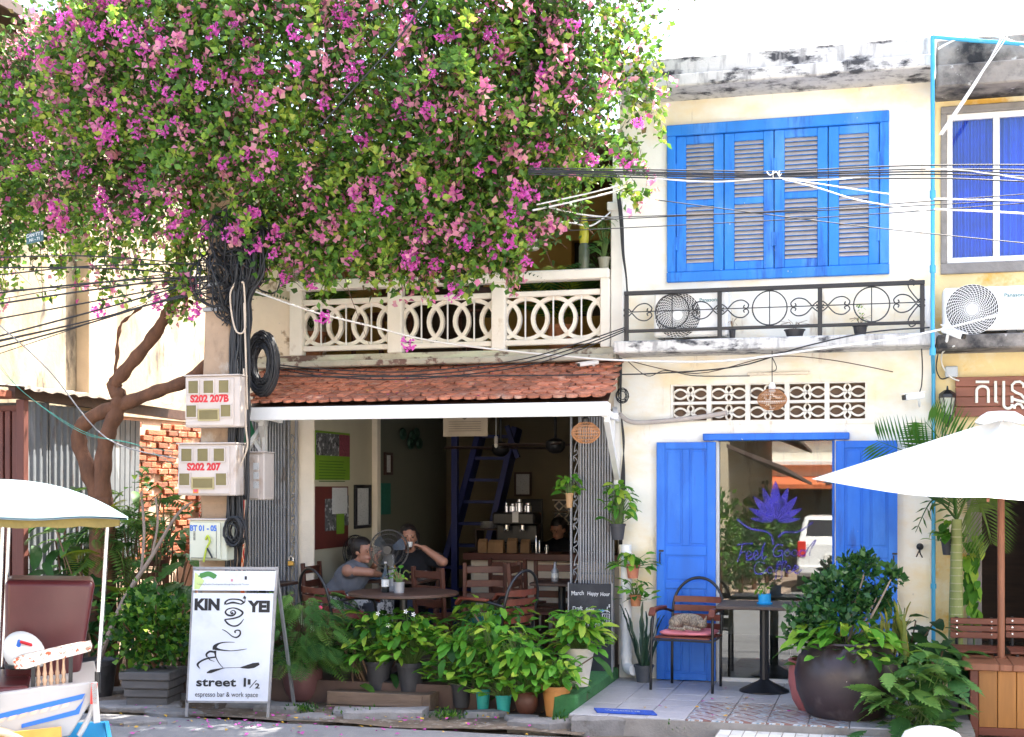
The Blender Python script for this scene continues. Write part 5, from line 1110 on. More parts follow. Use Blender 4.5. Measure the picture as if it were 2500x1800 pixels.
# drain pipe at the corner
dp=MB(); xq=X(1529,-.12); dp.tube([(xq,-.12,Zp(1529,1330,-.12)),(xq,-.12,.32)],.047,14); dp.tube(spline([(xq,-.12,.32),(xq+.005,-.13,.26),(xq+.03,-.17,.235),(xq+.09,-.24,.235)],5),.047,14); dpo=dp.build('drain_pipe',M['white'],smooth=50); tag(dpo,'white plastic drain pipe with elbow beside the folding gate','pipe')
for z in (1.22,.9,.6,.34): MB().lathe([(.053,-.025),(.053,.025)],14,(xq,-.12,z)).build('pipe_collar',M['white'],dpo)
dp=MB(); dp.tube([P(2262,700,-.1),P(2265,780,-.1),P(2280,815,-.12),P(2312,840,-.12)],.03,10); tag(dp.build('duct_pipe',M['white'],smooth=50),'grey-white duct pipe bending behind the railing to the air conditioner','pipe')
# street plate hung on the wires
q=MB(); a=P(63,582,-1.7); b=P(108,572,-1.7); u_=(b-a).normalized(); w_=ZH; q.obox((a+b)/2-ZH*.01,u_*.085,Vector((0,.003,0)),w_*.045); pl=q.build('street_plate',mat('plate_green',(.05,.11,.12),.6,.2,8)); tag(pl,'small dark street plate dangling among wires and leaves','sign'); text('CAN TY B',.038,(a+b)/2+Vector((0,-.0045,.0)),u_,w_,M['paper'],pl,.001); text('N1 - 71',.034,(a+b)/2+Vector((0,-.0045,-.038)),u_,w_,M['paper'],pl,.001)
# ================================================================== furniture
def loop_chair():
    o = empty('loop_back_chair', (0,0,0)); T = .0125
    bk = [(-.215,.20,0),(-.215,.205,.42),(-.22,.235,.6)]+[(-.22*math.cos(R(a)),.25+.05*math.sin(R(a)),.66+.25*math.sin(R(a))) for a in range(0,181,18)]+[(.22,.235,.6),(.215,.205,.42),(.215,.20,0)]
    MB().tube(spline(bk,2),T,8).build('back_frame',M['black'],o,smooth=True)
    for s in (-1,1):
        MB().tube(spline([(s*.265,-.23,0),(s*.262,-.215,.42),(s*.258,-.20,.58),(s*.255,-.15,.645),(s*.245,.05,.655),(s*.222,.235,.62)],4),T,8).build('arm_frame',M['black'],o,smooth=True)
        q=MB(); q.cobox(Vector((s*.252,-.06,.672)),Vector((.028,0,0)),Vector((0,.15,-.002)),Vector((0,0,.011)),.008); q.cobox(Vector((s*.256,-.215,.648)),Vector((.028,0,0)),Vector((0,.022,.028)),Vector((0,-.009,.009)),.005); q.build('armrest',M['wood'],o,smooth=40)
    MB().tube([(-.262,-.215,.42),(.262,-.215,.42),(.215,.205,.42),(-.215,.205,.42)],.011,8,closed=True).build('seat_frame',M['black'],o)
    for i in range(6): y=-.19+i*.068; MB().cbox(-.235,.235,y-.026,y+.026,.432,.447,.004).build('seat_slat',M['wood'],o)
    for i in range(4):
        z=.50+i*.075; q=MB(); n=6; vs=[]
        for k in range(n+1):
            x=-.205+.41*k/n; y=.215+(z-.45)*.12+.035*(1-(x/.205)**2)
            for dy,dz in ((-.007,-.026),(.007,-.026),(.007,.026),(-.007,.026)): vs.append((x,y+dy,z+dz))
        q.add(vs,[(k*4+j,(k+1)*4+j,(k+1)*4+(j+1)%4,k*4+(j+1)%4) for k in range(n) for j in range(4)]+[(3,2,1,0),tuple(n*4+j for j in range(4))]); q.build('back_slat',M['wood'],o)
    return o
LC=loop_chair(); used_=[0]
def put(proto,loc,rz,label,cat,group,sc=1):
    o=proto if not used_[0] else copy_tree(proto); place(o,loc,rz,sc); return tag(o,label,cat,group)
CH='loop-back metal and wood armchairs'
def lc(loc,rz,label):
    o=put(LC,loc,rz,label,'chair',CH); used_[0]=1; return o
catp=Vector((X(1683,-.47),-.47,PZ+.004))
lc(catp,R(-9),'armchair with arched black back holding a sleeping cat before the blue door')
c1=G(800,1640,FZ); c1=Vector((X(828,-.95),-.95,FZ)); lc(c1,R(146),'armchair with pink cushion at the round table near the woman')
c2=Vector((X(1215,-.85),-.85,FZ)); lc(c2,R(-112),'armchair with teal cushion at the round table, side towards the chalkboard')
c3=G(1985,1660,PZ+.004); c3.x+=.1; lc(c3,R(-70),'armchair half hidden behind the big dark jar on the porch')
# plain ladder-back chairs inside
def ladder():
    o=empty('ladder_back_chair',(0,0,0)); w=M['rwood']
    for s in (-1,1):
        MB().bar((s*.19,-.19,0),(s*.19,-.19,.43),.036,.036,ch=.004).build('leg',w,o); MB().bar((s*.19,.19,0),(s*.19,.25,.9),.036,.036,ch=.004).build('leg',w,o)
        MB().bar((s*.19,-.18,.2),(s*.19,.19,.2),.02,.025).build('stretcher',w,o)
    MB().cbox(-.215,.215,-.215,.21,.43,.46,.008).build('seat',w,o)
    for z in (.58,.70,.83): y=.19+.06*z/.9; MB().cbox(-.172,.172,y-.008,y+.008,z-.03,z+.035,.004).build('back_rail',w,o)
    return o
LD=ladder(); first_l=[0]
def ld(px,Y,rz,label):
    global LD
    o=LD if not first_l[0] else copy_tree(LD); first_l[0]=1; place(o,(X(px,Y),Y,FZ),rz); return tag(o,label,'chair','plain ladder-back chairs')
ld(1095,-.35,R(150),'brown ladder-back chair between the round table and the staircase'); ld(1180,.5,R(200),'brown ladder-back chair before the coffee counter')
ld(1265,1.2,R(170),'dark ladder-back chair right beneath the counter front'); ld(1318,.35,R(90),'dark ladder-back chair tucked at the small table by the grey gate, left side'); ld(1370,.9,R(180),'dark ladder-back chair behind the small table near the grey gate')
ld(820,-.12,R(90),'ladder-back chair under the seated woman'); ld(1018,.72,R(15),'ladder-back chair under the drinking man'); ld(372,.6,R(200),'reddish ladder-back chair among alley plants before the mural')
# tables
def round_table(loc,r,label,h=.73,m='dwood',base=.25):
    o=empty('table',loc,label,'table'); l=Vector(loc)
    MB().lathe([(r-.02,h-.03),(r,h-.022),(r,h-.006),(r-.006,h)],40,l).build('table_top',M[m],o,smooth=40); MB().lathe([(base,0),(base,.012),(base*.55,.035),(.05,.07),(.032,.1),(.032,h-.031)],24,l).build('pedestal',M['black'],o,smooth=40); return o
rt=Vector((X(985,-1.18),-1.18,FZ)); round_table(rt,.46,'round dark wooden cafe table with a fan standing on it')
t2=Vector((X(960,.35),.35,FZ)); 
def sq_table(loc,w,d,label,h=.73,m='dwood'):
    o=empty('table',loc,label,'table'); l=Vector(loc); MB().cbox(l.x-w/2,l.x+w/2,l.y-d/2,l.y+d/2,l.z+h-.03,l.z+h,.006).build('table_top',M[m],o); MB().lathe([(.21,0),(.21,.012),(.12,.04),(.045,.075),(.035,.1),(.035,h-.031)],24,l).build('pedestal',M['black'],o,smooth=40); return o
sq_table(t2,.75,.65,'dark square table between the woman and the man')
t3=Vector((X(1372,.35),.35,FZ)); sq_table(t3,.5,.5,'small dark table with a glass jar beside the grey gate')
t4=Vector((X(640,-.5),-.5,FZ)); sq_table(t4,.5,.5,'small dark table behind the a-board beside the dark gate')
t5=G(1866,1688,PZ+.004); o=empty('table',t5,'long black porch table with pedestal beside the cat chair','table')
MB().cbox(X(1757,t5.y),X(2010,t5.y),t5.y-.3,t5.y+.3,PZ+.70,PZ+.73,.006).build('table_top',mat('table_black',(.045,.028,.024),.4,.2,5),o); MB().lathe([(.205,0),(.205,.012),(.13,.05),(.06,.085),(.038,.1),(.038,.698)],28,t5).build('pedestal',M['black'],o,smooth=40)
MB().lathe([(.2,0),(.2,.012),(.12,.05),(.05,.085),(.034,.1),(.034,.69)],24,t5+Vector((.5,0.1,0))).build('pedestal',M['black'],o,smooth=40)
# cushions
def cushion(c,w,d,h,col,label,rz=0):
    q=MB(); n,k=18,9; vs=[]
    for i in range(k+1):
        ph=-math.pi/2+math.pi*i/k
        for j in range(n):
            a=2*math.pi*j/n; e=.45; r_=math.cos(ph)**.55; x=math.copysign(abs(math.cos(a))**e,math.cos(a))*r_*w/2; y=math.copysign(abs(math.sin(a))**e,math.sin(a))*r_*d/2; z=h/2+math.sin(ph)*h/2*(1+.25*math.cos(3*a))
            vs.append((c[0]+x*math.cos(rz)-y*math.sin(rz),c[1]+x*math.sin(rz)+y*math.cos(rz),c[2]+z))
    q.add(vs,[(i*n+j,i*n+(j+1)%n,(i+1)*n+(j+1)%n,(i+1)*n+j) for i in range(k) for j in range(n)]); o=q.build('cushion',col,smooth=True); return tag(o,label,'cushion')
M['pinkc']=mat('pink_cloth',(.42,.11,.11),.9,.15,8,.2,80); M['tealc']=mat('teal_cloth',(.01,.16,.20),.9,.15,8,.2,80)
cushion(c1+Vector((0,0,.446)),.44,.42,.09,M['pinkc'],'plump pink cushion on the armchair near the woman',R(146)); cushion(c2+Vector((0,0,.446)),.44,.42,.07,M['tealc'],'teal cushion on the armchair facing the round table',R(-112))
cu=cushion(catp+Vector((.0,-.0,.446)),.46,.40,.055,mat('rose_cloth',(.62,.19,.22),.9,.1,8,.2,80),'flat pink cushion under the sleeping cat',R(-9))
# sleeping tabby cat
def remesh(q,vox,name,m,parent=None,it=6,origin=None):
    o=q.build(name,m,origin=(0,0,0)); md=o.modifiers.new('r','REMESH'); md.mode='VOXEL'; md.voxel_size=vox; s=o.modifiers.new('s','SMOOTH'); s.iterations=it; s.factor=.5
    bpy.context.view_layer.update(); me=bpy.data.meshes.new_from_object(o.evaluated_get(bpy.context.evaluated_depsgraph_get())); bpy.data.objects.remove(o)
    me.polygons.foreach_set('use_smooth',[True]*len(me.polygons)); me.materials.clear(); me.materials.append(m)
    if parent is None:
        vs=np.array([v.co for v in me.vertices]); lo,hi=vs.min(0),vs.max(0); og=Vector(((lo[0]+hi[0])/2,(lo[1]+hi[1])/2,lo[2])) if origin is None else Vector(origin)
    else: og=wl(parent)
    me.transform(Matrix.Translation(-og)); ob=bpy.data.objects.new(name,me); COL.objects.link(ob); WL[ob.name]=og.copy()
    if parent: ob.parent=parent
    else: ob.location=og
    return ob
cc=catp+Vector((.01,-.06,.505)); q=MB()
for i in range(15):
    a=R(200-16*i); q.ell(cc+Vector((.095*math.cos(a)-.03,.075*math.sin(a)+.03,.04+.012*math.sin(math.pi*i/14))),.058,.052,.05+.018*math.sin(math.pi*i/14),12,8)
hd_=cc+Vector((.11,-.07,.045)); q.ell(hd_,.046,.042,.037,14,9); q.ell(hd_+Vector((.015,-.036,-.012)),.018,.016,.014)
for s in (-1,1): q.cap(hd_+Vector((s*.028,.0,.028)),hd_+Vector((s*.04,.004,.07)),.017,.006,8)
q.cap(cc+Vector((.03,-.13,.012)),cc+Vector((.10,-.125,.008)),.016,.013); q.cap(cc+Vector((-.02,-.115,.02)),cc+Vector((.05,-.135,.012)),.02,.014)
q.tube(spline([cc+Vector((-.13,.03,.03)),cc+Vector((-.16,-.06,.012)),cc+Vector((-.10,-.12,.01)),cc+Vector((-.02,-.145,.01))],5),.014,8)
def fur():
    m=bpy.data.materials.new('tabby_fur'); m.use_nodes=True; n=m.node_tree.nodes; l=m.node_tree.links; b=n['Principled BSDF']; b.inputs['Roughness'].default_value=.9
    g=n.new('ShaderNodeNewGeometry'); w=n.new('ShaderNodeTexWave'); w.inputs['Scale'].default_value=11; w.inputs['Distortion'].default_value=14; w.inputs['Detail'].default_value=3; w.inputs['Detail Scale'].default_value=2; l.new(g.outputs['Position'],w.inputs[0]); r=n.new('ShaderNodeValToRGB'); r.color_ramp.elements[0].color=(.14,.11,.08,1); r.color_ramp.elements[1].color=(.30,.24,.175,1); l.new(w.outputs['Fac'],r.inputs[0]); l.new(r.outputs[0],b.inputs['Base Color']); return m
ct_=remesh(q,.006,'cat',fur(),None,3); tag(ct_,'tabby cat curled asleep on the pink chair cushion','cat')
for s in (-1,1): MB().ell(hd_+Vector((s*.018,-.037,.006)),.009,.005,.003,8,5).build('closed_eye',M['black'],ct_)
MB().ell(hd_+Vector((.015,-.052,-.008)),.005,.004,.004,8,5).build('nose',mat('nose_pink',(.35,.15,.13),.6),ct_)
# ================================================================== fans and table things
def deskfan(c,r,stem_z,label,yaw=0):
    o=empty('desk_fan',(c.x,c.y,stem_z),label,'fan','free-standing fans'); ax=Vector((math.sin(yaw),-math.cos(yaw),0)); sx=Vector((math.cos(yaw),math.sin(yaw),0))
    q=MB()
    for rr,off in ((r,0),(r*.985,.03),(r*.985,-.03),(r*.8,.05),(r*.8,-.05),(r*.55,.062),(r*.3,.068)): q.tube([c+sx*rr*math.cos(2*math.pi*i/40)+ZH*rr*math.sin(2*math.pi*i/40)+ax*off for i in range(40)],.0022 if rr<r else .006,4,closed=True)
    for i in range(60):
        a=2*math.pi*i/60; d=sx*math.cos(a)+ZH*math.sin(a)
        q.tube([c+d*.03+ax*.07,c+d*r*.5+ax*.064,c+d*r*.85+ax*.044,c+d*r],.0013,3); 
        if i%2: q.tube([c+d*.03-ax*.06,c+d*r*.6-ax*.058,c+d*r],.0013,3)
    q.build('guard',M['black'],o); MB().tube([c+ax*.075,c-ax*.02],.035,14).build('hub',M['black'],o,smooth=40); MB().tube([c-ax*.06,c-ax*.16],[.05,.038],14).build('motor',M['black'],o)
    for k in range(3):
        a0=k*2.094+.4; q=MB(); vs=[]
        for i in range(6):
            for j in range(5):
                rr=.04+(r*.85-.04)*i/5; aa=a0+(j/4-.5)*(1.0-.25*i/5); d=sx*math.cos(aa)+ZH*math.sin(aa); vs.append(c+d*rr+ax*(.02-.04*j/4))
        q.add(vs,[(i*5+j,i*5+j+1,i*5+5+j+1,i*5+5+j) for i in range(5) for j in range(4)]); q.build('fan_blade',mat('smoke_plastic',(.05,.055,.06),.25,.1,4),o,smooth=True)
    q=MB(); b=Vector((c.x,c.y,stem_z))-ax*.1; q.lathe([(.09,0),(.09,.012),(.05,.03),(.02,.04)],20,b); q.tube([b+ZH*.035,(b.x,b.y,c.z-.0)],.017,10); q.tube([(b.x,b.y,c.z-.16),(b.x,b.y,c.z-.03)],.024,10); q.build('stand',M['steel'],o); return o
zt_=FZ+.73
deskfan(P(950,1342,-1.2),.165,zt_,'black wire-guard fan standing on the round table',.15)
f2=P(868,1348,.55); deskfan(f2,.165,FZ,'black pedestal fan behind the woman',-.5)
def cup(c,label,col='white'):
    o=empty('coffee_cup',c,label,'cup','cups'); MB().lathe([(.02,0),(.024,.003),(.038,.03),(.042,.055),(.039,.055),(.034,.02)],18,c+ZH*.012).build('bowl',M[col],o,smooth=40); MB().lathe([(.03,0),(.07,.01),(.068,.012)],20,c).build('saucer',M[col],o,smooth=40)
    MB().tube([c+Vector((-.038-.02*math.sin(a),0,.045+.018*math.cos(a))) for a in np.linspace(0,math.pi,8)],.004,6).build('handle',M[col],o)
cup(Vector((X(882,.2),.2,zt_)),'white coffee cup and saucer before the woman'); cup(Vector((X(1033,.45),.45,zt_)),'white coffee cup on the table before the man')
def bottle(c,r,h,label,m):
    o=empty('bottle',c,label,'bottle','bottles on the cafe tables'); MB().lathe([(r*.95,0),(r,.01),(r,h*.6),(r*.45,h*.75),(r*.38,h)],16,c).build('glass_body',m,o,smooth=40); MB().lathe([(r*1.02,h*.2),(r*1.02,h*.45)],16,c).build('paper_label',M['paper'],o); MB().lathe([(r*.42,h),(r*.42,h*1.06)],12,c).build('bottle_cap',M['steel'],o)
bottle(Vector((X(941,-1.28),-1.28,zt_)),.033,.24,'dark bottle standing beside the fan on the round table',mat('dark_bottle',(.01,.012,.012),.1)); bottle(Vector((X(957,.3),.3,zt_)),.035,.2,'amber bottle on the square table',mat('amber',(.55,.30,.04),.25)); bottle(Vector((X(1355,.35),.35,zt_)),.035,.17,'glass shaker jar on the small table',M['steel'])
q=MB(); pz=Vector((X(925,.22),.22,zt_)); q.cobox(pz+ZH*.008,Vector((.09,.03,0)),Vector((-.02,.06,0)),ZH*.006,.003); tag(q.build('book',mat('blue_book',(.12,.22,.42),.6)),'blue booklet lying on the square table by the womans hand','book')
# ================================================================== chalkboard by the grey gate
Yc=-.32; a_,b_=X(1390,Yc),X(1493,Yc); z1_=Zp(1440,1425,Yc); z0_=FZ; cbk=empty('chalkboard',((a_+b_)/2,Yc,z0_),'black chalkboard with white handwriting leaning at the grey gate','sign')
MB().cbox(a_,b_,Yc-.012,Yc+.012,z0_,z1_,.004).build('board',mat('chalk_black',(.018,.02,.026),.6,.2,4,stains=[((.05,.052,.058),.5,.75,5,(1,1,1))]),cbk)
q=MB(); 
for x in (a_-.012,b_): q.cbox(x,x+.012,Yc-.016,Yc+.014,z0_,z1_+.01,.002)
q.build('edge_trim',M['steel'],cbk); wv_=b_-a_
M['chalk']=mat('chalk',(.62,.62,.62),.9,.1,60); M['chalkb']=mat('blue_chalk',(.15,.42,.70),.9,.1,60)
for s_,sz,fx,dz,mm,rot in (('March',.054,.05,.105,'chalk',.06),('Happy',.046,.43,.10,'chalk',.0),('Hour',.046,.74,.105,'chalk',.03),('Draft',.05,.08,.235,'chalk',.05),('Beer',.046,.40,.24,'chalk',.02),('> Only',.032,.63,.245,'chalkb',.08),('1',.07,.86,.245,'chalk',.0),('$',.036,.93,.20,'chalk',0),('(\\)',.05,.04,.36,'chalk',0),('4pm - 7pm',.05,.27,.37,'chalk',.03)):
    text(s_,sz,(a_+wv_*fx,Yc-.0135,z1_-dz),(1,0,rot),(-rot+.08,0,1),M[mm],cbk,.0006,align='LEFT',sx=.84)
q=MB(); bx_,bz_=a_+wv_*.87,z1_-.35; q.ribbon([(bx_-.03,bz_+.09),(bx_-.025,bz_),(bx_+.03,bz_),(bx_+.035,bz_+.09),(bx_-.03,bz_+.09)],.006,(0,Yc-.0135,0),XH,ZH)
for k in (-.01,.005,.02): q.ribbon([(bx_+k,bz_+.01),(bx_+k,bz_+.08)],.004,(0,Yc-.0135,0),XH,ZH)
q.ribbon(arc(bx_,bz_+.1,.035,0,180,8,.018),.006,(0,Yc-.0135,0),XH,ZH); q.build('chalk_drawing',M['chalk'],cbk)
# ================================================================== people
def hand(q,w,d,up,flip=1,curl=.5,s=1):
    """palm at w pointing along d; fingers curl towards -up"""
    d=Vector(d).normalized(); up=Vector(up); up=(up-d*up.dot(d)).normalized(); sd_=d.cross(up)*flip
    for k in (-.5,0,.5): q.cap(w+sd_*.022*k*1.4*s,w+d*.075*s+sd_*.03*k*1.5*s,.016*s,.013*s,8)
    for k,(L,o) in enumerate(((.068,-.034),(.078,-.012),(.073,.011),(.056,.032))):
        b=w+d*.082*s+sd_*o*s; c1=(d*math.cos(curl)-up*math.sin(curl)); c2=(d*math.cos(curl*2)-up*math.sin(curl*2)); m_=b+c1*L*.52*s; q.cap(b,m_,.0095*s,.0088*s,8); q.cap(m_,m_+c2*L*.48*s,.0088*s,.0072*s,8)
    b=w+d*.028*s-sd_*.03*s; t=(d*.75-sd_*.75-up*.25).normalized(); m_=b+t*.036*s; q.cap(b,m_,.0115*s,.010*s,8); q.cap(m_,m_+(d*.95-sd_*.2-up*.4).normalized()*.03*s,.0098*s,.008*s,8)
def head(q,c,f,s=1):
    """c = head centre, f = facing direction"""
    f=Vector(f).normalized(); l=ZH.cross(f).normalized(); u=f.cross(l); rot=Matrix((f,l,u)).transposed()
    q.ell(c+u*.02*s,.096*s,.076*s,.098*s,20,14,rot); q.ell(c+f*.025*s-u*.055*s,.062*s,.056*s,.062*s,16,10,rot); q.ell(c+f*.07*s-u*.095*s,.024*s,.026*s,.02*s,10,7,rot)
    q.cap(c+f*.092*s+u*.012*s,c+f*.112*s-u*.028*s,.009*s,.014*s,8); q.cap(c+f*.085*s-u*.06*s+l*.018*s,c+f*.085*s-u*.06*s-l*.018*s,.012*s,.012*s,8); q.cap(c+f*.085*s+u*.026*s+l*.04*s,c+f*.085*s+u*.026*s-l*.04*s,.014*s,.014*s,8)
    for k in (-1,1): q.ell(c+l*.078*s*k-u*.012*s-f*.005*s,.022*s,.011*s,.033*s,10,7,rot)
    return f,l,u,rot
def face(o,c,f,l,u,s=1):
    for k in (-1,1):
        MB().ell(c+f*.086*s+l*.032*s*k+u*.004*s,.008*s,.012*s,.007*s,8,6).build('eye',M['black'],o); MB().cap(c+f*.095*s+l*.018*s*k+u*.022*s,c+f*.084*s+l*.05*s*k+u*.026*s,.005*s,.004*s,6).build('eyebrow',M['hair'],o)
    MB().cap(c+f*.097*s-u*.06*s+l*.018*s,c+f*.097*s-u*.06*s-l*.018*s,.006*s,.006*s,6).build('lips',mat('lips',(.34,.10,.085),.5),o)
# --- woman in grey top
Yw=-.12; Hp=Vector((X(820,Yw),Yw,FZ+.53)); Sh=Vector((X(868,Yw),Yw,Zp(868,1388,Yw))); Hd=Vector((X(888,Yw),Yw-.02,Zp(888,1345,Yw))); f=Vector((.93,-.34,-.12))
q=MB(); ff,ll,uu,rot=head(q,Hd,f,.95); q.cap(Sh+Vector((.01,0,.03)),Hd-ZH*.06-f*.02,.05,.047)
sL=Sh+Vector((-.02,.17,0)); sR=Sh+Vector((.0,-.17,-.01)); q.cap(sL,sR,.065,.065); q.cap(Sh-ZH*.06,Hp+ZH*.05,.12,.135); q.ell(Sh*.65+Hp*.35,.125,.155,.15); q.ell(Hp,.15,.18,.13)
hR=Vector((X(928,.12),.1,zt_+.05)); hL=Vector((X(905,.2),.24,zt_+.12)); eR=Vector((X(902,-.25),-.22,zt_+.09)); eL=Vector((X(890,.1),.22,zt_+.03))
q.cap(sR,eR,.048,.04); q.cap(eR,hR,.039,.028); hand(q,hR,(.8,.5,-.05),ZH,1,.35); q.cap(sL,eL,.048,.04); q.cap(eL,Hd+Vector((.10,.07,-.12)),.039,.028); hand(q,Hd+Vector((.10,.07,-.12)),(.1,-.2,1),(-1,0,0),1,.6)
kR=Hp+Vector((.44,-.12,.02)); kL=Hp+Vector((.44,.1,.02)); 
for k_,s in ((kR,-1),(kL,1)): q.cap(Hp+Vector((0,s*.09,0)),k_,.085,.06); q.cap(k_,Vector((k_.x-.03,k_.y,FZ+.09)),.055,.036); q.cap(Vector((k_.x-.03,k_.y,FZ+.045)),Vector((k_.x+.13,k_.y,FZ+.032)),.036,.026)
wo=remesh(q,.0085,'person',M['skin'],None,4,(Hp.x,Hp.y,FZ)); tag(wo,'person in a grey sleeveless top with tied dark hair leaning on the table','person'); face(wo,Hd,ff,ll,uu,.95)
q=MB(); q.cap(Sh-ZH*.05,Hp+ZH*.04,.142,.152); q.ell(Sh*.65+Hp*.35,.142,.172,.165); q.cap(sL+Vector((0,-.02,0)),sR+Vector((0,.02,0)),.077,.077); remesh(q,.012,'top',mat('grey_cotton',(.12,.125,.145),.9,.1,10,.2,60),wo,4)
q=MB(); q.ell(Hp,.172,.205,.145)
for k_,s in ((kR,-1),(kL,1)): q.cap(Hp+Vector((0,s*.08,0)),k_,.115,.1); q.cap(k_,Vector((k_.x-.02,k_.y,FZ+.22)),.1,.1)
q.cap((kR+kL)/2,Vector(((kR.x),(kR.y+kL.y)/2,FZ+.22)),.12,.12); q.cap(Hp,(kR+kL)/2,.12,.12)
remesh(q,.014,'skirt',mat('patterned_skirt',(.38,.36,.34),.9,.2,20,stains=[((.03,.03,.035),.5,.53,26,(1,1,1)),((.03,.03,.035),.55,.57,5,(1,1,1))]),wo,4)
q=MB(); q.ell(Hd+uu*.035-ff*.022,.104,.092,.098,18,12,rot); q.ell(Hd-ff*.065+uu*.01,.06,.075,.075,14,10,rot); q.ell(Hd-ff*.125+uu*.055,.056,.056,.052,12,9); q.ell(Hd-ff*.06-uu*.05,.05,.06,.05,12,9); rh=remesh(q,.008,'hair',M['hair'],wo,2)
# cut the hair away from the face by keeping it behind the brow line
bm=bmesh.new(); bm.from_mesh(rh.data); c0=Hd-wl(wo); kill=[v for v in bm.verts if (v.co-c0).dot(ff)>.035 and (v.co-c0).dot(uu)<.062]; bmesh.ops.delete(bm,geom=kill,context='VERTS'); bm.to_mesh(rh.data); bm.free()
# --- man in black t-shirt, drinking
Ym=.62; Hp=Vector((X(1012,Ym),Ym,FZ+.53)); Sh=Vector((X(1012,Ym),Ym-.05,Zp(1012,1362,Ym-.05))); Hd=Vector((X(1006,Ym),Ym-.1,Zp(1006,1313,Ym-.1))); f=Vector((.42,-.9,.0))
q=MB(); ff,ll,uu,rot=head(q,Hd,f,1.02); q.cap(Sh+ZH*.02,Hd-ZH*.07-f*.02,.058,.055)
sL=Sh+Vector((-.19,.03,0)); sR=Sh+Vector((.19,-.02,0)); q.cap(sL,sR,.07,.07); q.cap(Sh-ZH*.1,Hp,.15,.15); q.ell(Sh-ZH*.16,.19,.125,.17); q.ell(Hp,.19,.15,.13)
eR=Vector((X(1082,.35),.35,Zp(1082,1372,.35))); hR=Vector((X(1037,.38),.36,Zp(1037,1338,.38))); q.cap(sR,eR,.06,.048); q.cap(eR,hR,.047,.031); hand(q,hR,(Hd+ff*.15-ZH*.04)-hR,(.1,.3,1),-1,.8)
eL=Sh+Vector((-.25,-.14,-.24)); hL=Vector((X(968,.35),.3,zt_+.045)); q.cap(sL,eL,.058,.046); q.cap(eL,hL,.045,.03); hand(q,hL,(.6,-.6,-.05),ZH,1,.4)
for s in (-1,1):
    k_=Hp+Vector((s*.13-.02,-.45,.03)); q.cap(Hp+Vector((s*.1,0,0)),k_,.095,.065); q.cap(k_,Vector((k_.x,k_.y+.05,FZ+.09)),.062,.04); q.cap(Vector((k_.x,k_.y+.04,FZ+.045)),Vector((k_.x,k_.y-.13,FZ+.034)),.04,.03)
ma=remesh(q,.0085,'person',M['skin'],None,4,(Hp.x,Hp.y,FZ)); tag(ma,'person in a black t-shirt with long dark hair drinking from a small cup','person'); face(ma,Hd,ff,ll,uu,1.02)
M['tshirt']=mat('black_cotton',(.005,.0055,.009),.9,.2,10,.2,60); q=MB(); q.cap(Sh-ZH*.1,Hp-ZH*.02,.168,.168); q.ell(Sh-ZH*.16,.205,.14,.185); q.cap(sL,sR,.083,.083); q.cap(sR,sR.lerp(eR,.62),.08,.075); q.cap(sL,sL.lerp(eL,.62),.08,.072); ts_=remesh(q,.012,'tshirt',M['tshirt'],ma,4)
q=MB(); q.ell(Hp,.205,.165,.14)
for s in (-1,1):
    k_=Hp+Vector((s*.13-.02,-.45,.03)); q.cap(Hp+Vector((s*.1,0,0)),k_,.112,.082); q.cap(k_,Vector((k_.x,k_.y+.05,FZ+.12)),.08,.062)
remesh(q,.012,'trousers',mat('dark_denim',(.02,.025,.045),.9,.15,10),ma,4)
q=MB(); q.ell(Hd+uu*.04-ff*.02,.108,.09,.098,18,12,rot); q.ell(Hd-ff*.05-uu*.03,.075,.092,.12,16,12,rot)
for s in (-1,1): q.cap(Hd+ll*.078*s-ff*.01+uu*.03,Hd+ll*.085*s-ff*.03-uu*.14,.032,.026)
rh=remesh(q,.009,'hair',M['hair'],ma,3); bm=bmesh.new(); bm.from_mesh(rh.data); c0=Hd-wl(ma); kill=[v for v in bm.verts if (v.co-c0).dot(ff)>.03 and (v.co-c0).dot(uu)<.066 and abs((v.co-c0).dot(ll))<.058]; bmesh.ops.delete(bm,geom=kill,context='VERTS'); bm.to_mesh(rh.data); bm.free()
q=MB(); 
for k in (-1,1): q.cap(Hd+ff*.085-uu*.075+ll*.03*k,Hd+ff*.06-uu*.09+ll*.045*k,.012,.01,8)
q.cap(Hd+ff*.096-uu*.098-ll*.02,Hd+ff*.096-uu*.098+ll*.02,.012,.012,8); q.build('beard',mat('brown_beard',(.09,.045,.03),.8),ma,smooth=True)
MB().tube([hR.lerp(eR,.28)+(Vector((.03*math.cos(a),0,.03*math.sin(a)))) for a in np.linspace(0,6.28,14)],.006,6).build('wristband',M['black'],ma)
q=MB(); tz=Sh+Vector((.02,-.19,-.16)); q.ribbon(spline2([(-.05,.02),(-.02,.05),(.02,.03),(.05,.06)]),.008,tz,XH,ZH,-.002); q.ribbon(spline2([(.02,0),(.03,-.05),(.06,-.06),(.05,0)]),.008,tz,XH,ZH,-.002); q.build('shirt_print',mat('yellow_print',(.28,.25,.06),.8),ma)
tag(MB().lathe([(.022,0),(.028,.05),(.025,.05),(.02,.008)],14,Hd+ff*.135-ZH*.085).build('small_cup',M['white'],smooth=40),'small cup held to the mouth of the drinking man','cup')
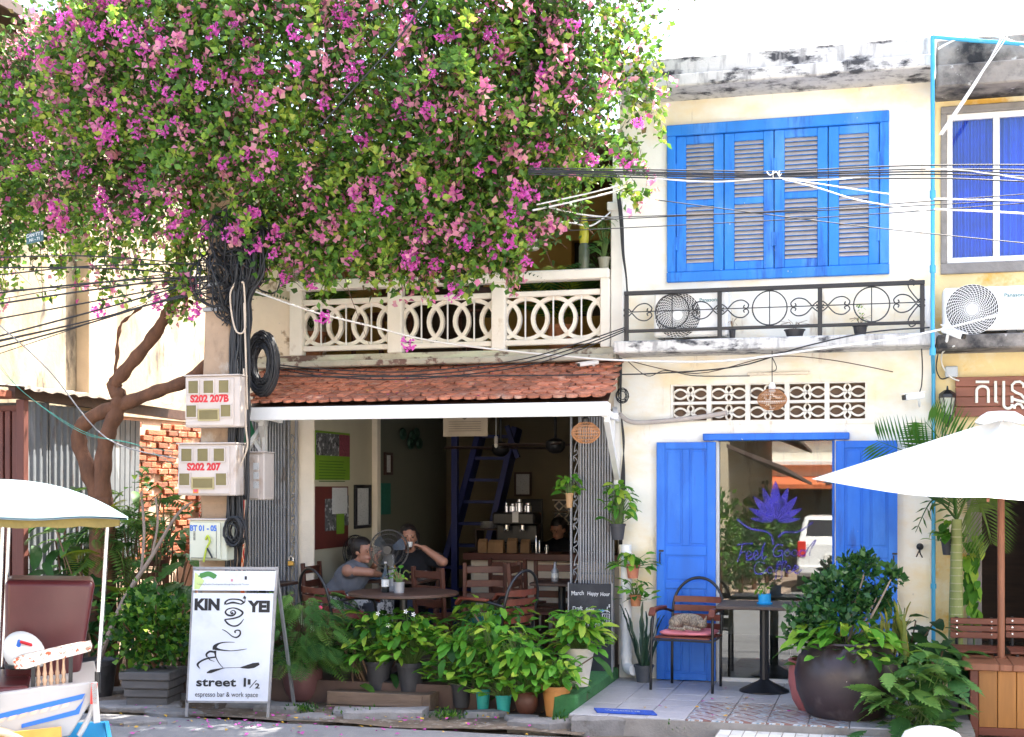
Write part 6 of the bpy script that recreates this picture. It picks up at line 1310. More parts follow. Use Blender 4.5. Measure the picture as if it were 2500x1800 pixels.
# --- barista in shade
Yb=3.1; Sh=Vector((X(1366,Yb),Yb,Zp(1366,1335,Yb))); Hd=Vector((X(1366,Yb),Yb-.05,Zp(1366,1292,Yb))); f=Vector((-.35,-.8,-.35)); q=MB(); ff,ll,uu,rot=head(q,Hd,f,1); q.cap(Sh,Hd-ZH*.06,.055,.05); sL=Sh+Vector((-.18,0,-.02)); sR=Sh+Vector((.18,0,-.02)); q.cap(sL,sR,.065,.065); Hp=Vector((Sh.x,Sh.y,FZ+.9)); q.cap(Sh-ZH*.1,Hp,.13,.13); q.ell(Hp,.17,.13,.12)
for s,b in ((-1,sL),(1,sR)): e_=b+Vector((s*.04,-.12,-.24)); h_=Vector((Sh.x+s*.05-.08,Sh.y-.28,Sh.z-.2)); q.cap(b,e_,.05,.042); q.cap(e_,h_,.04,.028); hand(q,h_,(-s*.6,-.3,.3),ZH,s,.6); q.cap(Hp+Vector((s*.09,0,0)),Vector((Hp.x+s*.1,Yb,FZ+.45)),.09,.06); q.cap(Vector((Hp.x+s*.1,Yb,FZ+.45)),Vector((Hp.x+s*.1,Yb,FZ+.08)),.056,.04); q.cap(Vector((Hp.x+s*.1,Yb,FZ+.04)),Vector((Hp.x+s*.1,Yb-.16,FZ+.03)),.038,.028)
ba=remesh(q,.011,'person',M['skin2'],None,4,(Hp.x,Hp.y,FZ)); tag(ba,'person in dark clothes working behind the counter by the breeze blocks','person'); face(ba,Hd,ff,ll,uu)
q=MB(); q.cap(Sh-ZH*.1,Hp,.15,.15); q.cap(sL,sR,.08,.08); 
for s,b in ((-1,sL),(1,sR)): q.cap(b,b+Vector((s*.02,-.07,-.14)),.072,.066)
remesh(q,.014,'shirt',M['tshirt'],ba,4); q=MB(); q.ell(Hd+uu*.04-ff*.02,.108,.09,.098,16,12,rot); q.ell(Hd-ff*.05,.07,.085,.09,16,12,rot); rh=remesh(q,.011,'hair',M['hair'],ba,2); bm=bmesh.new(); bm.from_mesh(rh.data); c0=Hd-wl(ba); kill=[v for v in bm.verts if (v.co-c0).dot(ff)>.03 and (v.co-c0).dot(uu)<.062]; bmesh.ops.delete(bm,geom=kill,context='VERTS'); bm.to_mesh(rh.data); bm.free()
q=MB(); q.cap(Hp,Hp-ZH*.1,.15,.14)
for s in (-1,1): q.cap(Hp+Vector((s*.09,0,0)),Vector((Hp.x+s*.1,Yb,FZ+.1)),.105,.07)
remesh(q,.014,'trousers',M['tshirt'],ba,4)
# ================================================================== passenger carriage at the kerb
Yt=-4.05; tu=empty('passenger_carriage',(X(240,Yt),Yt,0),'white passenger carriage with canvas roof, maroon seat and blue stripes','carriage'); tp=lambda px,py,Y=Yt: Vector((X(px,Yt),Y,Zp(px,py,Yt)))
M['canvas']=mat('pale_canvas',(.135,.20,.225),.7,.06,2,.1,12,stains=[((.10,.155,.18),.56,.7,2,(1,1,1))])
xa,xb=X(-330,Yt),X(306,Yt); y0,y1=Yt-.55,Yt+.75; q=MB(); nx_,ny_=34,18; vs=[]
for s in (0,1):
    for i in range(nx_+1):
        for j in range(ny_+1):
            u=i/nx_*2-1; v=j/ny_*2-1; h=.235*max(0,1-abs(u)**2.4)*(max(0,1-abs(v)**3))**.6; sag=.02*math.cos(u*9)*(abs(v)**6)
            vs.append((xa+(xb-xa)*i/nx_,y0+(y1-y0)*j/ny_,1.645+h+sag*.3-s*.012))
k=(nx_+1)*(ny_+1); F=[(i*(ny_+1)+j,(i+1)*(ny_+1)+j,(i+1)*(ny_+1)+j+1,i*(ny_+1)+j+1) for i in range(nx_) for j in range(ny_)]; q.add(vs,F+[tuple(k+a for a in f_)[::-1] for f_ in F]); q.build('canvas_roof',M['canvas'],tu,smooth=True)
q=MB(); n=40
for (p0,p1) in (((xa+.03,y0+.03),(xb-.06,y0+.03)),((xa+.03,y1-.03),(xb-.06,y1-.03)),((xb-.06,y0+.03),(xb-.06,y1-.03)),((xa+.03,y0+.03),(xa+.03,y1-.03))):
    vs=[]
    for i in range(n+1):
        t=i/n; x=p0[0]+(p1[0]-p0[0])*t; y=p0[1]+(p1[1]-p0[1])*t; vs+=[(x,y,1.645),(x,y+.006*math.sin(i),1.59-.012*abs(math.sin(i*.55)))]
    q.add(vs,[(2*i,2*i+2,2*i+3,2*i+1) for i in range(n)])
q.build('roof_valance',mat('yellowed_canvas',(.20,.15,.04),.8,.12,6),tu)
for (a,b) in (((20,1250),(2,1660)),((258,1270),(234,1640))):
    for Y_ in ((Yt-.45,Yt+.62) if a[0]<100 else (Yt-.45,)):
        q=MB(); p_,r_=tp(a[0],a[1],Yt-.45),tp(b[0],b[1],Yt-.45); off=Vector((0,Y_-(Yt-.45),0)); q.tube([p_+off,p_.lerp(r_,.55)+off+Vector((.004,0,0)),r_+off],.0165,12); q.build('roof_post',M['chrome'],tu,smooth=50); q=MB(); q.tube([r_+off+ZH*.06,r_+off-ZH*.07],.021,10); q.build('post_sleeve',M['black'],tu)
M['leather']=mat('maroon_leather',(.075,.012,.014),.33,.15,3,.06,8)
# seat back: a padded slab facing left
def pad(c,a,b,d,name,r=.05):
    q=MB(); q.cobox(Vector(c),Vector(a),Vector(b),Vector(d),r); o=q.build(name,M['leather'],tu); bv=o.modifiers.new('b','BEVEL'); bv.width=.03; bv.segments=3; o.data.polygons.foreach_set('use_smooth',[True]*len(o.data.polygons)); return o
q=MB(); near=[tp(15,1408,Yt+.1),tp(235,1420,Yt+.1),tp(196,1650,Yt+.1),tp(15,1662,Yt+.1)]; far=[p+Vector((.0,.5,0)) for p in near]
pn=[]; 
for p in near: pn.append(p)
q.add(pn+far,[(3,2,1,0),(4,5,6,7),(0,1,5,4),(1,2,6,5),(2,3,7,6),(3,0,4,7)]); o=q.build('seat_back',M['leather'],tu); bv=o.modifiers.new('b','BEVEL'); bv.width=.045; bv.segments=4; o.data.polygons.foreach_set('use_smooth',[True]*6)
pad(tp(-80,1652,Yt+.05),Vector((.5,0,0)),YH*.45,ZH*.05,'seat_cushion',.03)
q=MB(); prof=[(40,1580),(60,1570),(120,1562),(190,1552),(218,1550),(222,1560),(218,1572),(190,1578),(120,1590),(70,1602),(45,1600)]
q.prism([( (tp(a,b).x), tp(a,b).z) for a,b in prof],(0,Yt-.37,0),XH,ZH,(0,.07,0)); q.f=[f_[::-1] for f_ in q.f]; q.build('armrest',mat('carved_armrest',(.66,.60,.52),.6,.05,8,.5,30,stains=[((.45,.09,.03),.56,.58,24,(1,1,1)),((.3,.26,.2),.6,.62,40,(1,1,1))]),tu)
M['turned']=mat('turned_wood',(.50,.32,.20),.5,.2,12,rnd=.25)
for i in range(5):
    c=tp(97+14.5*i,1664,Yt-.335); H=tp(97,1582,Yt-.335).z-c.z; MB().lathe([(.016,0),(.018,H*.06),(.012,H*.1),(.019,H*.18),(.012,H*.28),(.019,H*.36),(.011,H*.46),(.018,H*.56),(.012,H*.66),(.008,H*.9),(.012,H)],12,c).build('baluster',M['turned'],tu,smooth=True)
for px in (84,170): MB().bar(tp(px,1690,Yt-.34),tp(px+2,1578,Yt-.34),.022,.03).build('arm_post',M['black'],tu)
MB().cbox(tp(84,0).x,tp(163,0).x,Yt-.37,Yt-.30,tp(0,1684).z,tp(0,1664).z,.006).build('baluster_base',M['turned'],tu)
M['hull']=mat('hull_white',(.40,.39,.385),.35,.04,4,stains=[((.55,.48,.42),.64,.78,5,(1,1,.5))]); M['stripe']=mat('stripe_blue',(.01,.13,.55),.4,.06,4); M['sky_box']=mat('box_blue',(.03,.36,.72),.4,.06,4)
hullp=[(-60,1650),(190,1642),(236,1638),(232,1668),(205,1708),(180,1745),(168,1762),(90,1768),(-60,1800)]
q=MB(); q.prism([(tp(a,b).x,tp(a,b).z) for a,b in hullp],(0,Yt-.44,0),XH,ZH,(0,1.0,0)); q.f=[f_[::-1] for f_ in q.f]; o=q.build('hull',M['hull'],tu); bv=o.modifiers.new('b','BEVEL'); bv.width=.012; bv.segments=2
def onhull(pts,d,m,name):
    q=MB(); q.prism([(tp(a,b,Yt-.44).x,tp(a,b,Yt-.44).z) for a,b in pts],(0,Yt-.441-d,0),XH,ZH,(0,d,0)); q.f=[f_[::-1] for f_ in q.f]; return q.build(name,m,tu)
onhull([(-30,1700),(205,1666),(198,1678),(-30,1712)],.003,M['stripe'],'stripe'); onhull([(60,1722),(182,1702),(200,1682),(206,1668),(190,1712),(60,1731)],.005,M['stripe'],'stripe')
for i in range(7): a=10+i*24; onhull([(a,1707-a*.14),(a+16,1704-a*.14),(a+10,1714-a*.14),(a-6,1717-a*.14)],.004,mat('stripe_dash',(.62,.45,.36),.5),'stripe_dash')
MB().bar(tp(225,1640,Yt-.46),tp(232,1735,Yt-.46),.05,.05,ch=.006).build('corner_post',M['hull'],tu); MB().bar(tp(226,1642,Yt-.47),tp(224,1690,Yt-.47),.03,.045).build('tail_lamp',mat('tail_red',(.6,.03,.02),.3),tu)
MB().tube(spline([tp(225,1690,Yt-.45),tp(215,1720,Yt-.45),tp(190,1762,Yt-.45)],5),.02,8).build('stay',M['hull'],tu)
q=MB(); fd=[tp(-45+190*math.cos(R(a)),1905-182*math.sin(R(a)),Yt-.6) for a in range(0,181,10)]; vs=[]
for p in fd: vs+=[p,p+YH*.22]
q.add(vs,[(2*i,2*i+2,2*i+3,2*i+1) for i in range(len(fd)-1)]); o=q.build('mudguard',mat('mudguard_cream',(.50,.40,.27),.5,.12,5),tu,smooth=True); sd2=o.modifiers.new('s','SOLIDIFY'); sd2.thickness=.025
for i in range(3): MB().bar(tp(-60,1745+i*26,Yt-.5),tp(150-i*4,1745+i*26,Yt-.5),.02,.062).build('side_plank',mat('yellow_plank',(.55,.29,.05) if i!=1 else (.25,.06,.03),.5,.15,6) if i!=1 else M['wood'],tu)
wc=tp(-30,1900,Yt-.55); q=MB(); q.tube([wc+Vector((.295*math.cos(2*math.pi*i/36),0,.245*math.sin(2*math.pi*i/36))) for i in range(36)],.05,12,closed=True)
wh=q.build('wheel',mat('tyre_rubber',(.03,.03,.032),.85,.2,20,.6,60),tu,smooth=True)
for i in range(36): a=2*math.pi*i/36; MB().obox(wc+Vector((.35*math.cos(a),0,.292*math.sin(a))),Vector((-math.sin(a),0,math.cos(a)))*.012,YH*.035,Vector((math.cos(a),0,math.sin(a)))*.006).build('tread_block',MATS['tyre_rubber'],wh)
q=MB(); q.tube([wc-YH*.03,wc+YH*.03],.06,14); q.build('wheel_hub',M['steel'],wh)
q=MB(); a,b,c,d=tp(142,1772,Yt-.5),tp(268,1760,Yt-.5),0,0; z0,z1=.05,a.z+.02; e=.035
for (u0,u1,v0,v1) in ((a.x,b.x,z1-e,z1),(a.x,b.x,z0,z0+e),(a.x,a.x+e,z0+e,z1-e),(b.x-e,b.x,z0+e,z1-e)): q.cbox(u0,u1,Yt-.52,Yt-.48,v0,v1,.004)
q.cbox(b.x-e,b.x,Yt-.48,Yt+.1,z1-e,z1,.004); q.cbox(a.x,a.x+e,Yt-.48,Yt+.1,z1-e,z1,.004); q.cbox(a.x,b.x,Yt+.1,Yt+.14,z0,z1,.004); q.build('step_frame',M['sky_box'],tu); MB().box(a.x+e,b.x-e,Yt-.49,Yt-.482,z0+e,z1-e).build('step_panel',mat('woven_panel',(.36,.20,.11),.8,.3,30,.4,60),tu)
# the carriage stands side-on to the T-junction
tu.rotation_euler=(0,0,R(33.7)); tu.scale=(.83,1,1)
def tpt(p):
    q=Vector(p)-wl(tu); q.x*=.83; return wl(tu)+Matrix.Rotation(R(33.7),3,'Z')@q
# helmet on the seat
hm=tpt(tp(62,1578,Yt-.05)); he=empty('helmet',hm-ZH*.13,'white scuffed helmet lying on the maroon carriage seat','helmet'); q=MB(); vs=[]; n,k=22,12
for i in range(k+1):
    ph=math.pi*.72*i/k
    for j in range(n): a=2*math.pi*j/n; vs.append(hm+Vector((.135*math.sin(ph)*math.cos(a)-.03*math.cos(ph),.115*math.sin(ph)*math.sin(a),.135*math.cos(ph))))
q.add(vs,[(i*n+j,(i+1)*n+j,(i+1)*n+(j+1)%n,i*n+(j+1)%n) for i in range(k) for j in range(n)]); o=q.build('shell',mat('helmet_white',(.72,.72,.70),.25,.03,4,stains=[((.45,.30,.2),.62,.7,9,(1,1,1))]),he,smooth=True); sd2=o.modifiers.new('s','SOLIDIFY'); sd2.thickness=.02
MB().lathe([(.09,-.1),(.118,-.092),(.12,-.07)],20,hm).build('trim',M['black'],he); q=MB(); q.cobox(hm+Vector((.03,-.1,.06)),Vector((.012,-.004,.03)),Vector((.006,.003,0)),Vector((-.008,0,.006)),.002); q.build('air_vent',M['stripe'],he); q=MB(); q.cobox(hm+Vector((.075,-.085,.07)),Vector((.028,.02,-.012)),Vector((.0,.006,.004)),Vector((0,-.004,.007)),.002); q.build('red_decal',M['red'],he)
# ================================================================== umbrella, its planter box and the benches
ub=G(2444,1792,.012); ub=Vector((X(2444,-1.05),-1.05,0)); um=empty('parasol',ub,'white square parasol on a brown wooden pole beside the plank box','parasol'); za=Zp(2455,1012,ub.y); 
M['parasol']=mat('parasol_white',(.86,.85,.82),.8,.02,3); 
apx=ub+ZH*(za-.03); Rr=1.42; ang0=R(172)
cor=[ub+Vector((Rr*math.cos(ang0+math.pi/2*k),Rr*math.sin(ang0+math.pi/2*k),0))+ZH*(1.79+(.10 if k==0 else -.03 if k==1 else -.02)) for k in range(4)]
n=10
for k in range(4):
    A_,B_=cor[k],cor[(k+1)%4]; q=MB(); vs=[]
    for i in range(n+1):
        for j in range(n+1):
            t=i/n; s=j/n; e=A_.lerp(B_,s); e=e+(ub-Vector((e.x,e.y,0)))*.11*math.sin(math.pi*s)-ZH*.05*math.sin(math.pi*s); e.z=e.z; p=apx.lerp(e,t); p.z-=.05*math.sin(math.pi*t)*math.sin(math.pi*s); vs.append(p)
    q.add(vs,[(i*(n+1)+j,(i+1)*(n+1)+j,(i+1)*(n+1)+j+1,i*(n+1)+j+1) for i in range(n) for j in range(n)]); o=q.build('canopy_panel',M['parasol'],um,smooth=True)
q=MB(); n=24; vs=[]
for i in range(4):
    for j in range(n): a=2*math.pi*j/n; r_=(.03,.10,.15,.19)[i]; z_=(.055,.05,.02,-.035)[i]; vs.append(apx+Vector((r_*math.cos(a),r_*math.sin(a),z_+(.012*math.cos(4*a) if i==3 else 0))))
q.add(vs,[(i*n+j,(i+1)*n+j,(i+1)*n+(j+1)%n,i*n+(j+1)%n) for i in range(3) for j in range(n)]+[tuple(range(n))]); q.build('vent_cap',M['parasol'],um,smooth=True)
M['polewood']=mat('pole_wood',(.26,.095,.045),.5,.2,6,.1,40,stretch=(3,3,.3)); MB().tube([ub+ZH*.02,apx],.026,14).build('pole',M['polewood'],um,smooth=50)
for k in range(4): q=MB(); q.bar(apx-ZH*.06,cor[k]-ZH*.02+(ub-Vector((cor[k].x,cor[k].y,0)))*.03,.016,.022); q.build('rib',M['polewood'],um)
pbx=empty('plank_box',(X(2440,-1.25),-1.25,0),'orange-brown plank box with darker top at the parasol foot','box'); fx0=X(2368,-1.45); fx1=fx0+1.1; fy=-1.45; fy2=-.85; tz=Zp(2400,1622,-1.5)
M['honey']=mat('honey_plank',(.42,.17,.035),.45,.18,5,.1,40,stretch=(3,3,.3),rnd=.2); nn_=8; wq=(fx1-fx0-.06)/nn_
for i in range(nn_): MB().cbox(fx0+.06+wq*i+.002,fx0+.06+wq*(i+1)-.002,fy,fy+.02,.08,tz-.05,.003).build('plank',M['honey'],pbx)
MB().cbox(fx0,fx0+.058,fy-.008,fy+.05,.0,tz-.05,.004).build('corner_post',M['wood'],pbx); MB().cbox(fx0+.01,fx0+.03,fy+.05,fy2,.04,tz-.05,.003).build('side_panel',M['wood'],pbx); MB().cbox(fx0+.058,fx1,fy-.006,fy+.03,.02,.078,.003).build('base_rail',M['wood'],pbx); MB().cbox(fx0+.058,fx1,fy2-.02,fy2,.04,tz-.05,.003).build('back_panel',M['wood'],pbx)
tp_=MB(); tp_.cbox(fx0-.04,ub.x-.045,fy-.04,fy2+.04,tz-.05,tz,.006); tp_.build('top_board',M['polewood'],pbx); MB().cbox(ub.x+.045,fx1,fy-.04,fy2+.04,tz-.05,tz,.006).build('top_board',M['polewood'],pbx)
for y0_,y1_ in ((fy-.04,ub.y-.04),(ub.y+.04,fy2+.04)): MB().cbox(ub.x-.044,ub.x+.044,y0_,y1_,tz-.049,tz-.001,.005).build('top_board',M['polewood'],pbx)
def slatbench(px0,px1,Y,label):
    a,b=X(px0,Y),X(px1,Y); o=empty('slatted_chair',((a+b)/2,Y,PZ),label,'chair','slatted chairs of the yellow house'); w=mat('bench_slat',(.17,.05,.028),.45,.15,6,rnd=.1)
    for k,(p,q_) in enumerate(((1508,1523),(1526,1540),(1542,1557))): MB().cbox(a,b,Y-.012,Y+.012,Zp(px0,q_,Y),Zp(px0,p,Y),.004).build('back_slat',w,o)
    for x in (a+.05,b-.05):
        MB().tube([(x,Y+.02,PZ),(x,Y+.02,Zp(px0,1506,Y))],.012,8).build('rear_leg',M['black'],o); MB().tube([(x,Y-.42,PZ),(x,Y-.42,PZ+.42),(x,Y,PZ+.42)],.012,8).build('front_leg',M['black'],o)
        for k in range(3): MB().tube([(x,Y-.018,Zp(px0,1515+16*k,Y)),(x,Y-.012,Zp(px0,1515+16*k,Y))],.007,8).build('bolt',M['chrome'],o)
    for k in range(4): MB().cbox(a,b,Y-.42+k*.1,Y-.33+k*.1,PZ+.43,PZ+.45,.004).build('seat_slat',w,o)
slatbench(2320,2437,-.55,'slatted brown chair between the palm stem and the parasol pole'); slatbench(2455,2580,-.55,'slatted brown chair past the parasol pole beside the dark doorway')
q=MB(); bd=G(2275,1850,.0); bd=Vector((X(2275,-2.75),-2.75,0)); zt2=Zp(2275,1775,-2.75); q.lathe([(.21,0),(.21,zt2-.17),(.205,zt2-.10),(.17,zt2-.04),(.10,zt2-.008),(.02,zt2)],32,bd); tag(q.build('white_dome',mat('dome_white',(.80,.81,.82),.3,.02),smooth=50),'unidentified smooth white dome built as a post in front of the ferns','white_dome')  # white dome of unknown kind; the post below it is assumed
# rusty hook on cream wall, pot beneath railing
q=MB(); c=P(2246,1335,-.05); q.ell(c,.03,.03,.03); q.tube(spline([c,c+Vector((.0,-.02,-.05)),c+Vector((.02,-.02,-.09))],4),.006,6); q.tube(spline([c,c+Vector((-.01,-.02,-.04)),c+Vector((-.03,-.02,-.085))],4),.006,6); tag(q.build('wall_bracket',M['black']),'small black bracket with wires on the cream wall beside the blue pipe','bracket')
# ================================================================== plants
def leafmesh(L,W,kind='oval',droop=.25,fold=.25,n=6,petiole=0):
    """one leaf along +y, base at the origin"""
    q=MB(); mid=[]; ed=[[],[]]
    for i in range(n+1):
        t=i/n; y=L*t; z=-droop*L*t*t; mid.append((0,y,z))
        if kind=='oval': w=W/2*math.sin(math.pi*t**.85)**.55
        elif kind=='heart': w=W/2*(math.sin(math.pi*min(1,t*.92+.08))**.6)*(1.15-.65*t)
        else: w=W/2*(1-t)**.5*(.4+.6*min(1,t*5))
        for s in (0,1): ed[s].append(((-1 if s==0 else 1)*w,y+(-.06*L if kind=='heart' and i==0 else 0),z+fold*w+.02*L*math.sin(i*2.1+s)))
    k=n+1; vs=mid+ed[0]+ed[1]; F=[]
    for i in range(n): F+=[(i,i+1,k+i+1,k+i),(i,2*k+i,2*k+i+1,i+1)]
    me=bpy.data.meshes.new('leaf'); me.from_pydata(vs,[],F); me.polygons.foreach_set('use_smooth',[True]*len(F)); return me
def lobed(L,W,nl=6,droop=.3):
    q=MB(); mid=lambda t:(0,L*t,-droop*L*t*t)
    for i in range(nl):
        t0=.12+.8*i/nl; t1=t0+.72/nl; w=W/2*math.sin(math.pi*(.15+.8*(i+.5)/nl))**.7
        for s in (-1,1):
            a,b=mid(t0),mid(t1); c=(s*w,a[1]+.22*L*(1-t0)+.06*L,a[2]-.12*w); m1=(s*w*.55,a[1]+.03*L,a[2]+.05*w); m2=(s*w*.6,b[1]+.09*L*(1-t0)+.05*L,b[2]+.03*w); q.face([a,m1,c,m2,b][::s])
    q.face([mid(.9),(-W*.1,L*.97,mid(.95)[2]),mid(1.12),(W*.1,L*.97,mid(.95)[2])]); q.face([(0,0,0),(-.006,L*.5,mid(.5)[2]+.002),mid(.98),(.006,L*.5,mid(.5)[2]+.002)])
    me=bpy.data.meshes.new('leaf'); me.from_pydata([tuple(v) for v in q.v],[],q.f); return me
def frond(L,W,n=14,droop=.5,lw=.012):
    q=MB(); mid=lambda t:Vector((0,L*t,.25*L*t-droop*L*t*t)); q.tube([mid(i/8) for i in range(9)],[.004*(1-.8*i/8)*max(1,L*1.5) for i in range(9)],4)
    for i in range(n):
        t=.1+.88*i/n; w=W*math.sin(math.pi*(.12+.86*t))**.7
        for s in (-1,1):
            a=mid(t); d=Vector((s*w,.35*w,-.25*w)); b=a+d; h=Vector((0,lw,0)); q.face([a-h*.5,a+d*.5+h*.8+Vector((0,0,.05*w)),b,a+d*.5-h*.8+Vector((0,0,.03*w))])
    me=bpy.data.meshes.new('frond'); me.from_pydata([tuple(v) for v in q.v],[],q.f); return me
LG=leafmat('philodendron_leaf',[(.04,.14,.018),(.07,.23,.024),(.11,.32,.03),(.21,.41,.04),(.36,.46,.055)],.35,.5,True,.25)
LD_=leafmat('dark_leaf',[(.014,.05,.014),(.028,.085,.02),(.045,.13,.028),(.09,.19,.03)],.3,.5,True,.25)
LF=leafmat('fern_leaf',[(.045,.13,.035),(.075,.19,.045),(.13,.27,.055),(.2,.32,.07)],.35,.55,True,.25)
LS=leafmat('small_leaf',[(.015,.06,.012),(.03,.11,.015),(.07,.19,.02),(.17,.30,.03)],.35,.4)
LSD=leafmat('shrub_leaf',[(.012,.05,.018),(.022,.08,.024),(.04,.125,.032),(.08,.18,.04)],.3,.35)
LP=leafmat('palm_leaf',[(.02,.07,.01),(.05,.13,.012),(.12,.2,.015),(.25,.26,.02)],.35,.35,True)
def snakem():
    m=LD_.copy(); m.name='snake_plant_leaf'; return m
LSN=leafmat('snake_leaf',[(.02,.05,.03),(.05,.10,.06),(.12,.16,.10)],.15,.35,True); LSY=leafmat('snake_leaf_yellow',[(.05,.10,.03),(.25,.26,.05),(.42,.36,.08)],.2,.35,True)
def sets(fn,m,ar): 
    out=[]
    for a in ar: me=fn(*a); me.materials.append(m); out.append(me)
    return out
PH=sets(leafmesh,LG,[(.13,.062,'oval',.3,.25,7),(.115,.056,'oval',.12,.3,7),(.14,.064,'oval',.5,.2,7),(.10,.052,'oval',.25,.35,7)])
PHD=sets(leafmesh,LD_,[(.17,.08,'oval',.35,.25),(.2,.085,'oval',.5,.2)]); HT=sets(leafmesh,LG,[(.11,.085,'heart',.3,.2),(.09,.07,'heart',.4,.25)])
LOB=sets(lobed,LF,[(.28,.20,6,.3),(.24,.18,5,.45),(.32,.22,7,.25)]); FR=sets(frond,LF,[(.24,.085,14,.5,.0135),(.2,.075,12,.7,.012)]); PF=sets(frond,LP,[(.75,.26,22,.55,.013),(.6,.22,20,.7,.012)])
SW=sets(leafmesh,LSN,[(.5,.055,'lance',.03,.35,8),(.4,.05,'lance',.12,.35,8)]); SWY=sets(leafmesh,LSY,[(.42,.05,'lance',.03,.35,8),(.34,.045,'lance',.15,.35,8)])
def orient(p,d,roll=0,s=1):
    d=Vector(d).normalized(); x=d.cross(ZH)
    if x.length<1e-3: x=Vector((1,0,0))
    x.normalize(); z=x.cross(d); m=Matrix((x,d,z)).transposed().to_4x4() @ Matrix.Rotation(roll,4,'Y'); return Matrix.Translation(p) @ m @ Matrix.Scale(s,4)
def leaves(o,c,n,h,spread,meshes,up=(.1,1.0),s=(.8,1.15),stem=True,name='leaf',front=.0,stemm=None,tilt=None):
    """leaves on petioles springing from c; each leaf an object"""
    c=Vector(c); st=MB(); base=wl(o); n=int(n*1.4) if meshes is PH and n>20 else n
    for i in range(n):
        a=random.uniform(0,2*math.pi); 
        if random.random()<front: a=random.uniform(math.pi*1.1,math.pi*1.9)
        e=random.uniform(*up); r=spread*math.sqrt(random.random())*(1.15-.5*e); t=Vector((r*math.cos(a),r*math.sin(a),h*e))
        p=c+t; d=Vector((math.cos(a)*.9,math.sin(a)*.9,(tilt if tilt is not None else random.uniform(-.8,.7) if e>.45 else random.uniform(-.15,.6))))
        o2=link(name,random.choice(meshes),o,orient(p-base,d,random.uniform(-.5,.5),random.uniform(*s)))
        if stem: st.tube([c+Vector((t.x*.15,t.y*.15,0)),c+Vector((t.x*.55,t.y*.55,t.z*.7)),p],[.004,.0032,.002],4)
    if stem and n: st.build('stem',stemm or mat('green_stem',(.10,.17,.04),.5,.15,9),o)
def pot(o,c,r,h,m,kind=0,n=24):
    c=Vector(c)
    if kind==0: prof=[(r*.72,0),(r*.95,h*.86),(r*1.04,h*.87),(r*1.06,h),(r*.97,h),(r*.93,h*.9)]
    elif kind==1: prof=[(r*.62,0),(r*.85,h*.2),(r,h*.55),(r*.98,h*.82),(r*.9,h*.95),(r*1.0,h*.97),(r*1.0,h),(r*.88,h),(r*.85,h*.9)]
    else: prof=[(r*.5,0),(r*.78,h*.14),(r*.96,h*.4),(r,h*.6),(r*.93,h*.8),(r*.72,h*.95),(r*.76,h*.98),(r*.75,h),(r*.66,h),(r*.64,h*.9)]
    MB().lathe(prof,n,c).build('pot',m,o,smooth=40); MB().lathe([(r*(.92 if kind<2 else .64),h*.86),(r*.3,h*.9),(.002,h*.9)],n,c).build('soil',M['soil'],o)
def potted(px,py,z,r,h,m,label,kind=0,group=None,name='potted_plant'):
    c=G(px,py,z); c.y+=r*.8; o=empty(name,c,label,'potted plant',group); pot(o,c,r,h,m,kind); return o,c+ZH*h*.9
pm=lambda n,c,**k: mat(n,c,.55,.12,8,.1,40,stains=[(tuple(x*.45 for x in c),.6,.75,7,(1,1,1))],**k)
GPOT=pm('grey_plastic_pot',(.045,.045,.052)); TEAL=pm('teal_pot',(.03,.36,.33)); MAUVE=pm('mauve_pot',(.17,.075,.075)); BROWN=pm('brown_glaze_pot',(.10,.035,.02)); ORANGE=pm('orange_pot',(.50,.22,.06)); WPOT=pm('white_pot',(.66,.60,.52)); PINK=pm('pink_clay_pot',(.30,.09,.09))
# low timber planter box under the two grey pots
bx0,bx1=G(798,1722,.05),G(1066,1726,.05); tb=empty('timber_box',((bx0.x+bx1.x)/2,bx0.y+.15,.03),'low weathered timber box under two grey plant pots','box'); M['oldtimber']=mat('old_timber',(.17,.115,.08),.9,.25,6,.4,40,stretch=(.4,3,3),rnd=.15)
for z0,z1,dy in ((.04,.055,-.02),(.06,.165,0)): MB().cbox(bx0.x,bx1.x-.07,bx0.y+dy,bx0.y+dy+.035,z0,z1,.004).build('board',M['oldtimber'],tb)
MB().cbox(bx1.x-.068,bx1.x,bx0.y-.005,bx0.y+.3,.04,.17,.006).build('end_block',M['oldtimber'],tb)
for k in range(3): MB().cbox(bx0.x+.01,bx1.x-.075,bx0.y+.04+k*.1,bx0.y+.13+k*.1,.13,.155,.004).build('board',M['oldtimber'],tb)
o,c=potted(722,1712,.05,.17,.32,MAUVE,'mauve clay pot with feathery shrub beside the a-board',1); leaves(o,c,170,.60,.48,FR,(.1,1),(.8,1.3),True,'frond',.5,mat('brown_stem',(.16,.10,.06),.8,.2,9),-.25)
for px,py in ((640,1500),(690,1450),(770,1480)): 
    for k in range(9): p=P(px+random.uniform(-25,25),py+random.uniform(-15,20),-1.45); a=random.uniform(0,6.28); link('leaf',random.choice(PH),o,orient(p-wl(o),(math.cos(a),math.sin(a),.3),0,.55))
bl_=MB()
for px,py in ((782,1484),): c_=P(px,py,-1.5); bl_.ell(c_,.02,.015,.018,8,6)
bl_.build('blossom',mat('hot_pink',(.75,.05,.16),.6),o)
o,c=potted(915,1688,.15,.115,.24,GPOT,'grey plastic pot of leafy plant on the timber box, nearer the a-board'); leaves(o,c,88,.42,.32,PH,(.15,1.05),(.75,1.1),True,'leaf',.45)
o2=o
